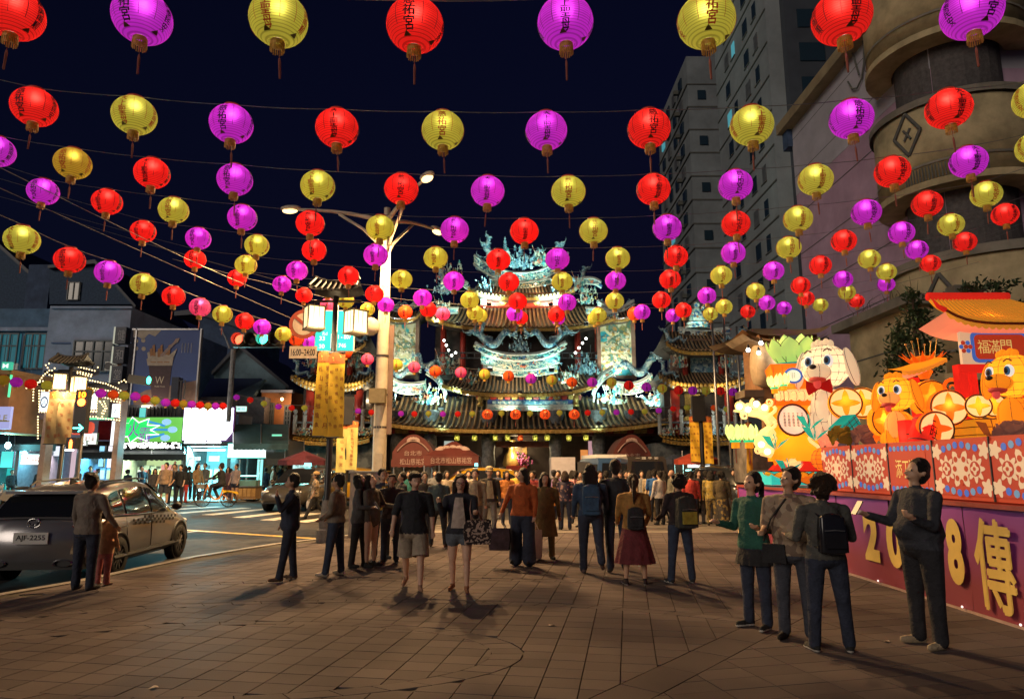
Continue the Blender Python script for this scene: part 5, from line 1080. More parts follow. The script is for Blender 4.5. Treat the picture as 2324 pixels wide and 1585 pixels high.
pbox(252,256,955,1010,GY,.1,glow('neon_white',(.85,.9,1),1.5),'neon_tube',t); pbox(114,120,955,1000,GY,.1,glow('neon_lilac',(.6,.6,1),1.2),'neon_tube',t); pbox(190,256,948,951,GY,.1,glow('neon_green'),'neon_tube',t)
# ------------------------------------------------------------------ food stalls
def umbrella(px, py0, py1, wpx, Y, m, lab, poles=True):
    c = P(px,py1,Y); w = wpx*MP(px,py1,Y); zt = P(px,py0,Y).z; zb = zroad(c.x,Y)
    t = thing('market_umbrella', lab, 'umbrella', (c.x,Y,zb), 0, 'umbrellas over the stalls')
    n_ = 8; v = [(0,0,zt-zb)]; 
    for j in range(n_): a_ = 2*PI*(j+.5)/n_; v.append((w/2*math.cos(a_)*1.08, w/2*math.sin(a_)*1.08, c.z-zb))
    MB().add(v,[(0,1+j,1+(j+1)%n_) for j in range(n_)]).build('canopy', m, t)
    MB().add([v[1+j] for j in range(n_)]+[(v[1+j][0],v[1+j][1],v[1+j][2]-.2) for j in range(n_)],[(j,(j+1)%n_,(j+1)%n_+n_,j+n_) for j in range(n_)]).build('valance', m, t)
    MB().tube([(0,0,0),(0,0,zt-zb)],.03,8).build('pole', steel, t)
    for j in range(n_): MB().tube([(0,0,zt-zb-.03),v[1+j]],.012,4).build('rib', dark, t)
mar = mat('maroon_cloth',(.10,.02,.035),.8,noise=.2); rcl = mat('red_cloth',(.32,.04,.02),.8,noise=.2)
umbrella(690,1022,1044,104,29.4,mar,'dark maroon umbrella over the lit snack stall'); umbrella(1582,1022,1042,96,28,rcl,'red umbrella over the stall right of the temple'); umbrella(1530,1030,1042,60,29,mat('navy_cloth',(.02,.03,.06),.8),'dark blue umbrella beside the red one')
def stall(x0,x1,y0,y1,Y,lab,cm,lit=(.3,.9,.8)):
    a = P(x0,y1,Y); c = P(x1,y0,Y); zb = zroad(a.x,Y); w = c.x-a.x
    t = thing('food_stall', lab, 'stall', ((a.x+c.x)/2,Y,zb)); h = c.z-zb
    MB().bbox((-w/2,0,.12),(w/2,.9,h*.62)).build('counter', cm, t); MB().bbox((-w/2-.05,-.08,h*.62),(w/2+.05,.98,h*.62+.05)).build('worktop', steel, t)
    for i in range(5): MB().bbox((-w/2+w*(i+.1)/5,-.03,.25),(-w/2+w*(i+.9)/5,0,h*.56)).build('panel', mat('stall_panel',(.42,.26,.10),.6,noise=.3,scale=4), t)
    for s in (-1,1): MB().tube([(s*w*.48,.4,h*.6),(s*w*.48,.4,h+.9)],.025,6).build('post', steel, t)
    MB().bbox((-w*.45,.1,h*.66),(w*.45,.7,h*.66+.28)).build('glass_case', mat('case_glass',(.15,.3,.3),.1,noise=.1), t)
    MB().tube([(-w*.4,.3,h+.1),(w*.4,.3,h+.1)],.03,6).build('tube_lamp', glow('tube_cyan',lit,4), t)
    light('stall_light', t, (0,.2,h+.2), 30, lit, 'POINT', .2)
    for s in (-1,1):
        for q in (-.3,.3): MB().lathe([(.07,-.03),(.1,-.03),(.1,.03),(.07,.03)],10,(s*w*.4,.45+q,.1),axis='X').build('wheel', black, t)
stall(530,582,1084,1134,33.5,'snack counter with tiled front under the menu sign',mat('stall_brown',(.28,.17,.08),.6,noise=.2)); stall(664,712,1078,1122,29.2,'small lit snack cart under the maroon umbrella',mat('cart_steel',(.35,.36,.37),.35,.7)); stall(1556,1616,1072,1110,28.2,'stall under the red umbrella right of the temple',mat('stall_dark',(.08,.08,.09),.6),(.5,.95,.8))
# ------------------------------------------------------------------ towers and buildings on the right
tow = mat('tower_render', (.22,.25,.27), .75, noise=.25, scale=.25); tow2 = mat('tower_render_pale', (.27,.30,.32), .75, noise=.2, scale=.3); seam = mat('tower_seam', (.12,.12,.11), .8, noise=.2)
curt = mat('curtained_window',(.13,.14,.15),.4,noise=.3,scale=2)
wteal = glow('tower_window_lit', (.10,.42,.50), .55)
t = thing('tower_block', 'tall grey apartment tower behind the temple right side', 'building', (0,0,0))
a = P(1557,128,80); x1 = P(1705,128,80).x; MB().bbox((a.x,80,0),(x1,97,a.z)).build('wall', tow, t); MB().bbox((P(1625,100,82).x,82,a.z),(x1+3,95,a.z+3.2)).build('roof_house', tow, t)
nf = int(a.z/3.1)
for i in range(4, nf):
    z = i*3.1
    MB().bbox((a.x-.12,79.9,z),(x1,80.0,z+.16)).build('floor_band', seam, t); MB().bbox((a.x-.15,80,z),(a.x,97,z+.16)).build('floor_band', seam, t)
    for k, yy in enumerate((82.5,86,89.5,93)): MB().bbox((a.x-.2,yy,z+1.0),(a.x-.02,yy+1.5,z+2.5)).build('window', wteal if (i*7+k*3)%19 == 0 else (curt if (i*5+k)%3 == 0 else glassd), t)
    for k, xx in enumerate((a.x+1.2, a.x+4.6)):
        if (i+k)%2: MB().bbox((xx,79.85,z+1.1),(xx+1.0,79.98,z+2.3)).build('window', wteal if (i*5+k)%23==0 else glassd, t)
    MB().box((a.x-.4,84.2,z+1.3),(.7,.5,.5)).build('air_conditioner', seam, t)
t = thing('tower_block', 'taller pale apartment tower with rows of narrow windows beside the pink wall', 'building', (0,0,0))
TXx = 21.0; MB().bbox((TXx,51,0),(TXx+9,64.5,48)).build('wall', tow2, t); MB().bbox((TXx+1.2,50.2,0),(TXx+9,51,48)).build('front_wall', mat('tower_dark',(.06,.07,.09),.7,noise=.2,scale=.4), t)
for i in range(3, 16):
    z = i*3.0
    MB().bbox((TXx-.08,51,z),(TXx,64.5,z+.12)).build('floor_band', seam, t)
    for k, yy in enumerate((53.0,55.2,58.6,60.4)):
        if k == 2 and i%3 == 0: continue
        w = MB().bbox((TXx-.07,yy,z+.9),(TXx-.01,yy+(1.1 if k%2 else .8),z+2.3)).build('window', wteal if (i*11+k*5)%17 == 0 else (curt if (i*7+k*3)%4 == 0 else glassd), t); MB().bbox((TXx-.1,yy-.05,z+.82),(TXx,yy+1.2,z+.9)).build('sill', seam, w)
    for k in range(2): MB().bbox((TXx+2.2+3*k,50.1,z+.8),(TXx+4.2+3*k,50.2,z+2.4)).build('window', glassd, t)
# pink and white building
t = thing('pink_building', 'tall plain building with white upper wall and dusky pink lower wall', 'building', (0,0,0)); BX = 18.5
zt = PX(1795,290,BX).z; zp = PX(1812,440,BX).z; yf = PX(1812,500,BX).y; yn = PX(2150,500,BX).y
wp = mat('wall_pink', (.50,.33,.45), .75, noise=.18, scale=.5, bump=.05); ww = mat('wall_offwhite', (.46,.44,.50), .75, noise=.15, scale=.4)
MB().bbox((BX,yn,0),(BX+8,yf,zp)).build('lower_wall', wp, t); MB().bbox((BX-.02,yn,zp),(BX+8,yf,zt)).build('upper_wall', ww, t)
MB().bbox((BX-.7,yn,zt-.2),(BX+8,yf+.8,zt+.45)).build('cornice', mat('cornice_tan',(.34,.27,.16),.7,noise=.25,scale=.8), t); MB().bbox((BX-.35,yf-.1,zt-1.4),(BX+.3,yf+.7,zt-.2)).build('gutter_box', walld, t)
for i in range(9): MB().bbox((BX-.025,yn,2+i*2.6),(BX,yf,2.04+i*2.6)).build('joint_line', seam, t)
c = PX(1945,130,BX); MB().tube([(BX-.15,c.y+1.1*math.cos(a_/12*2*PI)*.9,c.z+1.8*math.sin(a_/12*2*PI)) for a_ in range(12)],.05,5).build('wall_loop', seam, t); MB().tube([(BX-.15,c.y-.3,c.z-1.2),(BX-.15,c.y+.2,c.z+.6)],.05,5).build('wall_rod', seam, t)
# rounded balcony building
t = thing('balcony_building', 'old building with stacked rounded concrete balconies at upper right', 'building', (0,0,0)); BCX, BCY, BR = 20.1, 29.0, 3.2
conc = mat('concrete_ochre', (.52,.42,.24), .8, noise=.35, scale=.7, bump=.15); concg = mat('concrete_grey', (.24,.22,.18), .8, noise=.3, scale=.8)
def drum(z0, z1, nm):
    d = obj(nm, None, t)
    MB().lathe([(BR-.35,z0+.25),(BR,z0),(BR,z1),(BR-.25,z1),(BR-.25,z0+.5)], 40, (BCX,BCY,0)).build('parapet', conc, d, True)
    MB().lathe([(BR+.16,z1-.1),(BR+.16,z1+.22),(BR-.4,z1+.22)], 40, (BCX,BCY,0)).build('coping', concg, d); MB().lathe([(BR+.06,z0+.9),(BR+.06,z0+1.0)], 40, (BCX,BCY,0), cap=False).build('moulding', concg, d); MB().lathe([(BR+.1,z0-.1),(BR+.1,z0+.2),(BR-1.0,z0+.2),(BR-1.0,z0-.1),(BR+.1,z0-.1)], 40, (BCX,BCY,0)).build('rim', conc, d)
    return d
zs = [P(2050,440,28).z, P(2045,262,28).z]; d_ = drum(zs[0], zs[1], 'balcony'); drum(P(2045,120,28).z, P(2045,-60,28).z, 'balcony')
for i in range(26):
    a_ = R(200+i*2.2); MB().box((BCX+(BR+.02)*math.cos(a_),BCY+(BR+.02)*math.sin(a_),zs[0]+.55),(.03,.05,.6),a_).build('baluster', seam, d_)
MB().lathe([(BR-1.1,0),(BR-1.1,40)], 24, (BCX,BCY,0)).build('core_wall', mat('core_dark',(.10,.09,.09),.8,noise=.3), t); MB().bbox((BCX-.5,BCY-1,0),(BCX+12,BCY+9,zs[1]-1)).build('wing', mat('core_dark'), t)
def diamond(px, py, ang, r, parent):
    d = (Vector((math.cos(ang), math.sin(ang), 0))); p = Vector((BCX,BCY,0))+d*(BR+.05); p.z = P(px,py,BCY-BR*.8).z; tt = Vector((-d.y,d.x,0))
    for q, s_ in (((0,1),(1,0)),((1,0),(0,-1)),((0,-1),(-1,0)),((-1,0),(0,1))): pass
    mb = MB(); cs = [p+tt*(r*math.cos(k*PI/2))*.8+Vector((0,0,r*math.sin(k*PI/2)*1.3)) for k in range(4)]
    for k in range(4): mb.tube([cs[k],cs[(k+1)%4]],.07,6)
    for k in range(2): mb.tube([cs[k].lerp(cs[k+1],.5)*.5+p*.5, cs[k+2].lerp(cs[(k+3)%4],.5)*.5+p*.5],.05,6)
    mb.build('diamond_grille', seam, parent)
diamond(2078,275,R(205),.75,d_)
t = thing('yellow_wall_building', 'low ochre rendered building with flat slabs behind the lantern display', 'building', (0,0,0)); WXx = 14.0
d2 = thing('rounded_annex', 'ochre rounded annex with diamond grille behind the red gate', 'building', (0,0,0)); t_keep = t; t = d2
BCX, BCY, BR = 17.9, 24.6, 3.4; e_ = drum(P(2110,860,23).z, P(2100,590,23).z, 'drum'); diamond(2103,660,R(208),.7,e_); MB().bbox((BCX-1,BCY,0),(BCX+9,BCY+5,P(2100,590,23).z-.4)).build('wall', conc, d2)
p = P(2188,668,21.3); MB().box((p.x,BCY-BR*.9,p.z),(.55,.5,.65)).build('vent_box', concg, d2)
t = t_keep
z1 = PX(1928,752,WXx).z; ya, yb = PX(2084,760,WXx).y, PX(1928,760,WXx).y
MB().bbox((WXx,ya,0),(WXx+8,yb,z1)).build('wall', conc, t); MB().bbox((WXx-.5,ya-.3,z1),(WXx+8,yb+.5,z1+.35)).build('slab', concg, t)
for z in (2.2,4.0,5.8): MB().bbox((WXx-.02,ya,z),(WXx,yb,z+.05)).build('joint_line', seam, t)
rr = random.Random(4); mb = MB()
for i in range(26):
    x = WXx+rr.uniform(-.3,.4); y = rr.uniform(ya,yb); l = rr.uniform(.3,.9); mb.tube([(x,y,z1+.3),(x+rr.uniform(-.2,.2),y,z1+.3+l*.6),(x+rr.uniform(-.5,.5),y+rr.uniform(-.3,.3),z1+.3+l)],[.012,.01,.004],4)
tag(mb.build('roof_weeds', mat('weeds',(.05,.06,.02),.8)),'dry weeds growing on the slab of the ochre building','weeds')['kind'] = 'stuff'
# dark shrubs and conifers behind the display
leafm = ramp_mat('dark_leaves', [(.3,(.015,.035,.015)),(.6,(.04,.075,.03)),(.8,(.07,.10,.035))], 9, .6, 'noise', 0)
bark = mat('bark', (.08,.055,.04), .9, noise=.4, scale=8, bump=.5)
def tree(px, py0, py1, wpx, Y, lab, seed, n_=900, cone=True):
    base = P(px,py1,Y); H = P(px,py0,Y).z; w = wpx*MP(px,py1,Y); rr = random.Random(seed)
    t = thing('tree', lab, 'tree', (base.x,Y,0), 0, 'dark trees behind the display'); zb = max(0, base.z-.3)
    MB().tube([(0,0,0),(.05,0,H*.4),(-.03,.02,H*.75),(0,0,H*.97)],[.14,.11,.07,.02],8).build('trunk', bark, t)
    mb = MB(); lim = MB()
    for i in range(26):
        z = zb+(H-zb)*rr.random()**.9*.95; r = w/2*((1-(z-zb)/(H-zb))**.7 if cone else math.sqrt(max(.05,1-((z-zb)/(H-zb)*2-1)**2)))*rr.uniform(.6,1.1); a_ = rr.uniform(0,6.28)
        e = Vector((r*math.cos(a_), r*math.sin(a_), z+r*.25)); lim.tube([(0,0,z-.1),e*.6+Vector((0,0,z*.4-.02)),e],[.035,.02,.006],5)
        for k in range(n_//26):
            q = Vector((0,0,z)).lerp(e, rr.uniform(.35,1.08)) + Vector((rr.gauss(0,.11),rr.gauss(0,.11),rr.gauss(0,.09))); s = rr.uniform(.05,.12); n1 = Vector((rr.gauss(0,1),rr.gauss(0,1),rr.gauss(0,1))).normalized(); n2 = n1.cross(Vector((.3,.5,.8))).normalized()
            mb.add([q-n1*s,q+n2*s*.35,q+n1*s,q-n2*s*.35],[(0,1,2,3)])
    lim.build('limbs', bark, t); struct(mb.build('crown', leafm, t),'stuff')
tree(2090,660,860,130,17.5,'dark conifer between the white dog lantern and the red gate',1,1300); tree(2240,640,760,170,17.2,'dark bushy tree behind the roof of the red gate',2,1400,False); tree(2050,740,870,80,17.8,'smaller dark conifer behind the gold crown ornament',3,700)
# ------------------------------------------------------------------ timber drum pavilion behind the lotus tower
t = thing('drum_pavilion', 'timber pavilion with curved roof and a big drum behind the lotus lantern', 'pavilion', (0,0,0)); PY = 18.6
woodp = mat('pavilion_wood',(.24,.12,.05),.5,noise=.3,scale=4); roofp = mat('pavilion_roof',(.16,.12,.08),.55,noise=.25,scale=3)
a = P(1686,760,PY); c = P(1886,742,PY); zr = P(1790,736,PY+1).z
def pr(u,v): return Vector((a.x+(c.x-a.x)*u+(.5-u)*1.6*v, PY+1.6*v, a.z+(zr-a.z)*(v**1.5)+.28*abs(2*u-1)**4*(1-v)))
rf = MB().grid(pr,16,5).build('roof', roofp, t, True); MB().grid(lambda u,v: pr(u,0)-Vector((0,-.3*v*3,.12+.1*v)),16,1).build('eave_board', woodp, t); MB().grid(lambda u,v: pr(u,0)+Vector((0,1.6*v,-.24)),12,2).build('soffit', mat('soffit_pale',(.45,.38,.28),.6,noise=.15), t)
MB().grid(lambda u,v: Vector((a.x+(c.x-a.x)*u+(.5-u)*1.6*v, PY+3.4-1.7*v, pr(u,v).z)),12,3).build('rear_slope', roofp, t)
x0, x1 = P(1736,850,PY+.5).x, P(1848,850,PY+.5).x; zt_, zb_ = P(1790,775,PY+.5).z, P(1790,885,PY+.5).z
for x in (x0,x1): MB().bbox((x-.12,PY+.4,0),(x+.12,PY+.65,zt_+.2)).build('post', woodp, t)
MB().bbox((x0,PY+.7,zb_),(x1,PY+2.2,zt_)).build('chamber', woodp, t); MB().bbox((x0-.2,PY+.35,zt_-.15),(x1+.2,PY+.7,zt_+.05)).build('beam', mat('beam_pale',(.4,.25,.12),.5), t)
dr = P(1722,826,PY+.2); MB().lathe([(.0,-.3),(.48,-.3),(.56,-.1),(.56,.1),(.48,.3),(0,.3)],24,(dr.x+.25,dr.y+.2,dr.z),axis='X',sx=.8,sy=1.15).build('drum', mat('drum_skin',(.5,.38,.24),.6,noise=.2), t, True)
pbox(1690,1735,884,900,PY-.2,.8,roofp,'lower_eave',t); pbox(1700,1752,1000,1095,PY-1.2,1.2,mat('stone_pillar',(.16,.14,.12),.8,noise=.5,scale=3,bump=.6),'stone_pier',t)
for px,py in ((1727,778),(1698,794),(1880,778),(1722,800)):
    b_ = MB().ball(P(px,py,PY-.1),.06,8,6).build('bulb', glow('bulb_white'), t, True); MB().lathe([(.02,.16),(.04,.1),(.05,.05)],8,P(px,py,PY-.1)).build('socket', black, b_)
light('bulb_light', t, P(1800,800,PY-.3), 40, (1,.85,.6), 'POINT', .2)
# ------------------------------------------------------------------ lantern festival display: banner wall and light box
WX = 5.12; Y0, Y1 = 6.4, 15.7
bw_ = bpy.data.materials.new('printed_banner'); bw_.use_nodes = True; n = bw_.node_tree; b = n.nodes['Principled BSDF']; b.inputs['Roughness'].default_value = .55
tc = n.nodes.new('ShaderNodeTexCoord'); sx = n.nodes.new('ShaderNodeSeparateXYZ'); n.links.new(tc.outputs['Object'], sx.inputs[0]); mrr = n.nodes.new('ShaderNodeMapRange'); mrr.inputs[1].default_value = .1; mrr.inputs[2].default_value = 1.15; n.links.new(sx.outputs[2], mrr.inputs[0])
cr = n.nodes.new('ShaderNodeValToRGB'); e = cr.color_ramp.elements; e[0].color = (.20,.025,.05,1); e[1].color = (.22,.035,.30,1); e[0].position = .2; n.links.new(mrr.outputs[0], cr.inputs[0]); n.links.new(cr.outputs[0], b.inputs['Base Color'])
t = thing('banner_wall', 'low purple-red printed banner wall reading 2018 along the display', 'banner wall', (0,0,0))
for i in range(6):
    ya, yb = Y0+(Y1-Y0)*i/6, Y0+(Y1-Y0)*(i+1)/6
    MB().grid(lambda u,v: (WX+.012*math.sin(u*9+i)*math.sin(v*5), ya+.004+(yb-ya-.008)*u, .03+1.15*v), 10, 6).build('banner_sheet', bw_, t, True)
MB().bbox((WX+.03,Y0,0),(WX+.5,Y1,1.15)).build('frame', mat('timber_frame',(.15,.1,.06),.7), t)
MB().bbox((WX-.01,Y0,0),(WX+.03,Y1,.028)).build('foot_rail', mat('pale_rail',(.4,.28,.25),.5), t); MB().bbox((WX-.05,Y0,1.17),(WX+.5,Y1,1.22)).build('top_rail', mat('red_rail',(.30,.05,.04),.5), t)
MB().bbox((WX-.02,Y1,0),(WX+1.6,Y1+.05,1.2)).build('end_panel', mat('end_red',(.42,.05,.04),.55,noise=.15), t)
goldp = mat('print_gold_letter',(.62,.45,.12),.55,noise=.08)
def wtext(ch, px0, px1, py0, py1, bold=.03):
    a = PX(px0,py0,WX-.018); d = PX(px1,py1,WX-.018); w = abs(a.y-d.y); zc = (PX(px0,py0,WX).z+PX(px0,py1-(py1-py0)*.08,WX).z)/2
    mid = PX((px0+px1)/2,(py0+py1)/2,WX-.02); zt = PX((px0+px1)/2,py0,WX).z; zb = PX((px0+px1)/2,py1,WX).z
    if ord(ch) > 255:
        mb = MB()
        for k, (dy, dz) in enumerate(((0,0),(.018,.006),(-.018,-.006),(.006,.018),(-.006,-.018))): put_text(mb, ch, (WX-.03-.0012*k, mid.y+dy, (zt+zb)/2+dz), w, zt-zb, (0,-1,0))
        mb.build('character', goldp, t); return
    text_obj('character', ch, (WX-.03, mid.y, (zt+zb)/2), w, zt-zb, goldp, t, u=(0,-1,0), bold=bold)
wtext('2',1957,1999,1161,1270,.05); wtext('0',2008,2055,1168,1286,.05); wtext('1',2082,2110,1175,1300,.05); wtext('8',2143,2194,1176,1323,.05); wtext('傳',2205,2312,1180,1382,.02)
for i in range(5):
    q = Vector((WX+.2+.16*(i%3),Y1-.0,.25+.22*(i//2)));
for px,py,r in ((1680,1180,.07),(1685,1196,.06),(1676,1205,.05)):
    p = PX(px,py,WX-.016); mb = MB(); v = [(0,r*(1 if k%2 else .42)*math.cos(k*PI/5),r*(1 if k%2 else .42)*math.sin(k*PI/5)) for k in range(10)]; mb.prism([p+Vector(q) for q in v],(-.004,0,0)); mb.build('star', mat('star_cream',(.7,.55,.35),.6), t)
for y in np.linspace(7.2,13.5,8): MB().ball((WX-.03,float(y),.05),.014,6,4).build('rope_light', glow('rope_light',(1,.7,.65),1.6), t)
# light box with printed porcelain pattern
t = thing('pattern_light_box', 'glowing patterned light box panel with red frame on the banner wall', 'light box', (0,0,0)); LX = WX+.02; LY0, LY1, LZ0, LZ1 = 6.4, 11.45, 1.24, 1.93
lred = glow('porcelain_red',(.62,.06,.02),.42); lcream = glow('porcelain_cream',(.78,.52,.30),.62,True); lblue = glow('porcelain_blue',(.06,.16,.55),.6); lsky = glow('porcelain_sky',(.18,.36,.55),.5); lpink = glow('porcelain_rose',(.58,.055,.025),.45,True); lyel = glow('porcelain_letter',(.95,.70,.20),.5)
MB().bbox((LX,LY0,LZ0),(LX+.28,LY1,LZ1)).build('case', lred, t); nP = 5
for i in range(nP):
    ya, yb = LY1-(LY1-LY0)*(i+1)/nP, LY1-(LY1-LY0)*i/nP
    pn = MB().bbox((LX-.012,ya+.02,LZ0+.05),(LX-.004,yb-.02,LZ1-.05)).build('panel', lpink, t)
    MB().bbox((LX-.02,ya-.008,LZ0),(LX-.002,ya+.008,LZ1)).build('mullion', dark, t)
    cyy = (ya+yb)/2; zc = (LZ0+LZ1)/2
    def disc(y, z, r, m, x, k=12, pet=0, nm='motif'): MB().prism([(LX-x, y-(r*(1+.28*math.cos(pet*a_) if pet else 1))*math.cos(a_), z+(r*(1+.28*math.cos(pet*a_) if pet else 1))*math.sin(a_)) for a_ in [2*PI*j/max(k,pet*6) for j in range(max(k,pet*6))]],(.003,0,0)).build(nm, m, pn)
    if i == 2:
        MB().bbox((LX-.018,cyy-.36,LZ0+.13),(LX-.012,cyy+.36,LZ1-.13)).build('plate', lred, pn); text_obj('lettering','添丁進財',(LX-.024,cyy,zc),.62,.24,lyel,pn,u=(0,-1,0),bold=.03)
        for k in range(10): disc(cyy-.42+.093*k, LZ1-.085, .035, lblue if k%2 else lsky, .016); disc(cyy-.42+.093*k, LZ0+.085, .035, lblue if k%2 else lsky, .016)
        continue
    for k in range(2):
        y = cyy-.25+.5*k
        disc(y, zc, .125, lcream, .016, pet=8, nm='medallion'); disc(y, zc, .085, lpink, .020); disc(y, zc, .055, lcream, .024, pet=4); disc(y,zc,.022,lred,.028)
    disc(cyy, zc, .18, lcream, .015, pet=6, nm='rosette')
    for k in range(8): a_ = k*PI/4; disc(cyy+.10*math.cos(a_), zc+.15*math.sin(a_), .034, lred, .020, 8)
    for sy_ in (-1,1):
        for sz in (-1,1):
            for k in range(3): disc(cyy+sy_*(.06+.11*k), zc+sz*(.27-.02*k), .042, (lblue,lsky,lblue)[k], .017, 8)
            disc(cyy+sy_*.42, zc+sz*.20, .08, lcream, .016, pet=5)
# ------------------------------------------------------------------ silk lantern figures on the platform
def silk(key, c=(1,1,1), es=.45, tr=.5):
    es *= .92
    k = 'silk_'+key
    if k in MATS: return MATS[k]
    m = bpy.data.materials.new(k); m.use_nodes = True; MATS[k] = m; n = m.node_tree; n.nodes.remove(n.nodes['Principled BSDF']); out = n.nodes['Material Output']
    a = n.nodes.new('ShaderNodeBsdfTranslucent'); d = n.nodes.new('ShaderNodeBsdfDiffuse'); e = n.nodes.new('ShaderNodeEmission')
    for q in (a,d): q.inputs[0].default_value = (*[min(.9,v) for v in c],1)
    e.inputs[0].default_value = (*c,1); e.inputs[1].default_value = es
    mx = n.nodes.new('ShaderNodeMixShader'); mx.inputs[0].default_value = tr; ad = n.nodes.new('ShaderNodeAddShader'); n.links.new(d.outputs[0],mx.inputs[1]); n.links.new(a.outputs[0],mx.inputs[2]); n.links.new(mx.outputs[0],ad.inputs[0]); n.links.new(e.outputs[0],ad.inputs[1]); n.links.new(ad.outputs[0],out.inputs[0])
    m.cycles.emission_sampling = 'NONE'; return m
sY = silk('yellow',(.92,.38,.022)); sG = silk('gold',(.92,.33,.015),.5); sO = silk('orange',(.90,.20,.015),.45); sR = silk('red',(.70,.035,.02),.42); sW = silk('white',(.80,.66,.46),.42); sGr = silk('lotus_green',(.50,.68,.22),.5); sT = silk('teal',(.02,.35,.30),.5); sP = silk('pink',(.90,.35,.20),.45); sL = silk('cream',(.95,.72,.35),.55); sBr = silk('brown',(.30,.10,.035),.12); sD = mat('lantern_seam',(.10,.05,.02),.7,noise=0)
def sball(mb_name, c, r, m, parent, rot=None, seams=6, n_=18, mm=12):
    o = MB().ball(c, r, n_, mm, rot=rot).build(mb_name, m, parent, True); rx,ry,rz = r if isinstance(r,(tuple,list)) else (r,)*3
    w = MB()
    for k in range(seams):
        a_ = PI*k/seams; pts = []
        for i in range(17):
            q = 2*PI*i/16; v = Vector((rx*1.004*math.cos(a_)*math.sin(q), ry*1.004*math.sin(a_)*math.sin(q), rz*1.004*math.cos(q))); pts.append((rot@v if rot is not None else v)+Vector(c))
        w.tube(pts,.0045,4)
    if seams >= 6:
        for k in range(1,8):
            q = PI*k/8; w.tube([(rot@Vector((rx*1.004*math.sin(q)*math.cos(b_),ry*1.004*math.sin(q)*math.sin(b_),rz*1.004*math.cos(q))) if rot is not None else Vector((rx*1.004*math.sin(q)*math.cos(b_),ry*1.004*math.sin(q)*math.sin(b_),rz*1.004*math.cos(q))))+Vector(c) for b_ in [2*PI*i/20 for i in range(21)]],.0035,4)
    if seams: w.build('seam_wires', sD, o)
    return o
def dog(lab, loc, s, rz, m, belly, bow=None, grid=6):
    """seated dog lantern facing -Y, about 1.75 tall at s = 1"""
    t = thing('dog_lantern', lab, 'dog lantern', loc, rz, 'silk dog lanterns', s)
    sball('body',(0,.05,.42),(.34,.36,.46),m,t,seams=grid); sball('chest',(0,-.16,.52),(.24,.2,.34),belly,t,seams=3)
    for q in (-1,1):
        sball('foreleg',(q*.15,-.24,.22),(.10,.11,.25),m,t,seams=2); sball('paw',(q*.15,-.33,.05),(.11,.15,.07),m,t,seams=0); sball('haunch',(q*.3,.1,.22),(.16,.26,.22),m,t,seams=3)
    h = obj('head', None, t, (0,-.02,1.22))
    sball('skull',(0,0,.04),(.42,.36,.40),m,h,seams=grid); sball('muzzle',(0,-.38,-.10),(.22,.24,.15),belly,h,seams=3); sball('nose',(0,-.60,-.03),(.06,.045,.045),mat('nose_black',(.015,.01,.01),.4,noise=0),h,seams=0)
    MB().ball((0,-.42,-.24),(.14,.17,.07),12,8).build('mouth', mat('mouth_red',(.5,.06,.05),.6,noise=0,emit=(.6,.05,.03),es=.25,sample=False), h, True); MB().ball((.02,-.50,-.31),(.07,.06,.10),10,8).build('tongue', silk('tongue',(.75,.12,.10),.35), h, True)
    for q in (-1,1):
        ew = MB().ball((q*.17,-.315,.10),(.088,.06,.112),14,10).build('eye', glow('eye_white',(.9,.85,.75),.75), h, True); MB().ball((q*.165,-.362,.098),(.060,.03,.082),12,8).build('iris', glow('eye_blue',(.05,.16,.30),.45), ew, True); MB().ball((q*.16,-.386,.098),(.038,.02,.052),10,8).build('pupil', mat('pupil',(.01,.01,.015),.3,noise=0), ew, True)
        ear = sball('ear',(q*.44,.02,.0),(.10,.18,.36),m,h,rot=Matrix.Rotation(-q*.22,3,'Y'),seams=2); MB().tube([(q*.10,-.335,.27),(q*.17,-.335,.31),(q*.24,-.31,.27)],.012,5).build('brow', sD, h)
    for i in range(5): sball('tuft',((i-2)*.07,-.06,.43+.03*(i%2)),(.06,.07,.08),m,h,seams=0)
    if bow:
        bo = obj('bow_tie', None, t, (0,-.36,.86))
        for q in (-1,1): MB().prism([(0,0,.03),(q*.2,-.03,.12),(q*.22,0,-.02),(q*.2,.03,-.13),(0,0,-.03)],(0,-.06,0)).build('bow_loop', bow, bo)
        MB().ball((0,-.04,0),.05,10,8).build('bow_knot', bow, bo, True)
    for z, y in ((.35,.05),(1.2,0)):
        l = bpy.data.lights.new('inner_lamp','POINT'); l.energy = 12*s*s; l.color = (1,.82,.55); l.shadow_soft_size = .04; obj('inner_lamp', l, t, (0,y,z))
    return t
tie = silk('tie',(.45,.015,.012),.3)
p = P(1886,990,13.2); dog('white plaid dog lantern with dark red bow tie beside the lotus tower', (p.x,13.2,p.z), (P(1886,775,13.2).z-p.z)/1.72, R(-44), sW, sW, tie, 9)
p = P(2046,1018,10.6); dog('yellow dog lantern with blue eyes left of the coin lanterns', (p.x,10.6,p.z), (P(2046,848,10.6).z-p.z)/1.72, R(-52), sY, silk('peach',(.95,.50,.12)))
p = P(2318,1010,9.3); dog('yellow dog lantern cut by the right frame edge under the gate', (p.x,9.3,p.z), (P(2318,796,9.3).z-p.z)/1.72, R(-70), sY, sY)
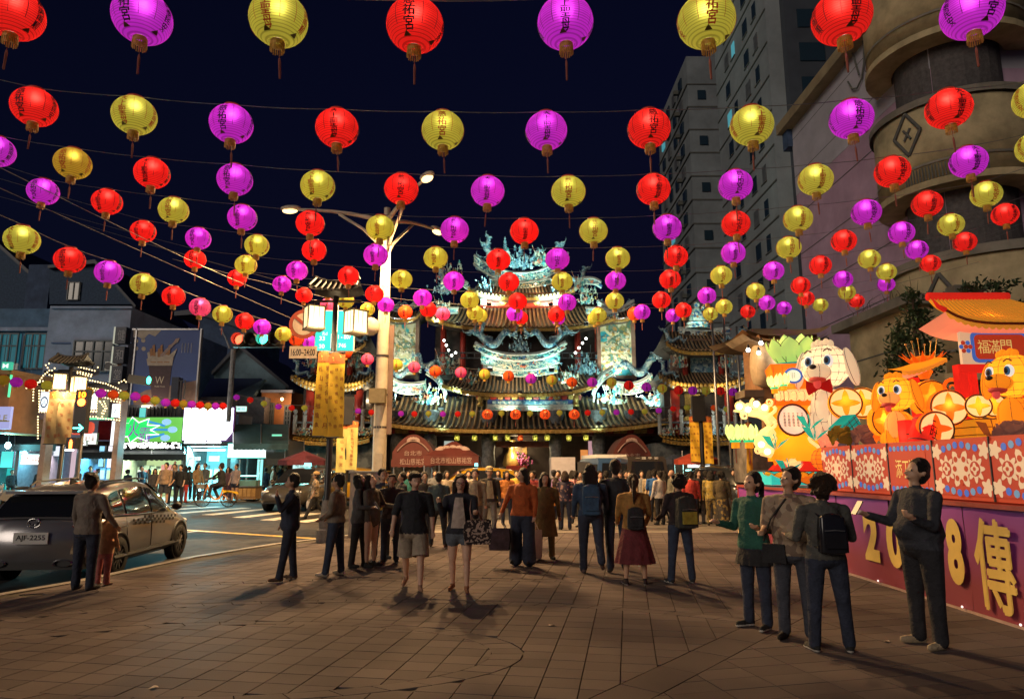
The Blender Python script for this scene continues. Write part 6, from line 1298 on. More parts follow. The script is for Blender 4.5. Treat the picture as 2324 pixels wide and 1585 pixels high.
def coin(lab, px, py, Y, rpx, th, rz, m=sG, inner=sL):
    r = rpx*MP(px,py,Y); t = thing('coin_lantern', lab, 'coin lantern', P(px,py,Y), rz, 'glowing coin lanterns')
    MB().lathe([(0,-th/2),(r*.9,-th/2),(r,-th*.35),(r,th*.35),(r*.9,th/2),(0,th/2)],26,axis='Y').build('drum', m, t, True)
    for k in range(4):
        a0 = k*PI/2+PI/4; mb = MB(); pts = [(r*.86*math.cos(a0-PI/4+PI/2*i/8),-th/2-.006,r*.86*math.sin(a0-PI/4+PI/2*i/8)) for i in range(9)]+[(r*.86*(math.cos(a0-PI/4+PI/2*(8-i)/8)*(1-.62*math.sin(PI*i/8))),-th/2-.006,r*.86*(math.sin(a0-PI/4+PI/2*(8-i)/8)*(1-.62*math.sin(PI*i/8)))) for i in range(1,8)]
        mb.prism(pts,(0,-.004,0)); mb.build('petal_panel', inner, t)
    MB().tube([(r*.93*math.cos(2*PI*i/24),-th/2-.005,r*.93*math.sin(2*PI*i/24)) for i in range(25)],.012,5).build('rim_wire', sD, t)
    obj('inner_lamp', LM['bulb_light'], t, (0,0,r*.2))
coin('round coin lantern, left of the pair beside the white dog',1918,915,12.6,36,.22,R(-20)); coin('round coin lantern, right of the pair beside the white dog',1958,914,12.8,35,.22,R(-35))
coin('large coin lantern, upper of the overlapping two before the gate',2150,925,10.0,42,.12,R(-8),sO); coin('large coin lantern, lower of the overlapping two before the gate',2122,972,9.8,40,.10,R(-5),sO); coin('plain amber disc lantern behind the yellow dog',2110,905,10.9,42,.25,R(-10),sG,sG); coin('small coin lantern on the stack, left one',2218,922,9.9,27,.22,R(-25)); coin('small coin lantern on the stack, right one',2252,920,10.1,27,.22,R(-25)); coin('dim coin lantern behind the left of the yellow dog',2000,955,11.2,34,.12,R(15),sG,sG)
t = thing('ingot_stack', 'stack of yellow striped lantern blocks under the small coins', 'lantern', P(2240,985,9.9))
for i in range(4): MB().box((0,0,-.18+.11*i),(.62,.5,.10)).build('block', sY, t); MB().box((0,0,-.125+.11*i),(.64,.52,.012)).build('seam', sD, t)
obj('inner_lamp', LM['bulb_light'], t, (0,-.32,.05))
t = thing('gift_drum', 'red drum lantern with a black character tipped on its side', 'lantern', P(2096,982,9.9), R(20)); t.rotation_euler[1] = R(24)
MB().lathe([(.0,-.24),(.15,-.24),(.17,-.2),(.17,.2),(.15,.24),(0,.24)],20).build('drum', sR, t, True); 
for z in (-.16,.16): MB().lathe([(.176,z-.012),(.18,z),(.176,z+.012)],20).build('hoop', mat('hoop_dark',(.3,.02,.02),.5), t)
text_obj('character','旺',(0,-.176,0),.16,.18,inkd,t,bold=.03); obj('inner_lamp', LM['bulb_light'], t, (0,0,.05))
pbx = thing('gift_box', 'small red box lantern behind the tipped drum', 'lantern', P(2066,985,10.3)); MB().box((0,0,0),(.24,.22,.42)).build('box', sR, pbx); MB().box((0,-.112,0),(.25,.005,.02)).build('seam', sD, pbx); obj('inner_lamp', LM['bulb_light'], pbx, (0,0,0))
# --- red gate
GYy = 10.2; t = thing('red_gate', 'red festival gate lantern with yellow tiled roof and name board', 'gate', (0,0,0))
def gp(px,py,Y=GYy): return P(px,py,Y)
rl, rr_ = gp(2116,748), gp(2440,640); tl, tr_ = gp(2226,680,GYy+1.2), gp(2440,600,GYy+1.2)
zE = (rl.z); RW = gp(2440,700).x - rl.x
def gr(u,v): return Vector((rl.x+RW*u+.45*v*(1-2*u), GYy-.35+1.1*v, zE+.03+.62*v**1.35+.20*abs(2*u-1)**4*(1-v)))
ro = MB().grid(gr,20,6).build('roof', sY, t, True)
for i in range(22): MB().tube([gr((i+.5)/22,j/5)+Vector((0,-.01,.015)) for j in range(6)],.016,5).build('tile_roll', silk('tile_gold',(.65,.33,.04),.35), ro, True)
MB().tube([gr(i/12,1)+Vector((0,0,.06)) for i in range(13)],.07,8).build('ridge', sR, ro, True); MB().tube([gr(i/16,0)+Vector((0,-.02,-.01)) for i in range(17)],.022,6).build('eave_edge', mat('eave_dark',(.25,.05,.02),.5), ro)
MB().grid(lambda u,v: gr(u,0)+Vector((0,-.02,-.02-(.055+.03*abs(math.sin(u*22*PI)))*v)),110,1).build('scallop', silk('tile_gold'), ro); MB().grid(lambda u,v: gr(u,0)+Vector((0,.7*v,-.03-.12*v)),12,1).build('soffit', sP, ro)
MB().tube([gr(0,0),gr(0,0)+Vector((-.12,-.03,.05)),gr(0,0)+Vector((-.2,-.04,.16))],[.04,.03,.008],6).build('eave_tip', sR, ro, True)
a = gp(2186,828); c = gp(2420,740); zb, zt = gp(2250,826).z, gp(2250,748).z
bd = MB().bbox((a.x,GYy,zb),(c.x,GYy+.06,zt)).build('name_board', lcream, t)
mx_ = (gp(2205,780).x+gp(2330,780).x)/2; hw = (gp(2305,780).x-gp(2205,780).x)/2+.05; zc = (zb+zt)/2; hh = (zt-zb)*.36
def rrect(hw,hh,r): return [(mx_+sx_*(hw-r)+r*math.cos(a_), 0, zc+sz_*(hh-r)+r*math.sin(a_)) for sx_,sz_,b0 in ((1,1,0),(-1,1,PI/2),(-1,-1,PI),(1,-1,3*PI/2)) for a_ in (b0,b0+PI/6,b0+PI/3,b0+PI/2)]
MB().prism([Vector(v)+Vector((0,GYy-.012,0)) for v in rrect(hw+.05,hh+.05,.09)],(0,.006,0)).build('plate_edge', lblue, bd); MB().prism([Vector(v)+Vector((0,GYy-.02,0)) for v in rrect(hw,hh,.07)],(0,.006,0)).build('plate', lred, bd)
for ch, px in zip('福滿門',(2228,2253,2280)): text_obj('character',ch,(gp(px,780).x,GYy-.028,zc),.17,.21,lyel,bd,bold=.02)
for sgn in (-1,1):
    q = mx_+sgn*(hw+.14)
    for k in range(6): MB().ball((q+.07*math.cos(k*PI/3),GYy-.02,zc+.07*math.sin(k*PI/3)),(.035,.01,.035),8,6).build('cloud_scroll', lblue if k%2 else lpink, bd, True)
    MB().ball((q,GYy-.025,zc),(.035,.012,.035),10,6).build('cloud_scroll', lred, bd, True)
MB().bbox((a.x-.06,GYy-.02,zb-.12),(c.x,GYy+.1,zb-.002)).build('lintel', sR, t); MB().bbox((a.x-.08,GYy-.03,zt+.002),(c.x,GYy+.1,zt+.1)).build('top_beam', sR, t)
for px,w_,dd in ((2192,.13,0),(2216,.10,.35),(2330,.13,0),(2084,.10,.9)):
    q = gp(px,900,GYy+dd); MB().bbox((q.x-w_/2,GYy+dd,1.25),(q.x+w_/2,GYy+dd+.14,(zb if px > 2100 else gp(2084,838).z))).build('pillar', sR, t)
q0, q1 = gp(2072,845), gp(2176,800)
def sr(u,v): return Vector((q0.x+(q1.x-q0.x)*u, GYy+.3+.5*v, q0.z+.02+(q1.z-q0.z-.05)*u**1.4+.10*v+.05*(1-u)**3))
sr_ = MB().grid(sr,10,3).build('side_roof', sY, t, True); MB().grid(lambda u,v: sr(u,0)-Vector((0,.01,.05*v+.02*v*abs(math.sin(u*30)))),40,1).build('side_scallop', silk('tile_gold'), sr_); MB().grid(lambda u,v: sr(u,0)+Vector((0,.4*v,-.05-.06*v)),8,1).build('side_soffit', sP, sr_)
light('gate_lamp', t, gp(2250,850,GYy+.5), 14, (1,.55,.25), 'POINT', .1); light('gate_lamp', t, gp(2250,720,GYy+.2), 8, (1,.7,.35), 'POINT', .1)
# gold crown, scrolls, blossoms
t = thing('gold_crown', 'orange crown ornament with gold pins left of the red gate', 'ornament', P(2096,832,11.0), 0, None, .8); 
for k in range(12):
    a_ = 2*PI*k/12; MB().prism([Vector((.26*math.cos(a_-.2),.26*math.sin(a_-.2),.10)),Vector((.42*math.cos(a_),.42*math.sin(a_),.26)),Vector((.26*math.cos(a_+.2),.26*math.sin(a_+.2),.10)),Vector((.14*math.cos(a_),.14*math.sin(a_),.02))],(0,0,.015)).build('leaf', silk('amber2',(.80,.20,.015),.25), t)
MB().lathe([(.08,-.25),(.16,-.1),(.10,0),(.26,.12),(.2,.2),(0,.24)],16).build('bowl', silk('amber',(.75,.25,.02),.3), t, True)
for k in range(6): x = (k-2.5)*.1; pn = MB().tube([(x,0,.2),(x*1.3,0,.45+.06*(k%3))],.006,5).build('pin', goldm, t); MB().ball((x*1.3,0,.46+.06*(k%3)),.022,8,6).build('pin_head', goldm, pn, True)
t = thing('scroll_ornament', 'curling orange scroll ornament behind the coin lanterns', 'ornament', P(2160,880,10.7))
for k,(ox,oz,s_) in enumerate(((0,0,.16),(.14,-.14,.11))):
    MB().tube([(ox+s_*(1-i/20)*math.cos(i*.55),0,oz+s_*(1-i/20)*math.sin(i*.55)) for i in range(18)],[.035*(1-i/24) for i in range(18)],7).build('scroll', sO, t, True)
def peony(px, py, Y, rpx, m, lab, seed):
    r = rpx*MP(px,py,Y); t = thing('silk_flower', lab, 'flower lantern', P(px,py,Y), 0, 'silk flowers of the display'); rr = random.Random(seed)
    for k in range(22):
        lv = k/22; a_ = k*2.4; el = -.5+1.7*lv; d = Vector((math.cos(a_)*math.cos(el),math.sin(a_)*math.cos(el),math.sin(el))); c_ = d*r*(.75-.35*lv); u = d.cross(Vector((0,0,1))).normalized(); w = u.cross(d)
        s_ = r*(.52-.2*lv); pts = [c_+u*s_*math.cos(q)+w*s_*.9*math.sin(q)+d*(-.18*s_*math.cos(2*q)) for q in [2*PI*i/9 for i in range(9)]]
        MB().add([c_-d*.12*s_]+pts,[(0,1+i,1+(i+1)%9) for i in range(9)]).build('petal', m, t)
sPu = silk('dusk',(.28,.13,.10),.18); sOl = silk('olive',(.22,.13,.02),.15)
for i,(px,py,Y,r_,m_,lab) in enumerate(((1862,960,13.3,30,sO,'orange silk peony at the foot of the white dog'),(1880,1000,12.8,26,sP,'peach silk peony below the white dog'),(1908,985,12.2,34,sOl,'olive brown silk peony in front of the coin pair'),(1962,985,11.9,36,sPu,'dusky mauve silk peony before the yellow dog'),(2000,990,11.5,20,sO,'small orange silk peony before the yellow dog'),(1870,1048,12.6,24,sPu,'dusky silk peony at the end of the light box'),(2300,985,9.0,52,sPu,'large dusky silk peony under the right-hand dog'),(1800,1050,13.6,24,sL,'cream silk peony at the foot of the lotus tower'),(1772,1042,13.8,22,sY,'yellow silk peony at the foot of the lotus tower'))): peony(px,py,Y,r_,m_,lab,i)
t = thing('pumpkin_lantern', 'round orange ribbed lantern at the end of the light box', 'lantern', P(1868,1042,12.4)); sball('globe',(0,0,0),(.20,.20,.21),sO,t,seams=6); obj('inner_lamp', LM['bulb_light'], t, (0,0,.05))
t = thing('lantern_basket', 'teal woven box lantern tilted before the white dog', 'lantern', P(1918,968,12.3), R(20)); t.rotation_euler[1] = R(-35); MB().box((0,0,0),(.42,.3,.24)).build('box', sT, t)
for k in range(3): MB().box((0,-.153,-.08+.08*k),(.42,.004,.01)).build('seam', sD, t); MB().box((-.14+.14*k,-.153,0),(.01,.004,.24)).build('seam', sD, t)
for i,(px,py) in enumerate(((1838,975),(1850,1000),(2255,1000),(1760,1020),(1790,1075))):
    p = P(px,py,12.6 if px < 2000 else 9.2); mb = MB()
    for k in range(4): a_ = k*1.5; mb.add([p,p+Vector((.10*math.cos(a_),-.04,.14+.05*k)),p+Vector((.26*math.cos(a_),-.06,.22+.02*k)),p+Vector((.14*math.cos(a_+.3),-.02,.10))],[(0,1,2,3)])
    tag(mb.build('silk_leaves', sT if i != 2 else sBr),f'spray of dark silk leaves, {ordw(i)} from the front list of sprays' if False else ['teal silk leaves left of the white dog','teal silk leaves under the basket lantern','dark silk leaves below the right-hand dog','teal silk leaves at the lotus tower base','teal silk leaves above the green plinth'][i],'leaves','silk leaf sprays')
t = thing('green_plinth', 'glowing turquoise box plinth under the lotus tower', 'plinth', (0,0,0)); a = P(1752,1100,13.6); c = P(1876,1070,13.6); MB().bbox((a.x,13.6,a.z),(c.x,14.6,c.z)).build('box', glow('plinth_teal',(.03,.62,.52),.7), t); MB().bbox((a.x-.02,13.58,c.z),(c.x+.02,14.62,c.z+.03)).build('rim', dark, t); text_obj('lettering','富貴',((a.x*2+c.x)/3+.12,13.59,(a.z+c.z)/2),.3,.14,mat('plinth_ink',(.02,.2,.2),.6),t)
# platform under everything
pf = thing('display_platform', 'dark plank platform carrying the silk lanterns behind the light box', 'platform', (0,0,0)); MB().bbox((WX+.3,6.4,.9),(WX+4.2,15.6,1.2)).build('deck', mat('deck_dark',(.07,.03,.03),.7), pf); MB().bbox((WX+.32,11.6,1.2),(WX+2.5,15.5,1.22)).build('carpet', redw, pf)
# ------------------------------------------------------------------ lotus tower
LY = 13.9; t = thing('lotus_tower', 'tiered orange lantern tower crowned with a green lotus', 'lantern tower', (0,0,0)); m_ = MP(1803,900,LY)
def lp_(px,py,Y=LY): return P(px,py,Y)
def ring(c, r0, r1, h, k, m, nm, curl=.2, ph=0):
    for i in range(k):
        a_ = 2*PI*i/k+ph; w = PI/k*1.35; f = lambda an,rr,z: Vector((c.x+rr*math.cos(an), c.y+rr*math.sin(an), c.z+z))
        g_ = lambda u,v: f(a_+(u-.5)*2*w*math.sin(PI*(.18+.82*v))**.85, r0+(r1-r0)*math.sin(v*PI*.5)*(1-.10*(2*u-1)**2)-curl*r1*max(0,v-.6)**1.4, h*v)
        o = MB().grid(g_, 8, 10).build(nm, m, t, True)
        MB().tube([g_(0,j/10) for j in range(10)]+[g_(.5,1)]+[g_(1,j/10) for j in range(9,-1,-1)],.008,4).build('seam_wire', sD, o)
LM['inner'] = bpy.data.lights.new('inner_lamp','POINT'); LM['inner'].energy = 7; LM['inner'].color = (1,.84,.55); LM['inner'].shadow_soft_size = .04
c = lp_(1803,828); ring(c, .30, .56, .52, 9, sGr, 'lotus_petal'); ring(c, .24, .40, .60, 7, sGr, 'lotus_petal', .2, .3); MB().lathe([(.12,-.04),(.48,-.06),(.50,0),(.3,.03)],20,c).build('lotus_collar', sT, t, True)
obj('inner_lamp', LM['inner'], t, c+Vector((0,-.12,.25))); obj('inner_lamp', LM['inner'], t, c+Vector((.15,0,.2)))
def tier(px, y0, y1, w0, w1, m, nm):
    a = lp_(px,y1); c = lp_(px,y0); h = c.z-a.z; o = MB().lathe([(w0*m_*.5*1.41,0),(w1*m_*.5*1.41,h)],4,(0,0,0),cap=True).build(nm, m, t); o.location = a; o.rotation_euler = (0,0,R(45-14)); return o
tier(1803,832,886,86,110,sO,'upper_tier'); tier(1803,886,908,74,62,sL,'cream_cushion'); tier(1800,908,926,90,110,sO,'middle_tier'); bx = tier(1800,924,1046,96,92,sG,'lantern_box'); tier(1800,1046,1068,100,60,sR,'lower_bowl')
for k in range(5): sball('cushion_bead', lp_(1768+18*k,898,LY-.5), .10, sL, t, seams=2)
def plaque(px,py,rx,rz,m,rim,txt,cols):
    p = lp_(px,py,LY-.72); k = m_*.95; MB().lathe([(0,-.01),(rx*k,-.01),(rx*k,.0)],22,p,axis='Y',sy=rz/rx).build('plaque', m, t); MB().tube([p+Vector((rx*k*1.05*math.cos(a_),-.012,rz*k*1.05*math.sin(a_))) for a_ in [2*PI*i/24 for i in range(25)]],.022,6).build('plaque_rim', rim, t, True)
    for ci in range(cols): text_obj('plaque_text',txt,(p.x+(ci-(cols-1)/2)*rx*k*.30,p.y-.02,p.z),rx*k*.17,rz*k*.95,inkd,t,vertical=True)
plaque(1800,952,33,33,silk('plaque_white',(.80,.70,.58),.6),mat('plaque_dark',(.12,.03,.01),.5),'天官賜福',5); plaque(1800,852,18,15,silk('plaque_pale',(.70,.85,.75),.6),lblue,'平安',2)
for dx_ in (-.35,.35): obj('inner_lamp', LM['inner'], t, lp_(1800,1000)+Vector((dx_*.7,-.1,0))); obj('inner_lamp', LM['inner'], t, lp_(1800,870)+Vector((dx_*.5,-.1,0)))
for s_, px in ((-1,1752),(1,1850)):
    mb = MB(); 
    for k in range(3): mb.tube([lp_(px,1030-34*k,LY-.6)+Vector((s_*.09*math.sin(i*.8),0,i*.05)) for i in range(8)],.035,6)
    mb.build('side_scroll', sL, t, True)
ring(lp_(1800,1068), .30, .52, -.26, 9, sO, 'base_petal', .1); ring(lp_(1790,1090,LY-.1), .2, .5, .18, 8, sY, 'base_petal', .1,.2)
# cloud bracket with bulbs on the left
cb = thing('cloud_bracket', 'cream cloud scroll bracket with round bulbs reaching left of the lotus tower', 'ornament', (0,0,0))
pts = [(1752,960),(1740,945),(1722,938),(1700,936),(1680,930),(1666,932)]
MB().tube([lp_(x,y,LY-.4) for x,y in pts],[.17,.16,.14,.12,.09,.03],10,flat=(1,.6)).build('scroll_arm', sL, cb, True); MB().tube([lp_(x,y,LY-.4) for x,y in ((1752,975),(1738,985),(1728,1005),(1738,1022),(1752,1028))],[.12,.13,.15,.14,.10],10).build('scroll_foot', sL, cb, True)
for k,(x,y,r_) in enumerate(((1678,922,11),(1698,928,12),(1716,916,13),(1735,924,12),(1745,912,9),(1728,1008,12),(1742,1024,11),(1722,1022,9),(1690,942,9))):
    o = MB().tube([lp_(x,y,LY-.62)+Vector((r_*m_*(1-i/18)*math.cos(i*.6+k),0,r_*m_*(1-i/18)*math.sin(i*.6+k))) for i in range(15)],[.03*(1-i/20) for i in range(15)],6).build('curl', sL, cb, True)
    if k in (0,1,2,3,5,6): MB().ball(lp_(x,y,LY-.66),.055,10,8).build('bulb', glow('bulb_hotwarm',(1,.9,.62),7), cb, True)
light('bracket_light', cb, lp_(1705,950,LY-.9), 10, (1,.8,.5), 'POINT', .2)
def lotus_lamp(px,py,Y,s,lab):
    p = P(px,py,Y); t = thing('lotus_lantern', lab, 'lantern', p, 0, 'hanging green lotus lanterns', s)
    for k in range(8):
        a_ = 2*PI*k/8; MB().grid(lambda u,v: ((.05+.13*math.sin(PI*(.15+.6*v)))*math.cos(a_+(u-.5)*.9*math.sin(PI*(.1+.85*v))),(.05+.13*math.sin(PI*(.15+.6*v)))*math.sin(a_+(u-.5)*.9*math.sin(PI*(.1+.85*v))),-.12+.30*v),4,6).build('petal', sGr, t, True)
    MB().lathe([(.06,-.16),(.10,-.16),(.10,-.12),(.06,-.12)],14).build('collar', glow('collar_green',(.02,.75,.3),.7), t); MB().lathe([(.075,-.16),(.08,-.27)],14).build('fringe', sY, t); MB().tube([(0,0,-.27),(0,0,-.55)],.01,5).build('tassel', tassel_m, t); MB().tube([(0,0,.15),(0,0,.4)],.006,4).build('cord', sD, t); obj('bulb', LM['bulb_light'], t, (0,-.02,.02))
lotus_lamp(1668,984,13.2,1.0,'hanging green lotus lantern, left of the lower pair'); lotus_lamp(1699,984,13.2,1.0,'hanging green lotus lantern, right of the lower pair'); lotus_lamp(1757,868,13.0,.75,'small green lotus lantern, left of the three on the tower'); lotus_lamp(1777,862,13.0,.75,'small green lotus lantern, middle of the three on the tower'); lotus_lamp(1848,858,13.0,.75,'small green lotus lantern, right of the three on the tower')
# ------------------------------------------------------------------ vehicles
tyre = mat('tyre_rubber',(.018,.018,.018),.8,noise=.2,scale=20); rimm = mat('alloy_rim',(.25,.25,.26),.3,.9,noise=.05); chrome = mat('chrome',(.7,.7,.7),.12,1.0,noise=0); cglass = mat('car_glass',(.012,.014,.018),.06,noise=0,spec=.8); plast = mat('car_plastic',(.025,.025,.027),.5,noise=.1)
def carpaint(k, c, metal=.55):
    if k in MATS: return MATS[k]
    m = mat(k, c, .28, metal, noise=.06, scale=3); b = m.node_tree.nodes['Principled BSDF']; b.inputs['Coat Weight'].default_value = .6; b.inputs['Coat Roughness'].default_value = .06; return m
def lerpt(T, y):
    if y <= T[0][0]: return T[0][1:]
    for a, c in zip(T, T[1:]):
        if y <= c[0]:
            t = (y-a[0])/(c[0]-a[0]); t = t*t*(3-2*t)*.5+t*.5; return tuple(a[i]+(c[i]-a[i])*t for i in range(1,len(a)))
    return T[-1][1:]
#       y      zbot  zmid  zbelt  wbot  wmid  wbelt
LOW = [(-2.22,.42,.72,.98,.70,.74,.66),(-2.12,.30,.70,1.02,.82,.86,.78),(-1.7,.26,.68,1.04,.88,.915,.86),(-.6,.24,.66,1.00,.88,.92,.885),(.6,.24,.64,.97,.88,.92,.885),(1.2,.24,.62,.95,.88,.915,.85),(1.75,.26,.60,.88,.86,.89,.76),(2.1,.30,.56,.78,.78,.80,.62),(2.24,.36,.52,.68,.62,.64,.48)]
TOP = [(-2.16,1.02,.70),(-2.03,1.22,.67),(-1.80,1.41,.64),(-1.45,1.52,.63),(-.9,1.585,.62),(-.2,1.60,.61),(.3,1.55,.60),(.7,1.38,.64),(1.02,1.18,.70),(1.24,1.00,.76)]
def gx(y, z):
    zb, wb = lerpt(LOW, y)[2], lerpt(LOW, y)[5]; zt, wt = lerpt(TOP, y)
    if zt <= zb+.02: return wb
    t = min(1, max(0, (z-zb)/(zt-zb))); return wb + (wt-wb)*t**1.35 + .0
def make_car(name, lab, cat, loc, rz, paint, s=1.0, grp=None, taxi=None, plate='AJF-2255', decal=False, rack=True):
    t = thing(name, lab, cat, loc, rz, grp, s)
    ys = [-2.22,-2.17,-2.12,-1.95,-1.7,-1.4,-1,-.6,-.2,.2,.6,.9,1.2,1.5,1.75,1.95,2.1,2.18,2.24]; vs = []
    for y in ys:
        zb, zm, zt, wb, wm, wt = lerpt(LOW, y)
        ring = [(wb*.9,zb-.02),(wb,zb+.04),(wm,(zb+zm)/2),(wm,zm),(wm*.985,(zm+zt)/2),(wt,zt),(wt*.5,zt+.03)]
        vs += [(x,y,z) for x,z in ring] + [(-x,y,z) for x,z in reversed(ring)]
    n_ = 14; fs = [(i*n_+j,(i+1)*n_+j,(i+1)*n_+j+1,i*n_+j+1) for i in range(len(ys)-1) for j in range(n_-1)] + [(i*n_+n_-1,(i+1)*n_+n_-1,(i+1)*n_,i*n_) for i in range(len(ys)-1)] + [tuple(range(n_)), tuple(range((len(ys)-1)*n_+n_-1,(len(ys)-1)*n_-1,-1))]
    body = MB().add(vs, fs).build('body', paint, t, True)
    ys2 = [-2.16,-2.1,-2.0,-1.9,-1.75,-1.55,-1.2,-.8,-.4,0,.3,.5,.75,1.0,1.15,1.24]; vs = []
    for y in ys2:
        zt, wt = lerpt(TOP, y); zb = lerpt(LOW,y)[2]-.01
        ring = [(gx(y,zb),zb),(gx(y,zb+(zt-zb)*.35),zb+(zt-zb)*.35),(gx(y,zb+(zt-zb)*.75),zb+(zt-zb)*.75),(wt,zt-.02),(wt*.85,zt+.012),(wt*.4,zt+.03)]
        vs += [(x,y,z) for x,z in ring] + [(-x,y,z) for x,z in reversed(ring)]
    n_ = 12; cab = MB().add(vs,[(i*n_+j,(i+1)*n_+j,(i+1)*n_+j+1,i*n_+j+1) for i in range(len(ys2)-1) for j in range(n_-1)]).build('cabin', paint, t, True)
    for s_ in (-1,1):
        for y0, y1, TL in ((.02,.96,[(.02,1.49),(.28,1.46),(.6,1.33),(.96,1.04)]),(-1.02,-.06,[(-1.02,1.47),(-.55,1.50),(-.06,1.50)]),(-1.70,-1.10,[(-1.70,1.14),(-1.55,1.31),(-1.35,1.41),(-1.10,1.455)])):
            def wf(u,v):
                y = y0+(y1-y0)*u; zl = lerpt(LOW,y)[2]+.035; z = zl+(max(zl+.01,lerpt(TL,y)[0])-zl)*v; return (s_*(gx(y,z)+.014),y,z)
            MB().grid(wf,10,5).build('side_window', cglass, t, True)
        MB().tube([(s_*(gx(y,1.03)+.012),y,lerpt(LOW,y)[2]+.015) for y in (-1.7,-1.2,-.6,0,.6,1.0)],.012,5).build('belt_trim', chrome, t)
        MB().tube([(s_*(lerpt(LOW,y)[4]+.004),y,.34) for y in (-1.5,-.8,0,.8,1.3)],.05,6).build('sill', plast, t)
        for y in (-.02,-1.02): MB().tube([(s_*(lerpt(LOW,y)[4]+.001),y,.40),(s_*(lerpt(LOW,y)[4]+.003),y,.7),(s_*(lerpt(LOW,y)[5]+.003),y,.99)],.006,4).build('door_gap', plast, t)
        for y in (-.25,-1.15):
            hd = MB().tube([(s_*(lerpt(LOW,y)[4]+.012),y-.1,.84),(s_*(lerpt(LOW,y)[4]+.03),y,.845),(s_*(lerpt(LOW,y)[4]+.012),y+.1,.84)],.016,6).build('door_handle', chrome, t)
        MB().ball((s_*1.02,.86,1.08),(.10,.07,.075),12,8).build('mirror', plast if not taxi else paint, t, True)
        if rack: MB().tube([(s_*.55,-1.45,1.54),(s_*.56,-1.3,1.615),(s_*.56,0,1.655),(s_*.54,.15,1.59)],.018,6).build('roof_rail', plast, t)
        for y in (-1.32,1.38):
            w = obj('wheel', None, t, (s_*.845,y,.34))
            MB().lathe([(.20,-.11),(.31,-.115),(.34,-.07),(.345,0),(.34,.07),(.31,.115),(.20,.11)],28,axis='X').build('tyre', tyre, w, True)
            MB().lathe([(.245,.09*s_),(.235,.105*s_),(.225,.05*s_)],28,axis='X').build('rim', rimm, w, True); MB().lathe([(0,.02*s_),(.22,.02*s_)],20,axis='X').build('brake_disc', dark, w)
            for k in range(10): a_ = 2*PI*k/10; MB().box((s_*.085,.13*math.cos(a_),.13*math.sin(a_)),(.025,.19,.026),rx=a_).build('spoke', rimm, w)
            MB().lathe([(0,.10*s_),(.045,.10*s_),(.05,.08*s_)],12,axis='X').build('hub', chrome, w)
            MB().tube([(s_*(lerpt(LOW,y)[4]+.0),y+.40*math.cos(a_),.34+.40*math.sin(a_)) for a_ in [PI*i/14 for i in range(15)]],.035,6).build('wheel_arch', plast, t, True)
            MB().lathe([(.0,s_*.045),(.385,s_*.045),(.385,-s_*.12)],24,(s_*.882,y,.36),axis='X').build('arch_well', black, t)
    rg = MB(); rows = [(-2.145,1.06),(-2.05,1.21),(-1.88,1.37)]                      # rear window follows the tailgate
    for y,z in rows: rg.v += [(-(lerpt(TOP,y)[1]-.06),y-.02,z+.015),(0,y-.035,z+.03),(lerpt(TOP,y)[1]-.06,y-.02,z+.015)]
    for i in range(2):
        for j in range(2): rg.f.append((i*3+j,i*3+j+1,i*3+4+j,i*3+3+j)); rg.m.append(0)
    rg.build('rear_window', cglass, t, True); MB().bbox((-.60,-2.02,1.43),(.60,-1.70,1.48)).build('spoiler', paint, t)
    ws = MB()
    for y,z in ((1.20,1.05),(.95,1.25),(.66,1.44),(.40,1.545)): ws.v += [(-(lerpt(TOP,y)[1]-.04),y+.02,z+.01),(0,y+.05,z+.03),(lerpt(TOP,y)[1]-.04,y+.02,z+.01)]
    for i in range(3):
        for j in range(2): ws.f.append((i*3+j,i*3+j+1,i*3+4+j,i*3+3+j)); ws.m.append(0)
    ws.build('windscreen', cglass, t, True)
    tl = mat('tail_lamp',(.10,.006,.006),.15,noise=0,emit=(.8,.03,.02),es=.01,sample=False); hl = glow('headlamp',(1,.95,.85),2.0 if taxi else .15)
    for s_ in (-1,1):
        MB().ball((s_*.66,-2.14,.93),(.20,.09,.075),12,8).build('tail_lamp', tl, t, True); MB().prism([(s_*.60,-2.215,.50),(s_*.78,-2.17,.48),(s_*.72,-2.19,.80),(s_*.66,-2.21,.84)],(0,-.02,0)).build('rear_trim', chrome, t)
        MB().ball((s_*.58,2.08,.72),(.22,.12,.06),12,8).build('headlamp', hl, t, True); MB().lathe([(.09,-.02),(.105,0),(.09,.02)],14,(s_*.5,-2.22,.36),axis='Y',sx=1.5,sy=.6).build('exhaust', chrome, t)
    MB().bbox((-.80,-2.20,.26),(.80,-2.02,.44)).build('rear_bumper', plast, t); MB().bbox((-.62,2.06,.30),(.62,2.22,.5)).build('grille', plast, t)
    pl = MB().bbox((-.26,-2.262,.66),(.26,-2.245,.84)).build('number_plate', mat('plate_white',(.6,.6,.58),.5,noise=.05), t); text_obj('plate_text',plate,(0,-2.265,.75),.44,.10,black,pl,bold=.02)
    MB().tube([(.10*math.cos(a_),-2.215,.98+.07*math.sin(a_)) for a_ in [2*PI*i/18 for i in range(19)]],.012,6).build('badge_ring', chrome, t, True); MB().tube([(-.085,-2.225,1.0),(-.03,-2.225,.955),(0,-2.225,.965),(.03,-2.225,.955),(.085,-2.225,1.0)],.010,5).build('badge_wing', chrome, t)
    MB().tube([(.02,-2.12,1.13),(.30,-2.1,1.17),(.42,-2.06,1.20)],.014,5).build('wiper', black, t); MB().prism([(0,-1.3,1.57),(0,-1.05,1.60),(0,-1.3,1.68)],(.02,0,0)).build('antenna_fin', plast, t)
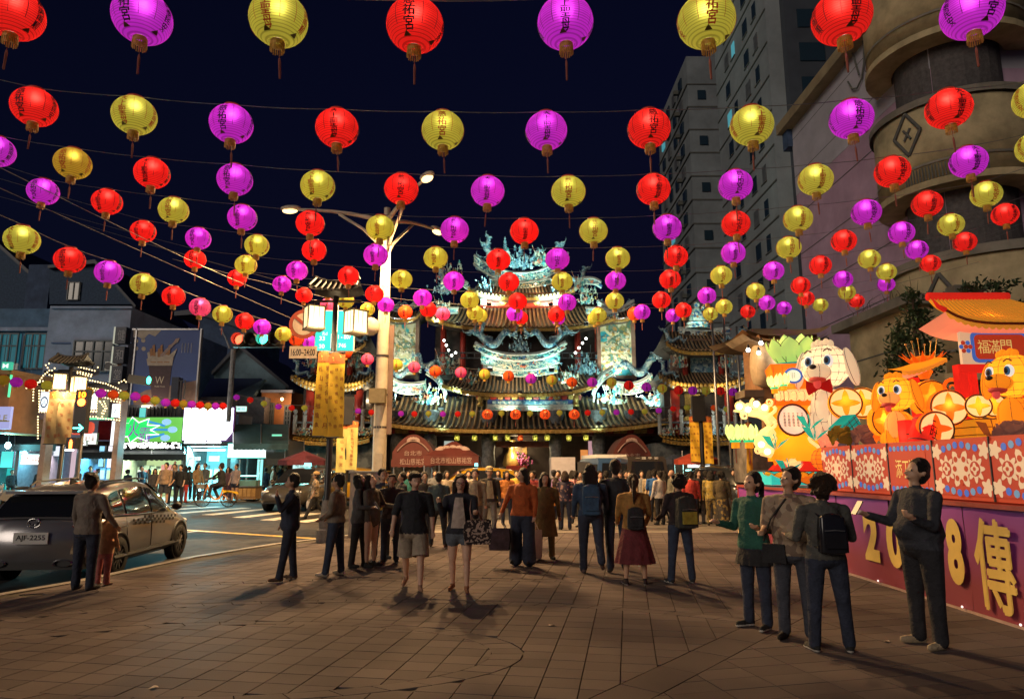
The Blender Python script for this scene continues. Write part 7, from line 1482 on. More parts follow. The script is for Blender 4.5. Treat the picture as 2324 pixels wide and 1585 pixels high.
    if decal:
        mb = MB()
        for s_ in (-1,1):
            for i in range(22):
                y0 = -.85+.09*i
                for j in range(3):
                    if (i+j)%2 and not (j == 0 and i > 15) and not (j == 2 and i < 5): z = .86-.015*(i-8)*.3+.055*(j-1); mb.add([(s_*(lerpt(LOW,y)[4]*.992+.006),y,zz) for y,zz in ((y0,z),(y0+.085,z),(y0+.085,z+.05),(y0,z+.05))],[(0,1,2,3)])
        mb.build('checker_decal', mat('decal_black',(.01,.01,.012),.4,noise=0), t)['kind'] = 'stuff'
    if taxi: MB().box((0,-.1,1.74),(.3,.12,.13),taper=.8).build('roof_sign', glow('taxi_sign',taxi,2.5), t)
    return t
silver = carpaint('silver_paint',(.28,.28,.30),.65); yel = carpaint('taxi_yellow',(.30,.17,.01),.0); dkp = carpaint('dark_paint',(.03,.032,.035),.4); wht = carpaint('grey_paint_car',(.07,.065,.06),.3)
sx, sy_ = -6.95-.88, 10.95+2.2; make_car('parked_car','silver crossover car with checker side decal parked at the kerb','car',(sx+.16,sy_,-.22),R(5),silver,.98,None,None,'AJF-2255',True)
def onroad(px, Y): x = P(px,1100,Y).x; return (x,Y,zroad(x,Y))
make_car('taxi','yellow taxi standing before the temple behind the couple','taxi',onroad(1075,29),R(100),yel,1,'taxis',(.2,.9,1.0),'TDA-182',False,False); make_car('taxi','yellow taxi behind the utility cabinet left of the lamp pole','taxi',onroad(775,30.5),R(85),yel,1,'taxis',(.2,.9,1.0),'TDC-331',False,False); make_car('taxi','pale grey taxi with lit headlamps facing the plaza by the snack cart','taxi',onroad(694,28.2),R(172),wht,1,'taxis',(.4,.8,1.0),'TDB-905',False,False)
make_car('parked_car','black car with its dark rear towards the plaza right of the temple','car',onroad(1625,25.5),R(20),dkp,1.05,None,None,'RBK-5120')
def van(lab, loc, rz, paint, H=2.0, L=4.4, roofs=None, txt=None):
    t = thing('van', lab, 'van', loc, rz, 'vans before the temple'); w = .84
    prof = [(-L/2,.35),(-L/2+.03,1.0),(-L/2+.12,H-.12),(-L/2+.35,H),(L/2-1.3,H),(L/2-.95,H-.08),(L/2-.45,1.25),(L/2-.08,1.0),(L/2,.7),(L/2-.03,.35)]
    vs = [(x*k,y,z) for x,k in ((-w,1),(-w*.9,1),(w*.9,1),(w,1)) for y,z in prof]; n_ = len(prof)
    body = MB().add([(xx*(1-.12*max(0,(z-1)/(H-1))),y,z) for xx in (-w,w) for y,z in prof],[tuple(range(n_-1,-1,-1)),tuple(range(n_,2*n_))]+[(i,(i+1)%n_,(i+1)%n_+n_,i+n_) for i in range(n_)]).build('body', paint, t)
    rk = lambda z: 1-.12*max(0,(z-1)/(H-1))
    for s_ in (-1,1):
        for y0,y1 in ((-L/2+.25,-.6),(-.5,.5),(.6,1.1)): MB().add([(s_*(w*rk(z)+.008),y,z) for y,z in ((y0,1.05),(y1,1.05),(y1-.05,H-.25),(y0,H-.25))],[(0,1,2,3)]).build('side_window', cglass, t)
        for y in (-L/2+.75,L/2-.8): MB().lathe([(.18,-.1),(.3,-.1),(.32,0),(.3,.1),(.18,.1)],20,(s_*.76,y,.32),axis='X').build('wheel', tyre, t, True); MB().lathe([(0,s_*.1),(.19,s_*.09)],16,(s_*.76,y,.32),axis='X').build('hubcap', rimm, t)
        MB().box((s_*.7,-L/2-.01,.85),(.14,.03,.3)).build('tail_lamp', mat('tail_lamp'), t); MB().box((s_*.62,L/2-.02,.72),(.3,.06,.16)).build('headlamp', glow('headlamp_dim',(.5,.5,.45),.2), t)
    MB().add([(x*w*rk(z),-L/2+.045+.075*(z-1.05)/(H-1.05)-.02,z) for x,z in ((-.82,1.05),(.82,1.05),(.8,H-.2),(-.8,H-.2))],[(0,1,2,3)]).build('rear_window', cglass, t); MB().add([(x*w*rk(z),L/2-.45-.5*(z-1.25)/(H-1.33)+.02,z) for x,z in ((-.9,1.27),(.9,1.27),(.85,H-.12),(-.85,H-.12))],[(0,1,2,3)]).build('windscreen', cglass, t)
    if roofs: MB().box((0,0,H+.08),(1.3,L*.6,.14)).build('roof_box', roofs, t)
    if txt: text_obj('lettering',txt,(0,-L/2+.1,H-.07),.9,.1,white,t)
    return t
van('blue van parked before the temple steps','x' and onroad(1370,30),R(8),carpaint('van_blue',(.05,.12,.28),.3),2.0,4.3,white); van('dark van parked before the right-hand red canopy',onroad(1440,29),R(4),carpaint('van_brown',(.06,.05,.045),.3),2.05,4.4,None,'一 路 平 安')
t = thing('cargo_box', 'pale grey box body standing before the temple steps', 'cargo box', onroad(1276,30)); MB().box((0,0,1.3),(1.0,1.6,1.5)).build('box', mat('cargo_grey',(.42,.40,.44),.6,noise=.1), t); MB().box((0,0,.5),(.9,2.2,.12)).build('chassis', dark, t); MB().box((1.2,.2,1.1),(1.2,1.8,1.5)).build('dark_body', mat('cargo_dark',(.05,.05,.055),.6), t)
for s_ in (-1,1): MB().lathe([(.1,-.08),(.25,-.08),(.25,.08),(.1,.08)],16,(s_*.45,-.5,.27),axis='X').build('wheel', tyre, t)
# ------------------------------------------------------------------ red temple canopies
canr = mat('canopy_red',(.11,.024,.02),.7,noise=.2,scale=1.5); canp = mat('canopy_print',(.38,.27,.24),.7,noise=.1)
def arch_tent(x0,x1,yt,ye,Y,lab,mir=1):
    a = P(x0,ye,Y); c = P(x1,ye,Y); zt = P((x0+x1)/2,yt,Y).z; w = c.x-a.x; h = zt-a.z; zg = zroad(a.x,Y)
    t = thing('arched_canopy', lab, 'canopy', ((a.x+c.x)/2,Y,zg), 0, 'red temple canopies'); z0 = a.z-zg
    f = lambda u,v: Vector(((u-.5)*w*(1-.12*v), 3.4*v, z0+h*(math.sin(PI*min(1,max(0,.06+.88*u)))**.75)*(1-.06*v)))
    MB().grid(f,24,8).build('vault', canr, t, True)
    fr = MB(); 
    for u in [i/24 for i in range(24)]: fr.add([f(u,0),f(u+1/24,0),Vector((f(u+1/24,0).x,0,z0-.1)),Vector((f(u,0).x,0,z0-.1))],[(0,1,2,3)])
    fr.build('front_panel', canr, t); MB().tube([f(i/24,0)*1.0+Vector((0,-.03,-.32)) for i in range(3,22)],.07,6,flat=(1,.5)).build('pale_band', canp, t)
    MB().grid(lambda u,v: Vector(((u-.5)*w*1.04,-.05,z0-.02-.3*v-.05*v*abs(math.sin(u*26)))),52,1).build('valance', canr, t)
    text_obj('lettering','台北市',(0,-.06,z0+.30),w*.42,.24,canp,t,bold=.02); text_obj('lettering','松山慈祐宮',(0,-.08,z0-.10),w*.62,.30,canp,t,bold=.02)
    for s_ in (-1,1):
        for y in (.1,3.2): MB().tube([(s_*w*.46,y,0),(s_*w*.46,y,z0+.1)],.04,8).build('post', steel, t)
    e = MB(); 
    for k in range(7): e.ball((w*.12*math.cos(PI*k/6),-.05,z0+h*.74+w*.06*math.sin(PI*k/6)),(w*.04,.02,w*.04),8,5)
    e.build('emblem', canp, t)
arch_tent(890,985,985,1042,33,'red arched canopy with temple lettering left of the peaked tent'); arch_tent(1392,1478,985,1048,33,'red arched canopy with temple lettering right of the entrance')
a = P(962,1034,31.5); c = P(1086,1034,31.5); w = c.x-a.x; zg = zroad(a.x,31.5); z0 = a.z-zg; zt = P(1020,1000,32.5).z-zg
t = thing('peaked_tent','red peaked market tent with white temple lettering before the columns','tent',((a.x+c.x)/2,31.5,zg),0,'red temple canopies')
MB().add([(-w/2,0,z0),(w/2,0,z0),(w/2,3,z0),(-w/2,3,z0),(-.1,1.5,zt),(.1,1.5,zt)],[(0,1,5,4),(1,2,5),(2,3,4,5),(3,0,4)]).build('roof', canr, t); MB().grid(lambda u,v: Vector(((u-.5)*w,-.01,z0-.42*v)),12,2).build('valance', canr, t); text_obj('lettering','台北市松山慈祐宮',(0,-.03,z0-.2),w*.75,.28,canp,t,bold=.02)
e = MB()
for k in range(7): q = Vector((.62*math.cos(PI*k/6),0,.25*math.sin(PI*k/6))); e.ball((q.x,.62+q.z*1.0,z0+(zt-z0)*(.42+q.z*.66)-.02),(.2,.06,.13),8,5)
e.build('emblem', canp, t)
for s_ in (-1,1):
    for y in (.05,2.95): MB().tube([(s_*w*.49,y,0),(s_*w*.49,y,z0)],.035,8).build('post', steel, t)
# ------------------------------------------------------------------ orange hire bicycle
bp_ = rdG(488,1150); BKY = bp_.y
t = thing('bicycle','orange hire bicycle with yellow rear guard crossing the street','bicycle',bp_,R(6)); org = mat('bike_orange',(.65,.22,.02),.4,noise=.05); byl = mat('bike_yellow',(.75,.45,.02),.5,noise=.05)
for x in (-.52,.52):
    w = obj('wheel',None,t,(x,0,.33)); MB().tube([(.31*math.cos(a_),0,.31*math.sin(a_)) for a_ in [2*PI*i/28 for i in range(29)]],.022,6).build('tyre', tyre, w, True)
    mb = MB()
    for k in range(14): a_ = 2*PI*k/14; mb.tube([(0,.02*(k%2*2-1),0),(.30*math.cos(a_),0,.30*math.sin(a_))],.003,4)
    mb.build('spokes', steel, w); MB().lathe([(.03,-.05),(.03,.05)],10,axis='Y',cap=True).build('hub', steel, w)
MB().tube([(-.36,0,.92),(-.33,0,.78),(-.2,0,.42),(-.05,0,.33),(.12,0,.34),(.2,0,.5),(.27,0,.82)],[.03,.035,.04,.04,.035,.03,.022],8).build('frame', org, t, True); MB().tube([(-.35,0,.85),(-.45,0,.6),(-.52,0,.33)],.022,6).build('fork', org, t, True); MB().tube([(.05,0,.34),(.52,0,.33)],.02,6).build('chain_stay', org, t); MB().tube([(.22,0,.55),(.52,0,.33)],.016,6).build('seat_stay', org, t)
MB().tube([(-.28,-.27,1.02),(-.36,-.2,1.04),(-.38,0,1.0),(-.36,.2,1.04),(-.28,.27,1.02)],.013,6).build('handlebar', black, t); MB().ball((.28,0,.86),(.14,.09,.045),12,6).build('saddle', black, t, True); MB().prism([(.22,-.05,.70),(.86,-.05,.62),(.90,-.05,.52),(.72,-.05,.58),(.52,-.05,.68),(.30,-.05,.56)],(0,.1,0)).build('rear_guard', byl, t)
MB().box((-.60,0,.86),(.26,.3,.2),taper=1.2).build('basket', mat('basket_grey',(.2,.2,.2),.6), t); MB().ball((-.66,0,.70),.05,10,8).build('front_lamp', glow('bike_lamp',(.4,1,1),8), t, True)
for s_ in (-1,1): MB().tube([(.0,s_*.09,.33),(s_*.12,s_*.09,.33-s_*.12)],.012,6).build('crank', steel, t); MB().box((s_*.12,s_*.13,.33-s_*.12),(.09,.07,.02)).build('pedal', black, t)
# ------------------------------------------------------------------ people
def rcone(p0, p1, r0, r1, fl=(1,1), ax=None, n=12, m=3):
    """closed tapered capsule as verts, faces; fl scales across (sideways, front-back) using axis ax as sideways"""
    p0, p1 = Vector(p0), Vector(p1); d = p1-p0; L = d.length
    t = d/L if L > 1e-6 else Vector((0,0,1))
    u = Vector(ax) if ax is not None else (t.cross(Vector((0,1,0))) if abs(t.y) < .9 else t.cross(Vector((1,0,0))))
    u = (u - t*u.dot(t)).normalized(); w = t.cross(u); rings = []
    for i in range(m+1): a = -PI/2 + PI/2*i/m; rings.append((p0 + t*r0*math.sin(a)*(.8 if fl != (1,1) else 1), max(.0005, r0*math.cos(a))))
    for i in range(m+1): a = PI/2*i/m; rings.append((p1 + t*r1*math.sin(a)*(.8 if fl != (1,1) else 1), max(.0005, r1*math.cos(a))))
    vs = [c + (u*math.cos(2*PI*j/n)*fl[0] + w*math.sin(2*PI*j/n)*fl[1])*r for c, r in rings for j in range(n)]; k = len(rings)
    fs = [(i*n+j, i*n+(j+1)%n, (i+1)*n+(j+1)%n, (i+1)*n+j) for i in range(k-1) for j in range(n)] + [tuple(range(n-1,-1,-1)), tuple(range((k-1)*n, k*n))]
    return vs, fs
def remesh(prims, voxel, mats, name, smooth=4, torso=0, hem=0):
    """fuse tagged capsules into one skin; each face takes the material of the nearest capsule"""
    V = []; Fc = []
    for p in prims:
        vs, fs = rcone(p[0], p[1], p[2], p[3], p[5], p[6]); o = len(V); V += [tuple(v) for v in vs]; Fc += [tuple(i+o for i in f) for f in fs]
    me = bpy.data.meshes.new('tmp'); me.from_pydata(V, [], Fc); ob = bpy.data.objects.new('tmp', me)
    rm = ob.modifiers.new('r','REMESH'); rm.mode = 'VOXEL'; rm.voxel_size = voxel; rm.use_smooth_shade = True
    sm = ob.modifiers.new('s','SMOOTH'); sm.iterations = smooth; sm.factor = .5
    out = bpy.data.meshes.new_from_object(evaluated(ob))
    bpy.data.objects.remove(ob); bpy.data.meshes.remove(me); out.name = name; out.materials.clear()
    for m in mats: out.materials.append(m)
    nf = len(out.polygons)
    if len(mats) > 1 and nf:
        nv = len(out.vertices); co = np.empty(nv*3); out.vertices.foreach_get('co', co); co = co.reshape(-1,3)
        lt = np.empty(nf, dtype=np.int64); ls = np.empty(nf, dtype=np.int64); out.polygons.foreach_get('loop_total', lt); out.polygons.foreach_get('loop_start', ls)
        li = np.empty(len(out.loops), dtype=np.int64); out.loops.foreach_get('vertex_index', li)
        ctr = co[li[ls]]*.5 + co[li[ls+2]]*.5
        best = np.full(nf, 1e9); idx = np.zeros(nf, dtype=np.int32); own = np.zeros(nf, dtype=np.int32)
        for pi, p in enumerate(prims):
            a = np.array(p[0]); b_ = np.array(p[1]); d = b_-a; L2 = max(1e-9, d@d); t = np.clip(((ctr-a)@d)/L2, 0, 1); q = ctr-(a+t[:,None]*d)
            fl = p[5]; r = p[2]+(p[3]-p[2])*t
            if fl != (1,1):
                ax = np.array(p[6] if p[6] is not None else (1,0,0)); ax = ax/np.linalg.norm(ax); up = d/math.sqrt(L2); w = np.cross(up, ax); qa = q@ax/fl[0]; qw = (q@w)/fl[1]; qu = q@up; dist = np.sqrt(qa**2+qw**2+qu**2)-r
            else: dist = np.linalg.norm(q,axis=1)-r
            dist = dist + p[7]; sel = dist < best; best[sel] = dist[sel]; idx[sel] = p[4]; own[sel] = pi
        if torso: tt = ((own < torso) & (idx != 0)) | (idx == 2); idx[tt] = np.where(ctr[tt][:,2] >= hem, 1, 2)
        out.polygons.foreach_set('material_index', idx)
    out.polygons.foreach_set('use_smooth', [True]*nf); out.update(); return out
SK = [mat('skin_a',(.50,.30,.20),.5,noise=.08,scale=20), mat('skin_b',(.42,.25,.165),.5,noise=.08,scale=20), mat('skin_c',(.56,.35,.25),.5,noise=.08,scale=20)]
HB = mat('hair_black',(.014,.010,.009),.55,noise=.4,scale=55,bump=1.0); HBR = mat('hair_brown',(.05,.025,.014),.55,noise=.4,scale=55,bump=1.0); EYE = mat('eye_dark',(.02,.015,.015),.3,noise=0); LIP = mat('lip',(.36,.14,.11),.5,noise=0)
def cloth(c, k=None, pat=None):
    key = k or 'cloth_%d_%d_%d' % tuple(int(v*1000) for v in c)
    if key in MATS: return MATS[key]
    if pat: return ramp_mat(key, pat, 16, .8, 'voronoi', .1, const=True)
    return mat(key, c, .85, noise=.30, scale=6, bump=.9)
def seg(a, ang_f, ang_s, L):
    """from point a, length L, hanging down turned forward (towards -Y) by ang_f and outwards (x) by ang_s degrees"""
    f, s = R(ang_f), R(ang_s); d = Vector((math.sin(s)*math.cos(f), -math.sin(f), -math.cos(f)*math.cos(s))); return Vector(a) + d.normalized()*L
PERS = {}
def person(lab, px, head, feet, yaw=0, top=(.1,.1,.1), bot=(.02,.025,.05), sk=0, hair='short', hcol=None, pose=None, sleeve='long', legs='long', shoe=(.03,.03,.03), build=1.0, belly=0.0, voxel=None, z=None, child=False, Y=None, hem=.86, open_coat=None, pat=None, cap=None, dress=None, dcol=None, collar=None, sole=False, glasses=False, ground='plaza', botpat=None, group='people on the plaza', hmax=1.84):
    g = rdG(px, feet) if ground == 'road' else G(px, feet, 0.0 if z is None else z)
    if Y is not None: g = P(px, 1100, Y); g.z = zroad(g.x, Y) if z is None else z
    H = P(px, head, g.y).z - g.z
    if not child: H = max(1.48, min(hmax, H))
    s = H/1.735; vx = voxel or (.0125 if g.y < 8.5 else .0155 if g.y < 13 else .022); vx = vx/s
    po = dict(lf=0, rf=0, lk=0, rk=0, la=8, ra=8, le=12, re=12, ls=9, rs=9, lean=0, hy=0, hp=0, tw=0, ls2=0, rs2=0, st=.0); po.update(pose or {})
    mats = [SK[sk], cloth(top, None, None) if not pat else cloth(top, 'pat_'+lab[:18], pat), cloth(bot) if not botpat else cloth(bot,'patb_'+lab[:18],botpat), cloth(shoe,'shoe_%d%d%d'%tuple(int(v*100) for v in shoe)), EYE, LIP, cloth((.55,.52,.48),'sole_white')]
    pr = []; A = lambda p0,p1,r0,r1,m,fl=(1,1),ax=None,bias=0.0: pr.append((tuple(p0),tuple(p1),r0,r1,m,fl,ax,bias))
    B = build*1.14; hz = .90; Rm = Matrix.Rotation(R(po['lean']),3,'X')
    def T(v): v = Vector(v)-Vector((0,0,hz)); return Rm@v+Vector((0,0,hz))          # lean about the hips
    X = (1,0,0)
    A(T((0,0,.93)),T((0,.0,1.02)),.125*B,.118*B,2 if not dress else 1,(1.28,1.02),X); A(T((0,0,1.04)),T((0,.01,1.20)),.124*B+belly*.04,.135*B,1,(1.20,1.0),X); A(T((0,.01,1.22)),T((0,.015,1.36)),.140*B,.118*B,1,(1.28,.94),X); A(T((-.12*B,.01,1.40)),T((.12*B,.01,1.40)),.068,.068,1)
    if belly: A(T((0,-.05-.05*belly,1.06)),T((0,-.04,1.18)),.10+.03*belly,.09,1,(1.15,1),X)
    if hem: A(T((0,0,hem+.03)),T((0,.0,1.02)),.142*B,.130*B,1,(1.26,1.03),X,-.003)
    nt_ = len(pr); A(T((0,.02,1.42)),T((0,-.005,1.50)),.058,.052,0); nk = T((0,0,1.50)); Hm = Matrix.Rotation(R(po['hy']),3,'Z')@Matrix.Rotation(R(-po['hp']),3,'X'); hs = 1.12 if not child else 1.2; hd = lambda v: nk+Hm@(Vector(v)*hs)
    A(hd((0,.012,.125)),hd((0,.018,.135)),.092*hs,.090*hs,0,(.86,1.05),tuple(Hm@Vector(X))); A(hd((0,-.02,.05)),hd((0,-.035,.075)),.052*hs,.062*hs,0,(1,.9),tuple(Hm@Vector(X)))
    A(hd((0,-.093,.095)),hd((0,-.108,.070)),.010,.015,0); A(hd((-.018,-.088,.028)),hd((.018,-.088,.028)),.009,.009,5,(1,1),None,.002)
    for q in (-1,1):
        A(hd((q*.036,-.080,.105)),hd((q*.030,-.083,.105)),.011,.011,4,(1,1),None,.0); A(hd((q*.079,.01,.085)),hd((q*.081,.014,.110)),.014,.017,0)
    sl_end = {'long':.97,'mid':.30,'short':.52,'none':-.1}[sleeve]
    hands = {}
    for q, n1 in ((-1,'r'),(1,'l')):
        sh = T((q*.185*B,.012,1.385)); el = seg(sh, po[n1+'a'], q*po[n1+'s'], .285); 
        e2 = po[n1+'a']+po[n1+'e']; wr = seg(el, e2, q*(po[n1+'s']*.3 - po[n1+'s2']), .245); hd_ = seg(wr, e2+6, -q*(po[n1+'s2']*.5), .075)
        up1 = sh.lerp(el, min(1, sl_end/.5) if sl_end > 0 else 0)
        A(sh,el,.066,.052,1 if sl_end >= .5 else 0); A(el,wr,.050 if sl_end > .6 else .043,.040 if sl_end > .6 else .031,1 if sl_end > .6 else 0)
        if 0 < sl_end < .6: A(sh,sh.lerp(el,sl_end/.5*.9),.070,.064,1,(1,1),None,-.002)
        if sl_end <= .3: pass
        A(wr,hd_,.028,.036,0,(1.15,.72),X,-.006); hv = (hd_-wr).normalized(); sv = Vector((1,0,0)) if abs(hv.x) < .8 else Vector((0,1,0)); sv = (sv-hv*sv.dot(hv)).normalized(); fw = hv.cross(sv)
        for k in range(4):
            f0 = hd_ + sv*(-.027+.018*k); fl_ = (.044,.052,.049,.038)[k]; f1 = f0+hv*fl_*.6+fw*.008*q; A(f0,f1,.0105,.0095,0,(1,1),None,-.004); A(f1,f1+hv*fl_*.45+fw*.026*q,.0092,.008,0,(1,1),None,-.004)
        A(wr.lerp(hd_,.4)+sv*q*.03, wr.lerp(hd_,.95)+sv*q*.050+fw*.02,.0125,.010,0,(1,1),None,-.004); hands[n1] = hd_+hv*.04
    shl = []
    for q, n1 in ((-1,'r'),(1,'l')):
        hp = Vector((q*.092*B,0,.90)); kn = seg(hp, po[n1+'f'], q*(2+po['st']*60), .42); an = seg(kn, po[n1+'f']-po[n1+'k'], q*(1+po['st']*60), .405)
        lm = 2 if legs != 'none' else 0
        if legs == 'long': A(hp,kn,.092*B,.066*B,2); A(kn,an,.064*B,.050*B,2); A(kn.lerp(an,.55),an,.056*B,.056*B,2)
        elif legs == 'wide': A(hp,kn,.100*B,.092*B,2); A(kn,an,.092*B,.105*B,2)
        elif legs == 'shorts': A(hp,kn,.086*B,.058*B,0); A(hp,hp.lerp(kn,.55),.103*B,.098*B,2,(1,1),None,-.002); shl.append((hp,kn)); A(kn,kn.lerp(an,.4),.054,.056,0); A(kn.lerp(an,.4),an,.056,.036,0)
        elif legs == 'hot': A(hp,kn,.088*B,.058*B,0); A(hp,hp.lerp(kn,.32),.104*B,.104*B,2,(1,1),None,-.002); A(kn,kn.lerp(an,.4),.052,.054,0); A(kn.lerp(an,.4),an,.054,.034,0)
        elif legs == 'bare': A(hp,kn,.082*B,.056*B,0); A(kn,kn.lerp(an,.4),.052,.054,0); A(kn.lerp(an,.4),an,.054,.034,0)
        lift = max(0, po[n1+'k']-po[n1+'f']-8); tp = R(-lift*.9); fd = Vector((q*.22,-math.cos(tp),math.sin(tp))).normalized(); dn = Vector((0,math.sin(tp),-1)).normalized()
        base = an+dn*.045; sm_ = 3
        A(an,an+dn*.02,.040,.042,sm_ if shoe != 'bare' else 0); A(base+fd*(-.045),base+fd*.12,.038,.036,sm_,(1.05,.85)); A(base+fd*.10,base+fd*.165,.037,.028,sm_,(1.15,.75))
        if sole: A(base+fd*(-.04)+dn*.022,base+fd*.17+dn*.022,.036,.032,6,(1.1,.42),tuple(fd.cross(dn)),-.004)
    mats_b = mats[2]
    root = thing('person', lab, 'person', (g.x, g.y, g.z), R(yaw), group, s)
    mn = min(min(p[0][2]-p[2]*.9, p[1][2]-p[3]*.9) for p in pr if p[4] in (3,6)); 
    body = obj('body', remesh(pr, vx, mats, 'body', 3, 0 if dress and dress[0] > 1.05 else nt_, hem or .98), root); zo = 0
    vz = np.empty(len(body.data.vertices)*3); body.data.vertices.foreach_get('co', vz); zo = -float(vz.reshape(-1,3)[:,2].min()); body.location.z = zo
    for hp0, kn0 in shl: MB().tube([hp0.lerp(kn0,k) for k in (.25,.5,.75,.97)],[.100*B,.108*B,.112*B,.116*B],18,cap=False).build('shorts_leg', mats_b, root, True).location = (0,0,zo)
    hm = hcol or HB; hp_ = []; HA = lambda p0,p1,r0,r1,fl=(1,1): hp_.append((tuple(hd(p0)),tuple(hd(p1)),r0*hs,r1*hs,0,fl,tuple(Hm@Vector(X)),0))
    if hair != 'bald':
        HA((0,.014,.152),(0,.030,.148),.098,.097,(.92,1.06)); HA((0,.055,.10),(0,.05,.06),.080,.060,(.95,.8)); HA((-.042,-.050,.196),(.042,-.050,.196),.028,.028)
        for q in (-1,1): HA((q*.066,.02,.13),(q*.068,.025,.085),.030,.016)
        if hair == 'crop': pass
        if hair == 'fringe':
            for k in range(5): HA((-.055+.027*k,-.066,.190),(-.062+.031*k,-.086,.160),.020,.009)
        if hair == 'long':
            for k in range(9): a_ = PI*(k/8)-PI/2; c_ = Vector((.085*math.sin(a_),.03+.065*math.cos(a_),.10)); HA(c_,(c_.x*1.12,c_.y+.03,-.20),.036,.022)
        if hair == 'bob':
            for k in range(11): a_ = PI*1.25*(k/10-.5); c_ = Vector((.086*math.sin(a_),.022+.075*math.cos(a_),.11)); HA(c_,(c_.x*1.12,c_.y*1.08,-.02),.036,.024)
        if hair == 'curly':
            rr = random.Random(len(lab))
            for k in range(60):
                d = Vector((rr.gauss(0,1),rr.gauss(.5,.8),rr.gauss(.4,.8))).normalized(); 
                if d.y < -.35 and d.z < .6: continue
                c_ = Vector((0,.03,.125))+d*Vector((1,1,1)).length*.060; HA(c_,c_+d*.01,.026,.024)
        if hair == 'pony':
            HA((0,.10,.17),(0,.15,.13),.03,.032); HA((0,.15,.13),(.01,.16,-.05),.034,.03); HA((.01,.16,-.05),(.015,.14,-.20),.03,.010)
        if hair == 'bun': HA((0,.10,.20),(0,.11,.205),.045,.042)
        ho = obj('hair', remesh(hp_, max(.011,vx*.9), [hm], 'hair', 2), root, (0,0,zo))
    if cap: 
        mb = MB(); mb.lathe([(.098,.0),(.099,.04),(.085,.078),(.04,.10),(0,.105)],16,sx=.92,sy=1.06); mb.prism([(-.07,-.085,.0),(.07,-.085,.0),(.055,-.165,-.012),(0,-.185,-.014),(-.055,-.165,-.012)],(0,0,.01)); cp = mb.build('cap', cloth(cap), root, True); cp.scale = (hs,)*3; cp.location = hd((0,.02,.155))+Vector((0,0,zo)); cp.rotation_euler = (Hm.to_euler())
    if glasses:
        mb = MB()
        for q in (-1,1): mb.tube([hd((q*.036+.028*math.cos(a_),-.100,.105+.022*math.sin(a_))) for a_ in [2*PI*i/12 for i in range(13)]],.0035,5)
        mb.tube([hd((-.01,-.102,.108)),hd((.01,-.102,.108))],.003,4); mb.build('glasses', black, root).location = (0,0,zo)
    if dress:                                              # skirt or dress hem: (top z, bottom z, top half-width, bottom half-width, pleats)
        z1,z0,w1,w0,pl = dress
        MB().grid(lambda u,v: (((w1+(w0-w1)*v)*1.15*(1+.05*v*math.sin(pl*2*PI*u)))*math.cos(2*PI*u),((w1+(w0-w1)*v)*.88*(1+.05*v*math.sin(pl*2*PI*u)))*math.sin(2*PI*u),z1+(z0-z1)*v),64,8).build('skirt', dcol if hasattr(dcol,'name') else cloth(dcol or bot), root, True).location = (0,0,zo)
    if open_coat:                                          # lighter shirt front between open jacket edges
        MB().grid(lambda u,v: T(((u-.5)*(.24-.12*v),-.135*B-.012+.02*abs(2*u-1)-.008*math.sin(v*PI)-.0-(.012 if v>.3 else 0)+.05*max(0,v-.75),.95+.46*v)),6,8).build('shirt_front', cloth(open_coat), root, True).location = (0,0,zo)
    PERS[lab] = (root, hands, zo, T); return root
def at_hand(lab, side):
    root, hands, zo, T = PERS[lab]; return root.matrix_basis @ (hands[side]+Vector((0,0,zo)))
def on_body(lab, v): root, hands, zo, T = PERS[lab]; return root.matrix_basis @ (T(v)+Vector((0,0,zo)))
def wyaw(lab): return PERS[lab][0].rotation_euler[2], PERS[lab][0].scale[0]
def backpack(lab, plab, m, w=.28, h=.40, d=.15, zc=1.18, trimm=None, strap=None):
    rz, s = wyaw(plab); t = thing('backpack', lab, 'backpack', on_body(plab,(0,.15+d/2,zc)), rz, 'backpacks', s)
    MB().grid(lambda u,v: ((w/2*(1-.12*v**3))*max(-1,min(1,1.25*math.cos(2*PI*u))), d/2*max(-1,min(1,1.25*math.sin(2*PI*u)))*(1-.35*v**4), h*(v-.5)*(1.0)),28,12).build('bag', m, t, True); MB().ball((0,0,h/2-.02),(w*.43,d*.36,.06),14,8).build('top', m, t, True); MB().ball((0,0,-h/2),(w*.5,d*.5,.03),14,6).build('base', m, t, True)
    MB().box((0,d/2+.012,-h*.16),(w*.72,.045,h*.42)).build('pocket', trimm or m, t); MB().tube([(-w*.36,d/2+.01,h*.12),(0,d/2+.02,h*.14),(w*.36,d/2+.01,h*.12)],.006,5).build('zip', steel, t)
    for q in (-1,1): MB().tube([(q*w*.28,-d/2+.01,h*.45),(q*w*.36,-d/2-.05,h*.58),(q*w*.42,-d/2-.15,h*.58),(q*w*.46,-d/2-.25,h*.36),(q*w*.5,-d/2-.26,0),(q*w*.52,-d/2-.14,-h*.36),(q*w*.42,-d/2,-h*.42)],.018,6,flat=(1,.5)).build('strap', strap or m, t)
def carry_bag(lab, plab, side, m, w=.3, h=.34, d=.12, drop=.16, cat='bag', handles=True):
    p = at_hand(plab, side); rz, s = wyaw(plab); t = thing('carrier_bag', lab, cat, p, rz+.3, 'bags in hands')
    MB().add([(x*w/2*k,y*d/2*k,z) for z,k in ((-drop-h,.92),(-drop-h*.5,1.06),(-drop,.98)) for x,y in ((-1,-1),(1,-1),(1,1),(-1,1))],[(3,2,1,0)]+[(i*4+j,i*4+(j+1)%4,i*4+4+(j+1)%4,i*4+4+j) for i in range(2) for j in range(4)]).build('bag', m, t)
    for y in (-1,1): MB().tube([(-w*.28,y*d*.45,-drop),(-w*.12,y*.01,-.02),(w*.12,y*.01,-.02),(w*.28,y*d*.45,-drop)],.008,5).build('handle', m, t)
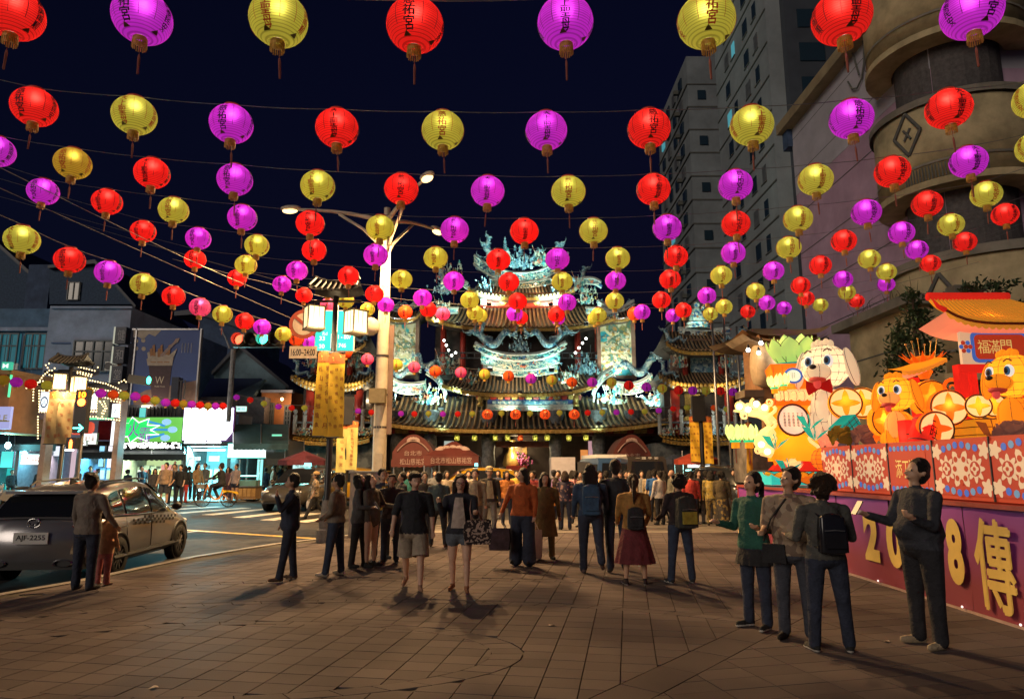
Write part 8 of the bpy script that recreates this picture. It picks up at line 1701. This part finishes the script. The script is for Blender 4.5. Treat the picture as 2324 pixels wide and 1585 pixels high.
def phone(lab, plab, side):
    t = thing('phone', lab, 'phone', at_hand(plab,side), wyaw(plab)[0], 'phones in hands'); MB().box((0,0,.03),(.075,.01,.15),rx=R(-35)).build('case', black, t); MB().box((0,.008,.033),(.066,.004,.135),rx=R(-35)).build('screen', glow('phone_screen',(.7,.8,.9),.8), t)
# ------------------------------------------------------------------ the crowd, nearest first
NV = (.028,.036,.065); BK = (.020,.020,.023); GREY = (.16,.15,.15); JEAN = (.03,.045,.085)
pstr = [(0,(.30,.22,.15)),(.4,(.16,.11,.08)),(.7,(.36,.28,.20))]
# right-hand group
person('woman in green sweater with ponytail and short black skirt',1722,1075,1424,-58,(.02,.10,.075),NV,0,'pony',pose=dict(la=6,ra=8,le=92,re=96,hp=12,ls2=30,rs2=30),shoe=(.02,.02,.02),sole=True,dress=(.90,.70,.165,.205,14),dcol=BK,hem=.88)
person('man in patterned short-sleeved shirt with crossbody bag smiling at companions',1812,1064,1450,-30,(.28,.2,.13),(.05,.055,.075),1,'crop',pose=dict(ra=4,re=80,la=8,le=85,hy=-35,hp=14,ls2=25,rs2=25),sleeve='short',pat=pstr,belly=.7,shoe=(.02,.015,.015),hem=.84)
person('woman with curly hair and shiny black backpack seen from behind',1890,1080,1478,176,(.085,.085,.08),NV,0,'curly',HBR,pose=dict(la=4,ra=4,le=85,re=85,hp=10,st=.05,ls2=22,rs2=22,ls=14,rs=14),shoe=(.02,.02,.025),sole=True,hem=.90)
backpack('shiny black backpack on the curly-haired woman','woman with curly hair and shiny black backpack seen from behind',mat('patent_black',(.015,.015,.02),.18,noise=.1),.27,.34,.14,1.16)
person('stout man in navy jacket holding a phone at the banner wall',2112,1045,1466,-80,(.035,.038,.05),(.022,.022,.028),0,'crop',pose=dict(la=18,ra=22,le=92,re=84,hp=16,ls2=24,rs2=16),belly=1.3,shoe=(.38,.30,.20),build=1.10,hem=.90)
phone('dark phone held by the stout man at the banner wall','stout man in navy jacket holding a phone at the banner wall','r')
rz, s = wyaw('man in patterned short-sleeved shirt with crossbody bag smiling at companions'); t = thing('crossbody_bag','black crossbody bag on the hip of the man in patterned shirt','bag',on_body('man in patterned short-sleeved shirt with crossbody bag smiling at companions',(-.16,-.14,.86)),rz,None,s); MB().box((0,0,0),(.24,.08,.19),taper=.9).build('bag', cloth(BK), t); MB().tube([(-.1,0,.12),(-.02,.0,.35),(.14,.05,.56),(.20,.16,.50),(.12,.3,.25),(.0,.25,.05)],.012,5).build('strap', cloth(BK), t)
# mid-plaza people, left to right
person('woman in loose grey sweater and dark leggings standing by the silver car',186,1078,1338,168,(.20,.165,.14),NV,0,'bun',pose=dict(la=6,ra=14,le=14,re=30,ls=12,rs=14,tw=0),shoe=(.05,.05,.06),hem=.84,build=1.05)
person('small child in peach top and pink trousers beside the silver car',230,1158,1327,160,(.50,.27,.15),(.42,.13,.12),2,'pony',child=True,pose=dict(la=30,le=40),shoe=(.4,.3,.28),build=1.15,hem=.74)
person('man in dark navy jacket eating with hand raised',652,1077,1316,-72,(.022,.03,.055),(.018,.024,.045),1,'crop',pose=dict(la=38,le=125,ra=8,re=20,ls2=18,st=.03,lf=9,rf=-7),shoe=(.10,.06,.04),belly=.3,hem=.86)
t = thing('shoulder_bag','small dark bag at the hip of the eating man','bag',on_body('man in dark navy jacket eating with hand raised',(-.20,.02,.92)),R(20)); MB().box((0,0,0),(.10,.20,.24)).build('bag', cloth(BK), t); MB().tube([(0,0,.12),(.06,-.03,.34),(.10,-.02,.5)],.008,5).build('strap', cloth(BK), t)
person('man in beige-grey sweater with hands clasped facing left',758,1083,1306,-98,(.21,.18,.14),JEAN,1,'short',pose=dict(la=4,ra=4,le=50,re=50,ls2=32,rs2=32,st=.02,lf=7,rf=-5),shoe=(.50,.44,.36),hem=.92)
person('woman in charcoal top bending over her phone',812,1074,1286,82,(.07,.07,.075),BK,1,'bob',pose=dict(la=10,ra=10,le=80,re=80,hp=28,lean=4,lf=6,rf=-6,ls2=12,rs2=12),shoe=(.02,.02,.022),hem=.82)
phone('phone in the hands of the charcoal-dressed woman','woman in charcoal top bending over her phone','r')
person('woman half hidden behind the charcoal-dressed woman',846,1085,1280,70,(.10,.085,.07),(.10,.07,.06),2,'long',pose=dict(la=28,le=60,hp=22),legs='bare',Y=11.6,z=0)
person('man in dark floral shirt looking down at his phone',884,1078,1276,8,(.05,.045,.05),NV,1,'fringe',pose=dict(la=10,ra=10,le=92,re=92,hp=34,ls2=26,rs2=26),sleeve='short',pat=[(0,(.035,.03,.035)),(.55,(.10,.08,.09)),(.72,(.03,.03,.05))],shoe=(.03,.03,.03),sole=True)
phone('phone held by the man in dark floral shirt','man in dark floral shirt looking down at his phone','r')
person('man with yellow strapped bag behind the floral shirt',868,1066,1262,30,(.03,.04,.07),BK,0,'short',Y=12.6,z=0,open_coat=(.5,.3,.03))
person('young man in black T-shirt and beige shorts walking forward',936,1071,1336,4,(.016,.018,.024),(.30,.25,.19),2,'fringe',pose=dict(lf=16,rf=-10,lk=6,rk=26,la=-8,ra=14,le=14,re=18,ls=12,rs=16,hy=22),sleeve='short',legs='shorts',shoe=(.30,.17,.11),hem=.84)
person('young woman in glasses, white top and denim shorts walking forward',1042,1079,1341,-4,(.02,.022,.032),(.10,.12,.15),2,'long',HBR,pose=dict(lf=8,rf=-6,lk=4,rk=10,ra=30,re=112,la=20,le=85,ls2=26,rs2=12,hy=8),legs='hot',shoe=(.28,.12,.06),hem=.86,open_coat=(.44,.36,.31),glasses=True)
lab = 'young woman in glasses, white top and denim shorts walking forward'; t = thing('tote_bag','black and cream patterned tote bag on the walking woman','bag',on_body(lab,(.27,-.04,.90)),R(14),None,.84); tp_ = ramp_mat('tote_pattern',[(0,(.02,.012,.014)),(.5,(.03,.02,.02)),(.62,(.42,.32,.26))],34,.8,'voronoi',.1,const=True)
MB().add([(x*.21*k,y*.08*k,z) for z,k in ((-.20,.95),(0,1.08),(.17,1.0)) for x,y in ((-1,-1),(1,-1),(1,1),(-1,1))],[(3,2,1,0)]+[(i*4+j,i*4+(j+1)%4,i*4+4+(j+1)%4,i*4+4+j) for i in range(2) for j in range(4)]).build('bag', tp_, t)
for y in (-.05,.05): MB().tube([(-.10,y,.17),(-.12,y*.5,.34),(-.09,.03,.50),(0,y*.5,.34),(.08,y,.17)],.010,5).build('handle', mat('tote_handle',(.30,.18,.14),.7), t)
person('person in dark teal jacket seen from behind between the couple',994,1083,1240,172,(.05,.075,.08),BK,1,'short',pose=dict(st=.06),shoe=(.12,.06,.03))
person('man in pale jacket facing forward behind the glasses woman',1078,1066,1222,0,(.28,.22,.15),GREY,2,'short',open_coat=(.35,.28,.2),Y=15.6,z=0)
person('man in pale cap and dark leather jacket walking forward',1110,1060,1214,5,(.035,.03,.028),(.18,.165,.15),2,'short',pose=dict(lf=10,rf=-8,rk=14),cap=(.45,.36,.20),open_coat=(.35,.28,.18))
person('woman in rust orange blouse and wide navy trousers',1186,1071,1284,-25,(.36,.075,.015),NV,1,'long',pose=dict(la=6,ra=20,le=14,re=18,rs=16,hy=-35),sleeve='long',legs='wide',build=1.12,belly=.4,hem=.88)
carry_bag('glossy dark shopping bag carried by the woman in rust orange','woman in rust orange blouse and wide navy trousers','r',mat('glossy_bag',(.05,.035,.05),.2,noise=.5,scale=6),.34,.34,.18,.18)
person('woman in olive brown dress with dark cardigan',1238,1080,1268,6,(.13,.085,.03),(.13,.085,.03),1,'bob',pose=dict(la=6,ra=8),dress=(1.0,.46,.16,.23,10),dcol=(.15,.10,.035),legs='long',build=1.08,hem=.8)
carry_bag('long pale paper bag between the orange and olive dressed women','woman in olive brown dress with dark cardigan','r',mat('paper_bag_pale',(.50,.40,.34),.6,noise=.15),.30,.50,.12,.14)
person('woman in striped sweater seen from behind',1284,1077,1201,170,(.06,.03,.06),NV,1,'bob',HBR,pat=[(0,(.03,.025,.05)),(.6,(.03,.025,.05)),(.75,(.28,.16,.14))])
person('child in orange top beside the striped sweater',1264,1086,1200,150,(.55,.20,.03),NV,0,'bob',HBR,child=True,hem=.8)
person('woman with blue backpack walking away',1343,1057,1300,178,(.03,.055,.11),NV,0,'long',pose=dict(lf=4,rf=-14,rk=38,la=10,ra=10,le=30,re=30),shoe=(.14,.10,.09),hem=.92,build=1.05)
backpack('soft blue drawstring backpack on the woman walking away','woman with blue backpack walking away',cloth((.03,.075,.15)),.30,.44,.14,1.18)
person('tall man in dark hooded jacket walking away',1402,1046,1296,176,(.025,.028,.035),NV,1,'short',pose=dict(lf=-8,rf=8,lk=12,la=10,ra=18,le=50,re=60),shoe=(.03,.03,.03),hem=.88)
person('woman in mustard sweater and long maroon skirt seen from behind',1443,1080,1326,178,(.33,.17,.045),(.10,.018,.02),0,'pony',HBR,pose=dict(la=10,ra=10,le=46,re=46,st=.03,ls2=8,rs2=8),dress=(.90,.34,.17,.29,12),dcol=(.13,.022,.028),legs='bare',shoe=(.035,.02,.02),sole=True,hem=.86)
backpack('small black backpack on the woman in mustard sweater','woman in mustard sweater and long maroon skirt seen from behind',cloth((.02,.02,.025)),.27,.30,.13,1.05,None,cloth((.07,.03,.02)))
person('woman in dark jacket with big yellow and black backpack',1548,1082,1322,-168,(.028,.018,.022),JEAN,1,'curly',pose=dict(st=.07,la=16,ra=16,le=50,re=50),shoe=(.02,.02,.022),sole=True,hem=.94)
backpack('bulky yellow and black hiking backpack','woman in dark jacket with big yellow and black backpack',cloth((.03,.032,.03)),.34,.46,.22,1.14,cloth((.35,.28,.04)))
# farther figures on the right
for a_ in (('man in pale yellow shirt with shoulder strap seen from behind',1378,1073,1192,170,(.42,.30,.14),NV,0,'crop',{}),('man in bright blue T-shirt seen from behind',1488,1067,1183,172,(.02,.10,.32),NV,1,'crop',dict(sleeve='short')),('woman with long hair in dark top beside the blue T-shirt',1512,1074,1184,150,(.06,.05,.05),GREY,1,'long',{}),('bald man in grey-green shirt facing left',1528,1066,1186,-80,(.12,.12,.10),NV,0,'bald',{}),('woman in red blouse seen from behind',1572,1078,1192,165,(.42,.04,.03),NV,0,'short',{}),('woman in dark coat right of the red blouse',1590,1066,1188,20,(.04,.035,.04),BK,2,'long',{}),('person in yellow camouflage outfit with head scarf',1618,1073,1192,160,(.40,.28,.06),(.3,.2,.06),1,'bob',dict(pat=[(0,(.40,.28,.05)),(.45,(.22,.17,.05)),(.75,(.45,.36,.12))],botpat=[(0,(.32,.22,.06)),(.45,(.12,.09,.04)),(.75,(.38,.28,.10))])),('woman in long dark patterned dress by the banner wall end',1642,1076,1194,150,(.08,.06,.03),(.08,.06,.03),1,'curly',dict(dress=(1.0,.2,.16,.24,8),dcol=ramp_mat('dress_pattern',[(0,(.03,.025,.02)),(.55,(.22,.15,.04)),(.75,(.05,.04,.03))],14,.8,'voronoi',.1,const=True))),('person in dark top far right beside the black car',1670,1066,1170,-30,(.05,.04,.07),NV,1,'short',{}),('man in light shirt between the blue backpack and the tall man',1364,1072,1190,20,(.36,.30,.22),NV,2,'short',{}),('woman in pale shirt left of the blue backpack',1322,1076,1196,-60,(.36,.26,.2),BK,1,'bob',{}),('man in tan jacket with cap behind the mustard sweater',1410,1068,1188,15,(.30,.20,.09),GREY,0,'short',dict(cap=(.04,.04,.05))),('man in brown shirt behind the mustard sweater',1432,1070,1190,-20,(.24,.15,.08),BK,1,'crop',{}),
           ('person in orange top in the crowd behind the rust blouse',1150,1080,1190,10,(.5,.18,.04),NV,0,'bob',{}),('man in dark jacket behind the black T-shirt',908,1082,1228,-60,(.04,.035,.035),NV,1,'short',{}),('woman with tied hair in dark top behind the black T-shirt',960,1084,1226,20,(.05,.04,.035),BK,2,'bun',{}),('person in grey leaning on the peaked tent post',985,1070,1170,10,(.14,.14,.15),BK,1,'short',{}),('woman in purple jacket left of the striped sweater',1212,1078,1180,-15,(.10,.05,.10),NV,1,'long',{}),('person in black with cap far behind the olive dress',1258,1074,1170,150,(.03,.03,.03),BK,0,'short',dict(cap=(.03,.03,.04))),('man in dark blue shirt near the temple steps',1130,1076,1166,0,(.04,.05,.09),BK,1,'short',{}),('man in grey T-shirt near the dark van',1460,1072,1176,-10,(.2,.2,.2),NV,0,'short',dict(sleeve='short')),('woman in cream jacket near the blue van',1300,1076,1172,160,(.35,.3,.24),NV,1,'bob',{})):
    person(a_[0],a_[1],a_[2],a_[3],a_[4],a_[5],a_[6],a_[7],a_[8],group='people in the crowd before the temple',**a_[9])
for a_ in (('man in white T-shirt among the crowd left of the rust blouse',1062,1078,1180,15,(.5,.46,.4),NV,0,'short',dict(sleeve='short')),('woman in teal blouse among the crowd behind the black T-shirt',925,1080,1184,-15,(.05,.25,.25),GREY,2,'long',{}),('woman in cream cardigan behind the dark teal jacket',1012,1080,1186,25,(.48,.40,.30),BK,1,'bob',{}),('man in maroon polo shirt left of the olive dress',1208,1074,1192,-12,(.28,.04,.04),GREY,0,'crop',dict(sleeve='short')),('woman in pink jacket right of the striped sweater',1308,1080,1188,170,(.5,.2,.22),NV,1,'pony',{}),('man in light blue shirt right of the tall hooded man',1424,1076,1182,8,(.25,.34,.45),NV,1,'short',{}),('woman in white blouse left of the big hiking backpack',1500,1082,1190,-150,(.5,.46,.42),BK,0,'bun',{}),('man in olive jacket right of the big hiking backpack',1606,1080,1188,175,(.16,.15,.06),GREY,1,'short',{}),('girl in yellow top near the temple steps',1172,1084,1174,5,(.55,.38,.06),NV,2,'pony',{}),('man in tan coat near the peaked tent',1040,1074,1164,-25,(.34,.24,.13),BK,0,'short',{}),('person in violet hoodie near the cargo box',1268,1082,1178,-30,(.2,.12,.3),NV,1,'short',{}),('woman in long beige coat near the dark van',1478,1078,1178,160,(.4,.32,.22),(.35,.28,.2),1,'long',dict(dress=(1.0,.45,.16,.2,8),dcol=(.38,.30,.2)))):
    person(a_[0],a_[1],a_[2],a_[3],a_[4],a_[5],a_[6],a_[7],a_[8],group='people in the crowd before the temple',**a_[9])
# street crossing and shop-front crowd on the left
person('man in cap and camouflage shirt walking with a white plastic bag',712,1068,1176,-70,(.2,.14,.09),BK,1,'short',pose=dict(lf=22,rf=-20,rk=24,ra=8),sleeve='short',cap=(.4,.26,.12),pat=[(0,(.25,.18,.11)),(.5,(.07,.055,.045)),(.75,(.3,.24,.17))],ground='road',group='people near the shops')
carry_bag('white plastic bag swinging from the walking man in cap','man in cap and camouflage shirt walking with a white plastic bag','r',mat('plastic_white',(.6,.52,.44),.4,noise=.1),.22,.24,.12,.08)
person('cyclist in black jacket riding the orange hire bicycle',492,1056,1150,-90,(.016,.017,.022),(.02,.02,.025),1,'short',pose=dict(lf=78,rf=60,lk=70,rk=88,la=48,ra=48,le=18,re=18,lean=8),ground='road',group='people near the shops',child=True)
c0 = PERS['cyclist in black jacket riding the orange hire bicycle'][0]; c0.scale = (.98,)*3; c0.location = bp_+Vector((.22,0,.02)); 
for o in c0.children: o.location.z += 0
zmin = PERS['cyclist in black jacket riding the orange hire bicycle'][2]
for o in c0.children: o.location.z = o.location.z - zmin + .05
L = [('woman with long black hair at the left stall',84,1064,1130,10,(.03,.05,.055),NV,1,'long',{}),('person in pale top behind the silver car roof',171,1062,1134,-20,(.3,.32,.34),NV,1,'short',{}),('person in grey top behind the woman at the car',198,1058,1134,30,(.14,.15,.18),BK,0,'bun',{}),('man in blue shirt and cap behind the silver car',215,1064,1134,-60,(.05,.10,.18),BK,1,'short',dict(cap=(.03,.05,.1))),
     ('girl in dark patterned top looking at her phone by the car front',257,1068,1138,10,(.06,.055,.065),BK,1,'long',dict(pose=dict(la=30,le=70,hp=25))),('person in dark vest seen from behind by the lime shop',285,1066,1138,165,(.025,.035,.06),NV,0,'curly',{}),('man in navy T-shirt reading his phone by the lime shop',317,1057,1136,70,(.02,.035,.07),(.25,.18,.13),2,'short',dict(sleeve='short',pose=dict(ra=25,re=60,hp=20),legs='shorts')),('woman in grey holding a white bag by the lime shop',332,1064,1134,-20,(.1,.12,.14),BK,1,'bob',{}),('woman with straight hair and crossbody strap before the lime shop',346,1064,1140,25,(.07,.065,.07),GREY,1,'long',{}),
     ('stout man in tan T-shirt and dark shorts before the shops',370,1047,1145,-5,(.33,.23,.15),(.04,.045,.06),2,'crop',dict(legs='shorts',belly=.6,build=1.08)),('man carrying a child on his shoulders before the shops',389,1053,1142,15,(.03,.04,.06),(.05,.065,.09),1,'short',dict(pose=dict(la=10,le=120))),('man in black T-shirt with pale print before the shops',404,1055,1144,-10,(.018,.02,.026),(.02,.025,.04),2,'short',dict(sleeve='short',pose=dict(ra=5,re=40))),('woman in red trousers behind the black T-shirt man',416,1058,1140,160,(.02,.02,.025),(.45,.04,.03),1,'bob',{}),('person in teal shirt before the bright shop',425,1058,1136,170,(.06,.12,.14),NV,0,'short',{}),
     ('woman in tan jacket with black bag before the bright shop',444,1052,1138,70,(.30,.20,.11),BK,2,'long',{}),('man in grey-green shirt and jeans before the bright shop',459,1046,1136,-10,(.11,.115,.12),(.04,.05,.08),1,'short',{}),('woman in purple-grey behind the cyclist',513,1060,1138,20,(.12,.07,.09),(.12,.06,.07),1,'bob',{}),('woman in pale shirt and dark skirt behind the cyclist',531,1053,1140,-25,(.30,.24,.24),NV,1,'short',dict(legs='hot')),('woman in long mauve dress behind the cyclist',520,1064,1138,150,(.14,.06,.08),(.14,.06,.08),0,'bun',dict(dress=(1.0,.3,.16,.22,8),dcol=(.14,.06,.08))),
     ('person in dark blue carrying plastic bags by the snack counter',600,1062,1132,160,(.02,.03,.06),NV,1,'short',{}),('woman in cream top and beige trousers by the snack counter',617,1058,1134,-70,(.45,.38,.30),(.32,.25,.19),1,'bun',dict(legs='wide')),('man in black drinking by the snack counter',634,1050,1130,-75,(.018,.02,.03),BK,2,'short',dict(pose=dict(la=45,le=115))),('person in white behind the drinking man',646,1062,1128,10,(.4,.4,.4),GREY,0,'short',{}),('dark-clad person far left by the scooter',20,1070,1136,60,(.02,.03,.04),BK,1,'short',{}),('seller in white behind the bright shop counter',488,1062,1120,0,(.4,.42,.44),NV,1,'short',{})]
for a_ in L:
    person(a_[0],a_[1],a_[2],a_[3],a_[4],a_[5],a_[6],a_[7],a_[8],ground='road',group='people near the shops',hmax=1.80,**a_[9])
lab = 'man carrying a child on his shoulders before the shops'; r_ = PERS[lab][0]
person('small child riding on a man\'s shoulders before the shops',389,1036,1080,15,(.3,.25,.22),(.1,.09,.1),2,'short',child=True,pose=dict(lf=70,rf=70,lk=75,rk=75,la=30,ra=30),ground='road',group='people near the shops')
c1 = PERS['small child riding on a man\'s shoulders before the shops'][0]; c1.scale = (.5,)*3; zc = PERS['small child riding on a man\'s shoulders before the shops'][2]; c1.location = r_.location+Vector((.0,.03,1.42*r_.scale[0]-.86*.5)); 
for o in c1.children: o.location.z -= zc
# parked scooter at the far left, litter on the paving
p = rdG(30,1150); t = thing('scooter','dark scooter parked at the far left behind the car','scooter',p,R(70))
for x in (-.6,.6): MB().lathe([(.12,-.05),(.24,-.055),(.25,0),(.24,.055),(.12,.05)],18,(x,0,.25),axis='Y').build('wheel', tyre, t, True)
MB().prism([(-.75,-.16,.35),(-.6,-.16,.6),(-.35,-.16,.72),(.35,-.16,.66),(.85,-.16,.62),(.8,-.16,.4),(.2,-.16,.3),(-.3,-.16,.22)],(0,.32,0)).build('body', carpaint('scooter_paint',(.3,.3,.32),.3), t); MB().ball((.35,0,.76),(.42,.15,.08),14,8).build('seat', black, t, True); MB().tube([(-.62,0,.3),(-.5,0,.95)],.035,8).build('steering_post', steel, t); MB().tube([(-.42,-.3,1.02),(-.5,0,.98),(-.42,.3,1.02)],.016,6).build('handlebar', black, t); MB().ball((-.62,0,.82),(.08,.1,.09),10,8).build('headlamp', glow('headlamp_dim'), t, True)
for i,(px,py) in enumerate(((1253,1419),(2012,1455),(348,1560))):
    g = G(px,py); tag(MB().grid(lambda u,v: ((u-.5)*.07,(v-.5)*.045,.006+.008*math.sin(u*3+v*2)),3,3).build('paper_scrap', mat('scrap_paper',(.45,.38,.33),.8), None, False, g), ['white paper scrap on the paving before the mustard sweater','small scrap between the right-hand group and the stout man','pale scrap near the bottom left of the paving'][i],'litter','litter on the paving').rotation_euler = (0,0,i*1.3)

bpy.data.scenes.remove(TMP)
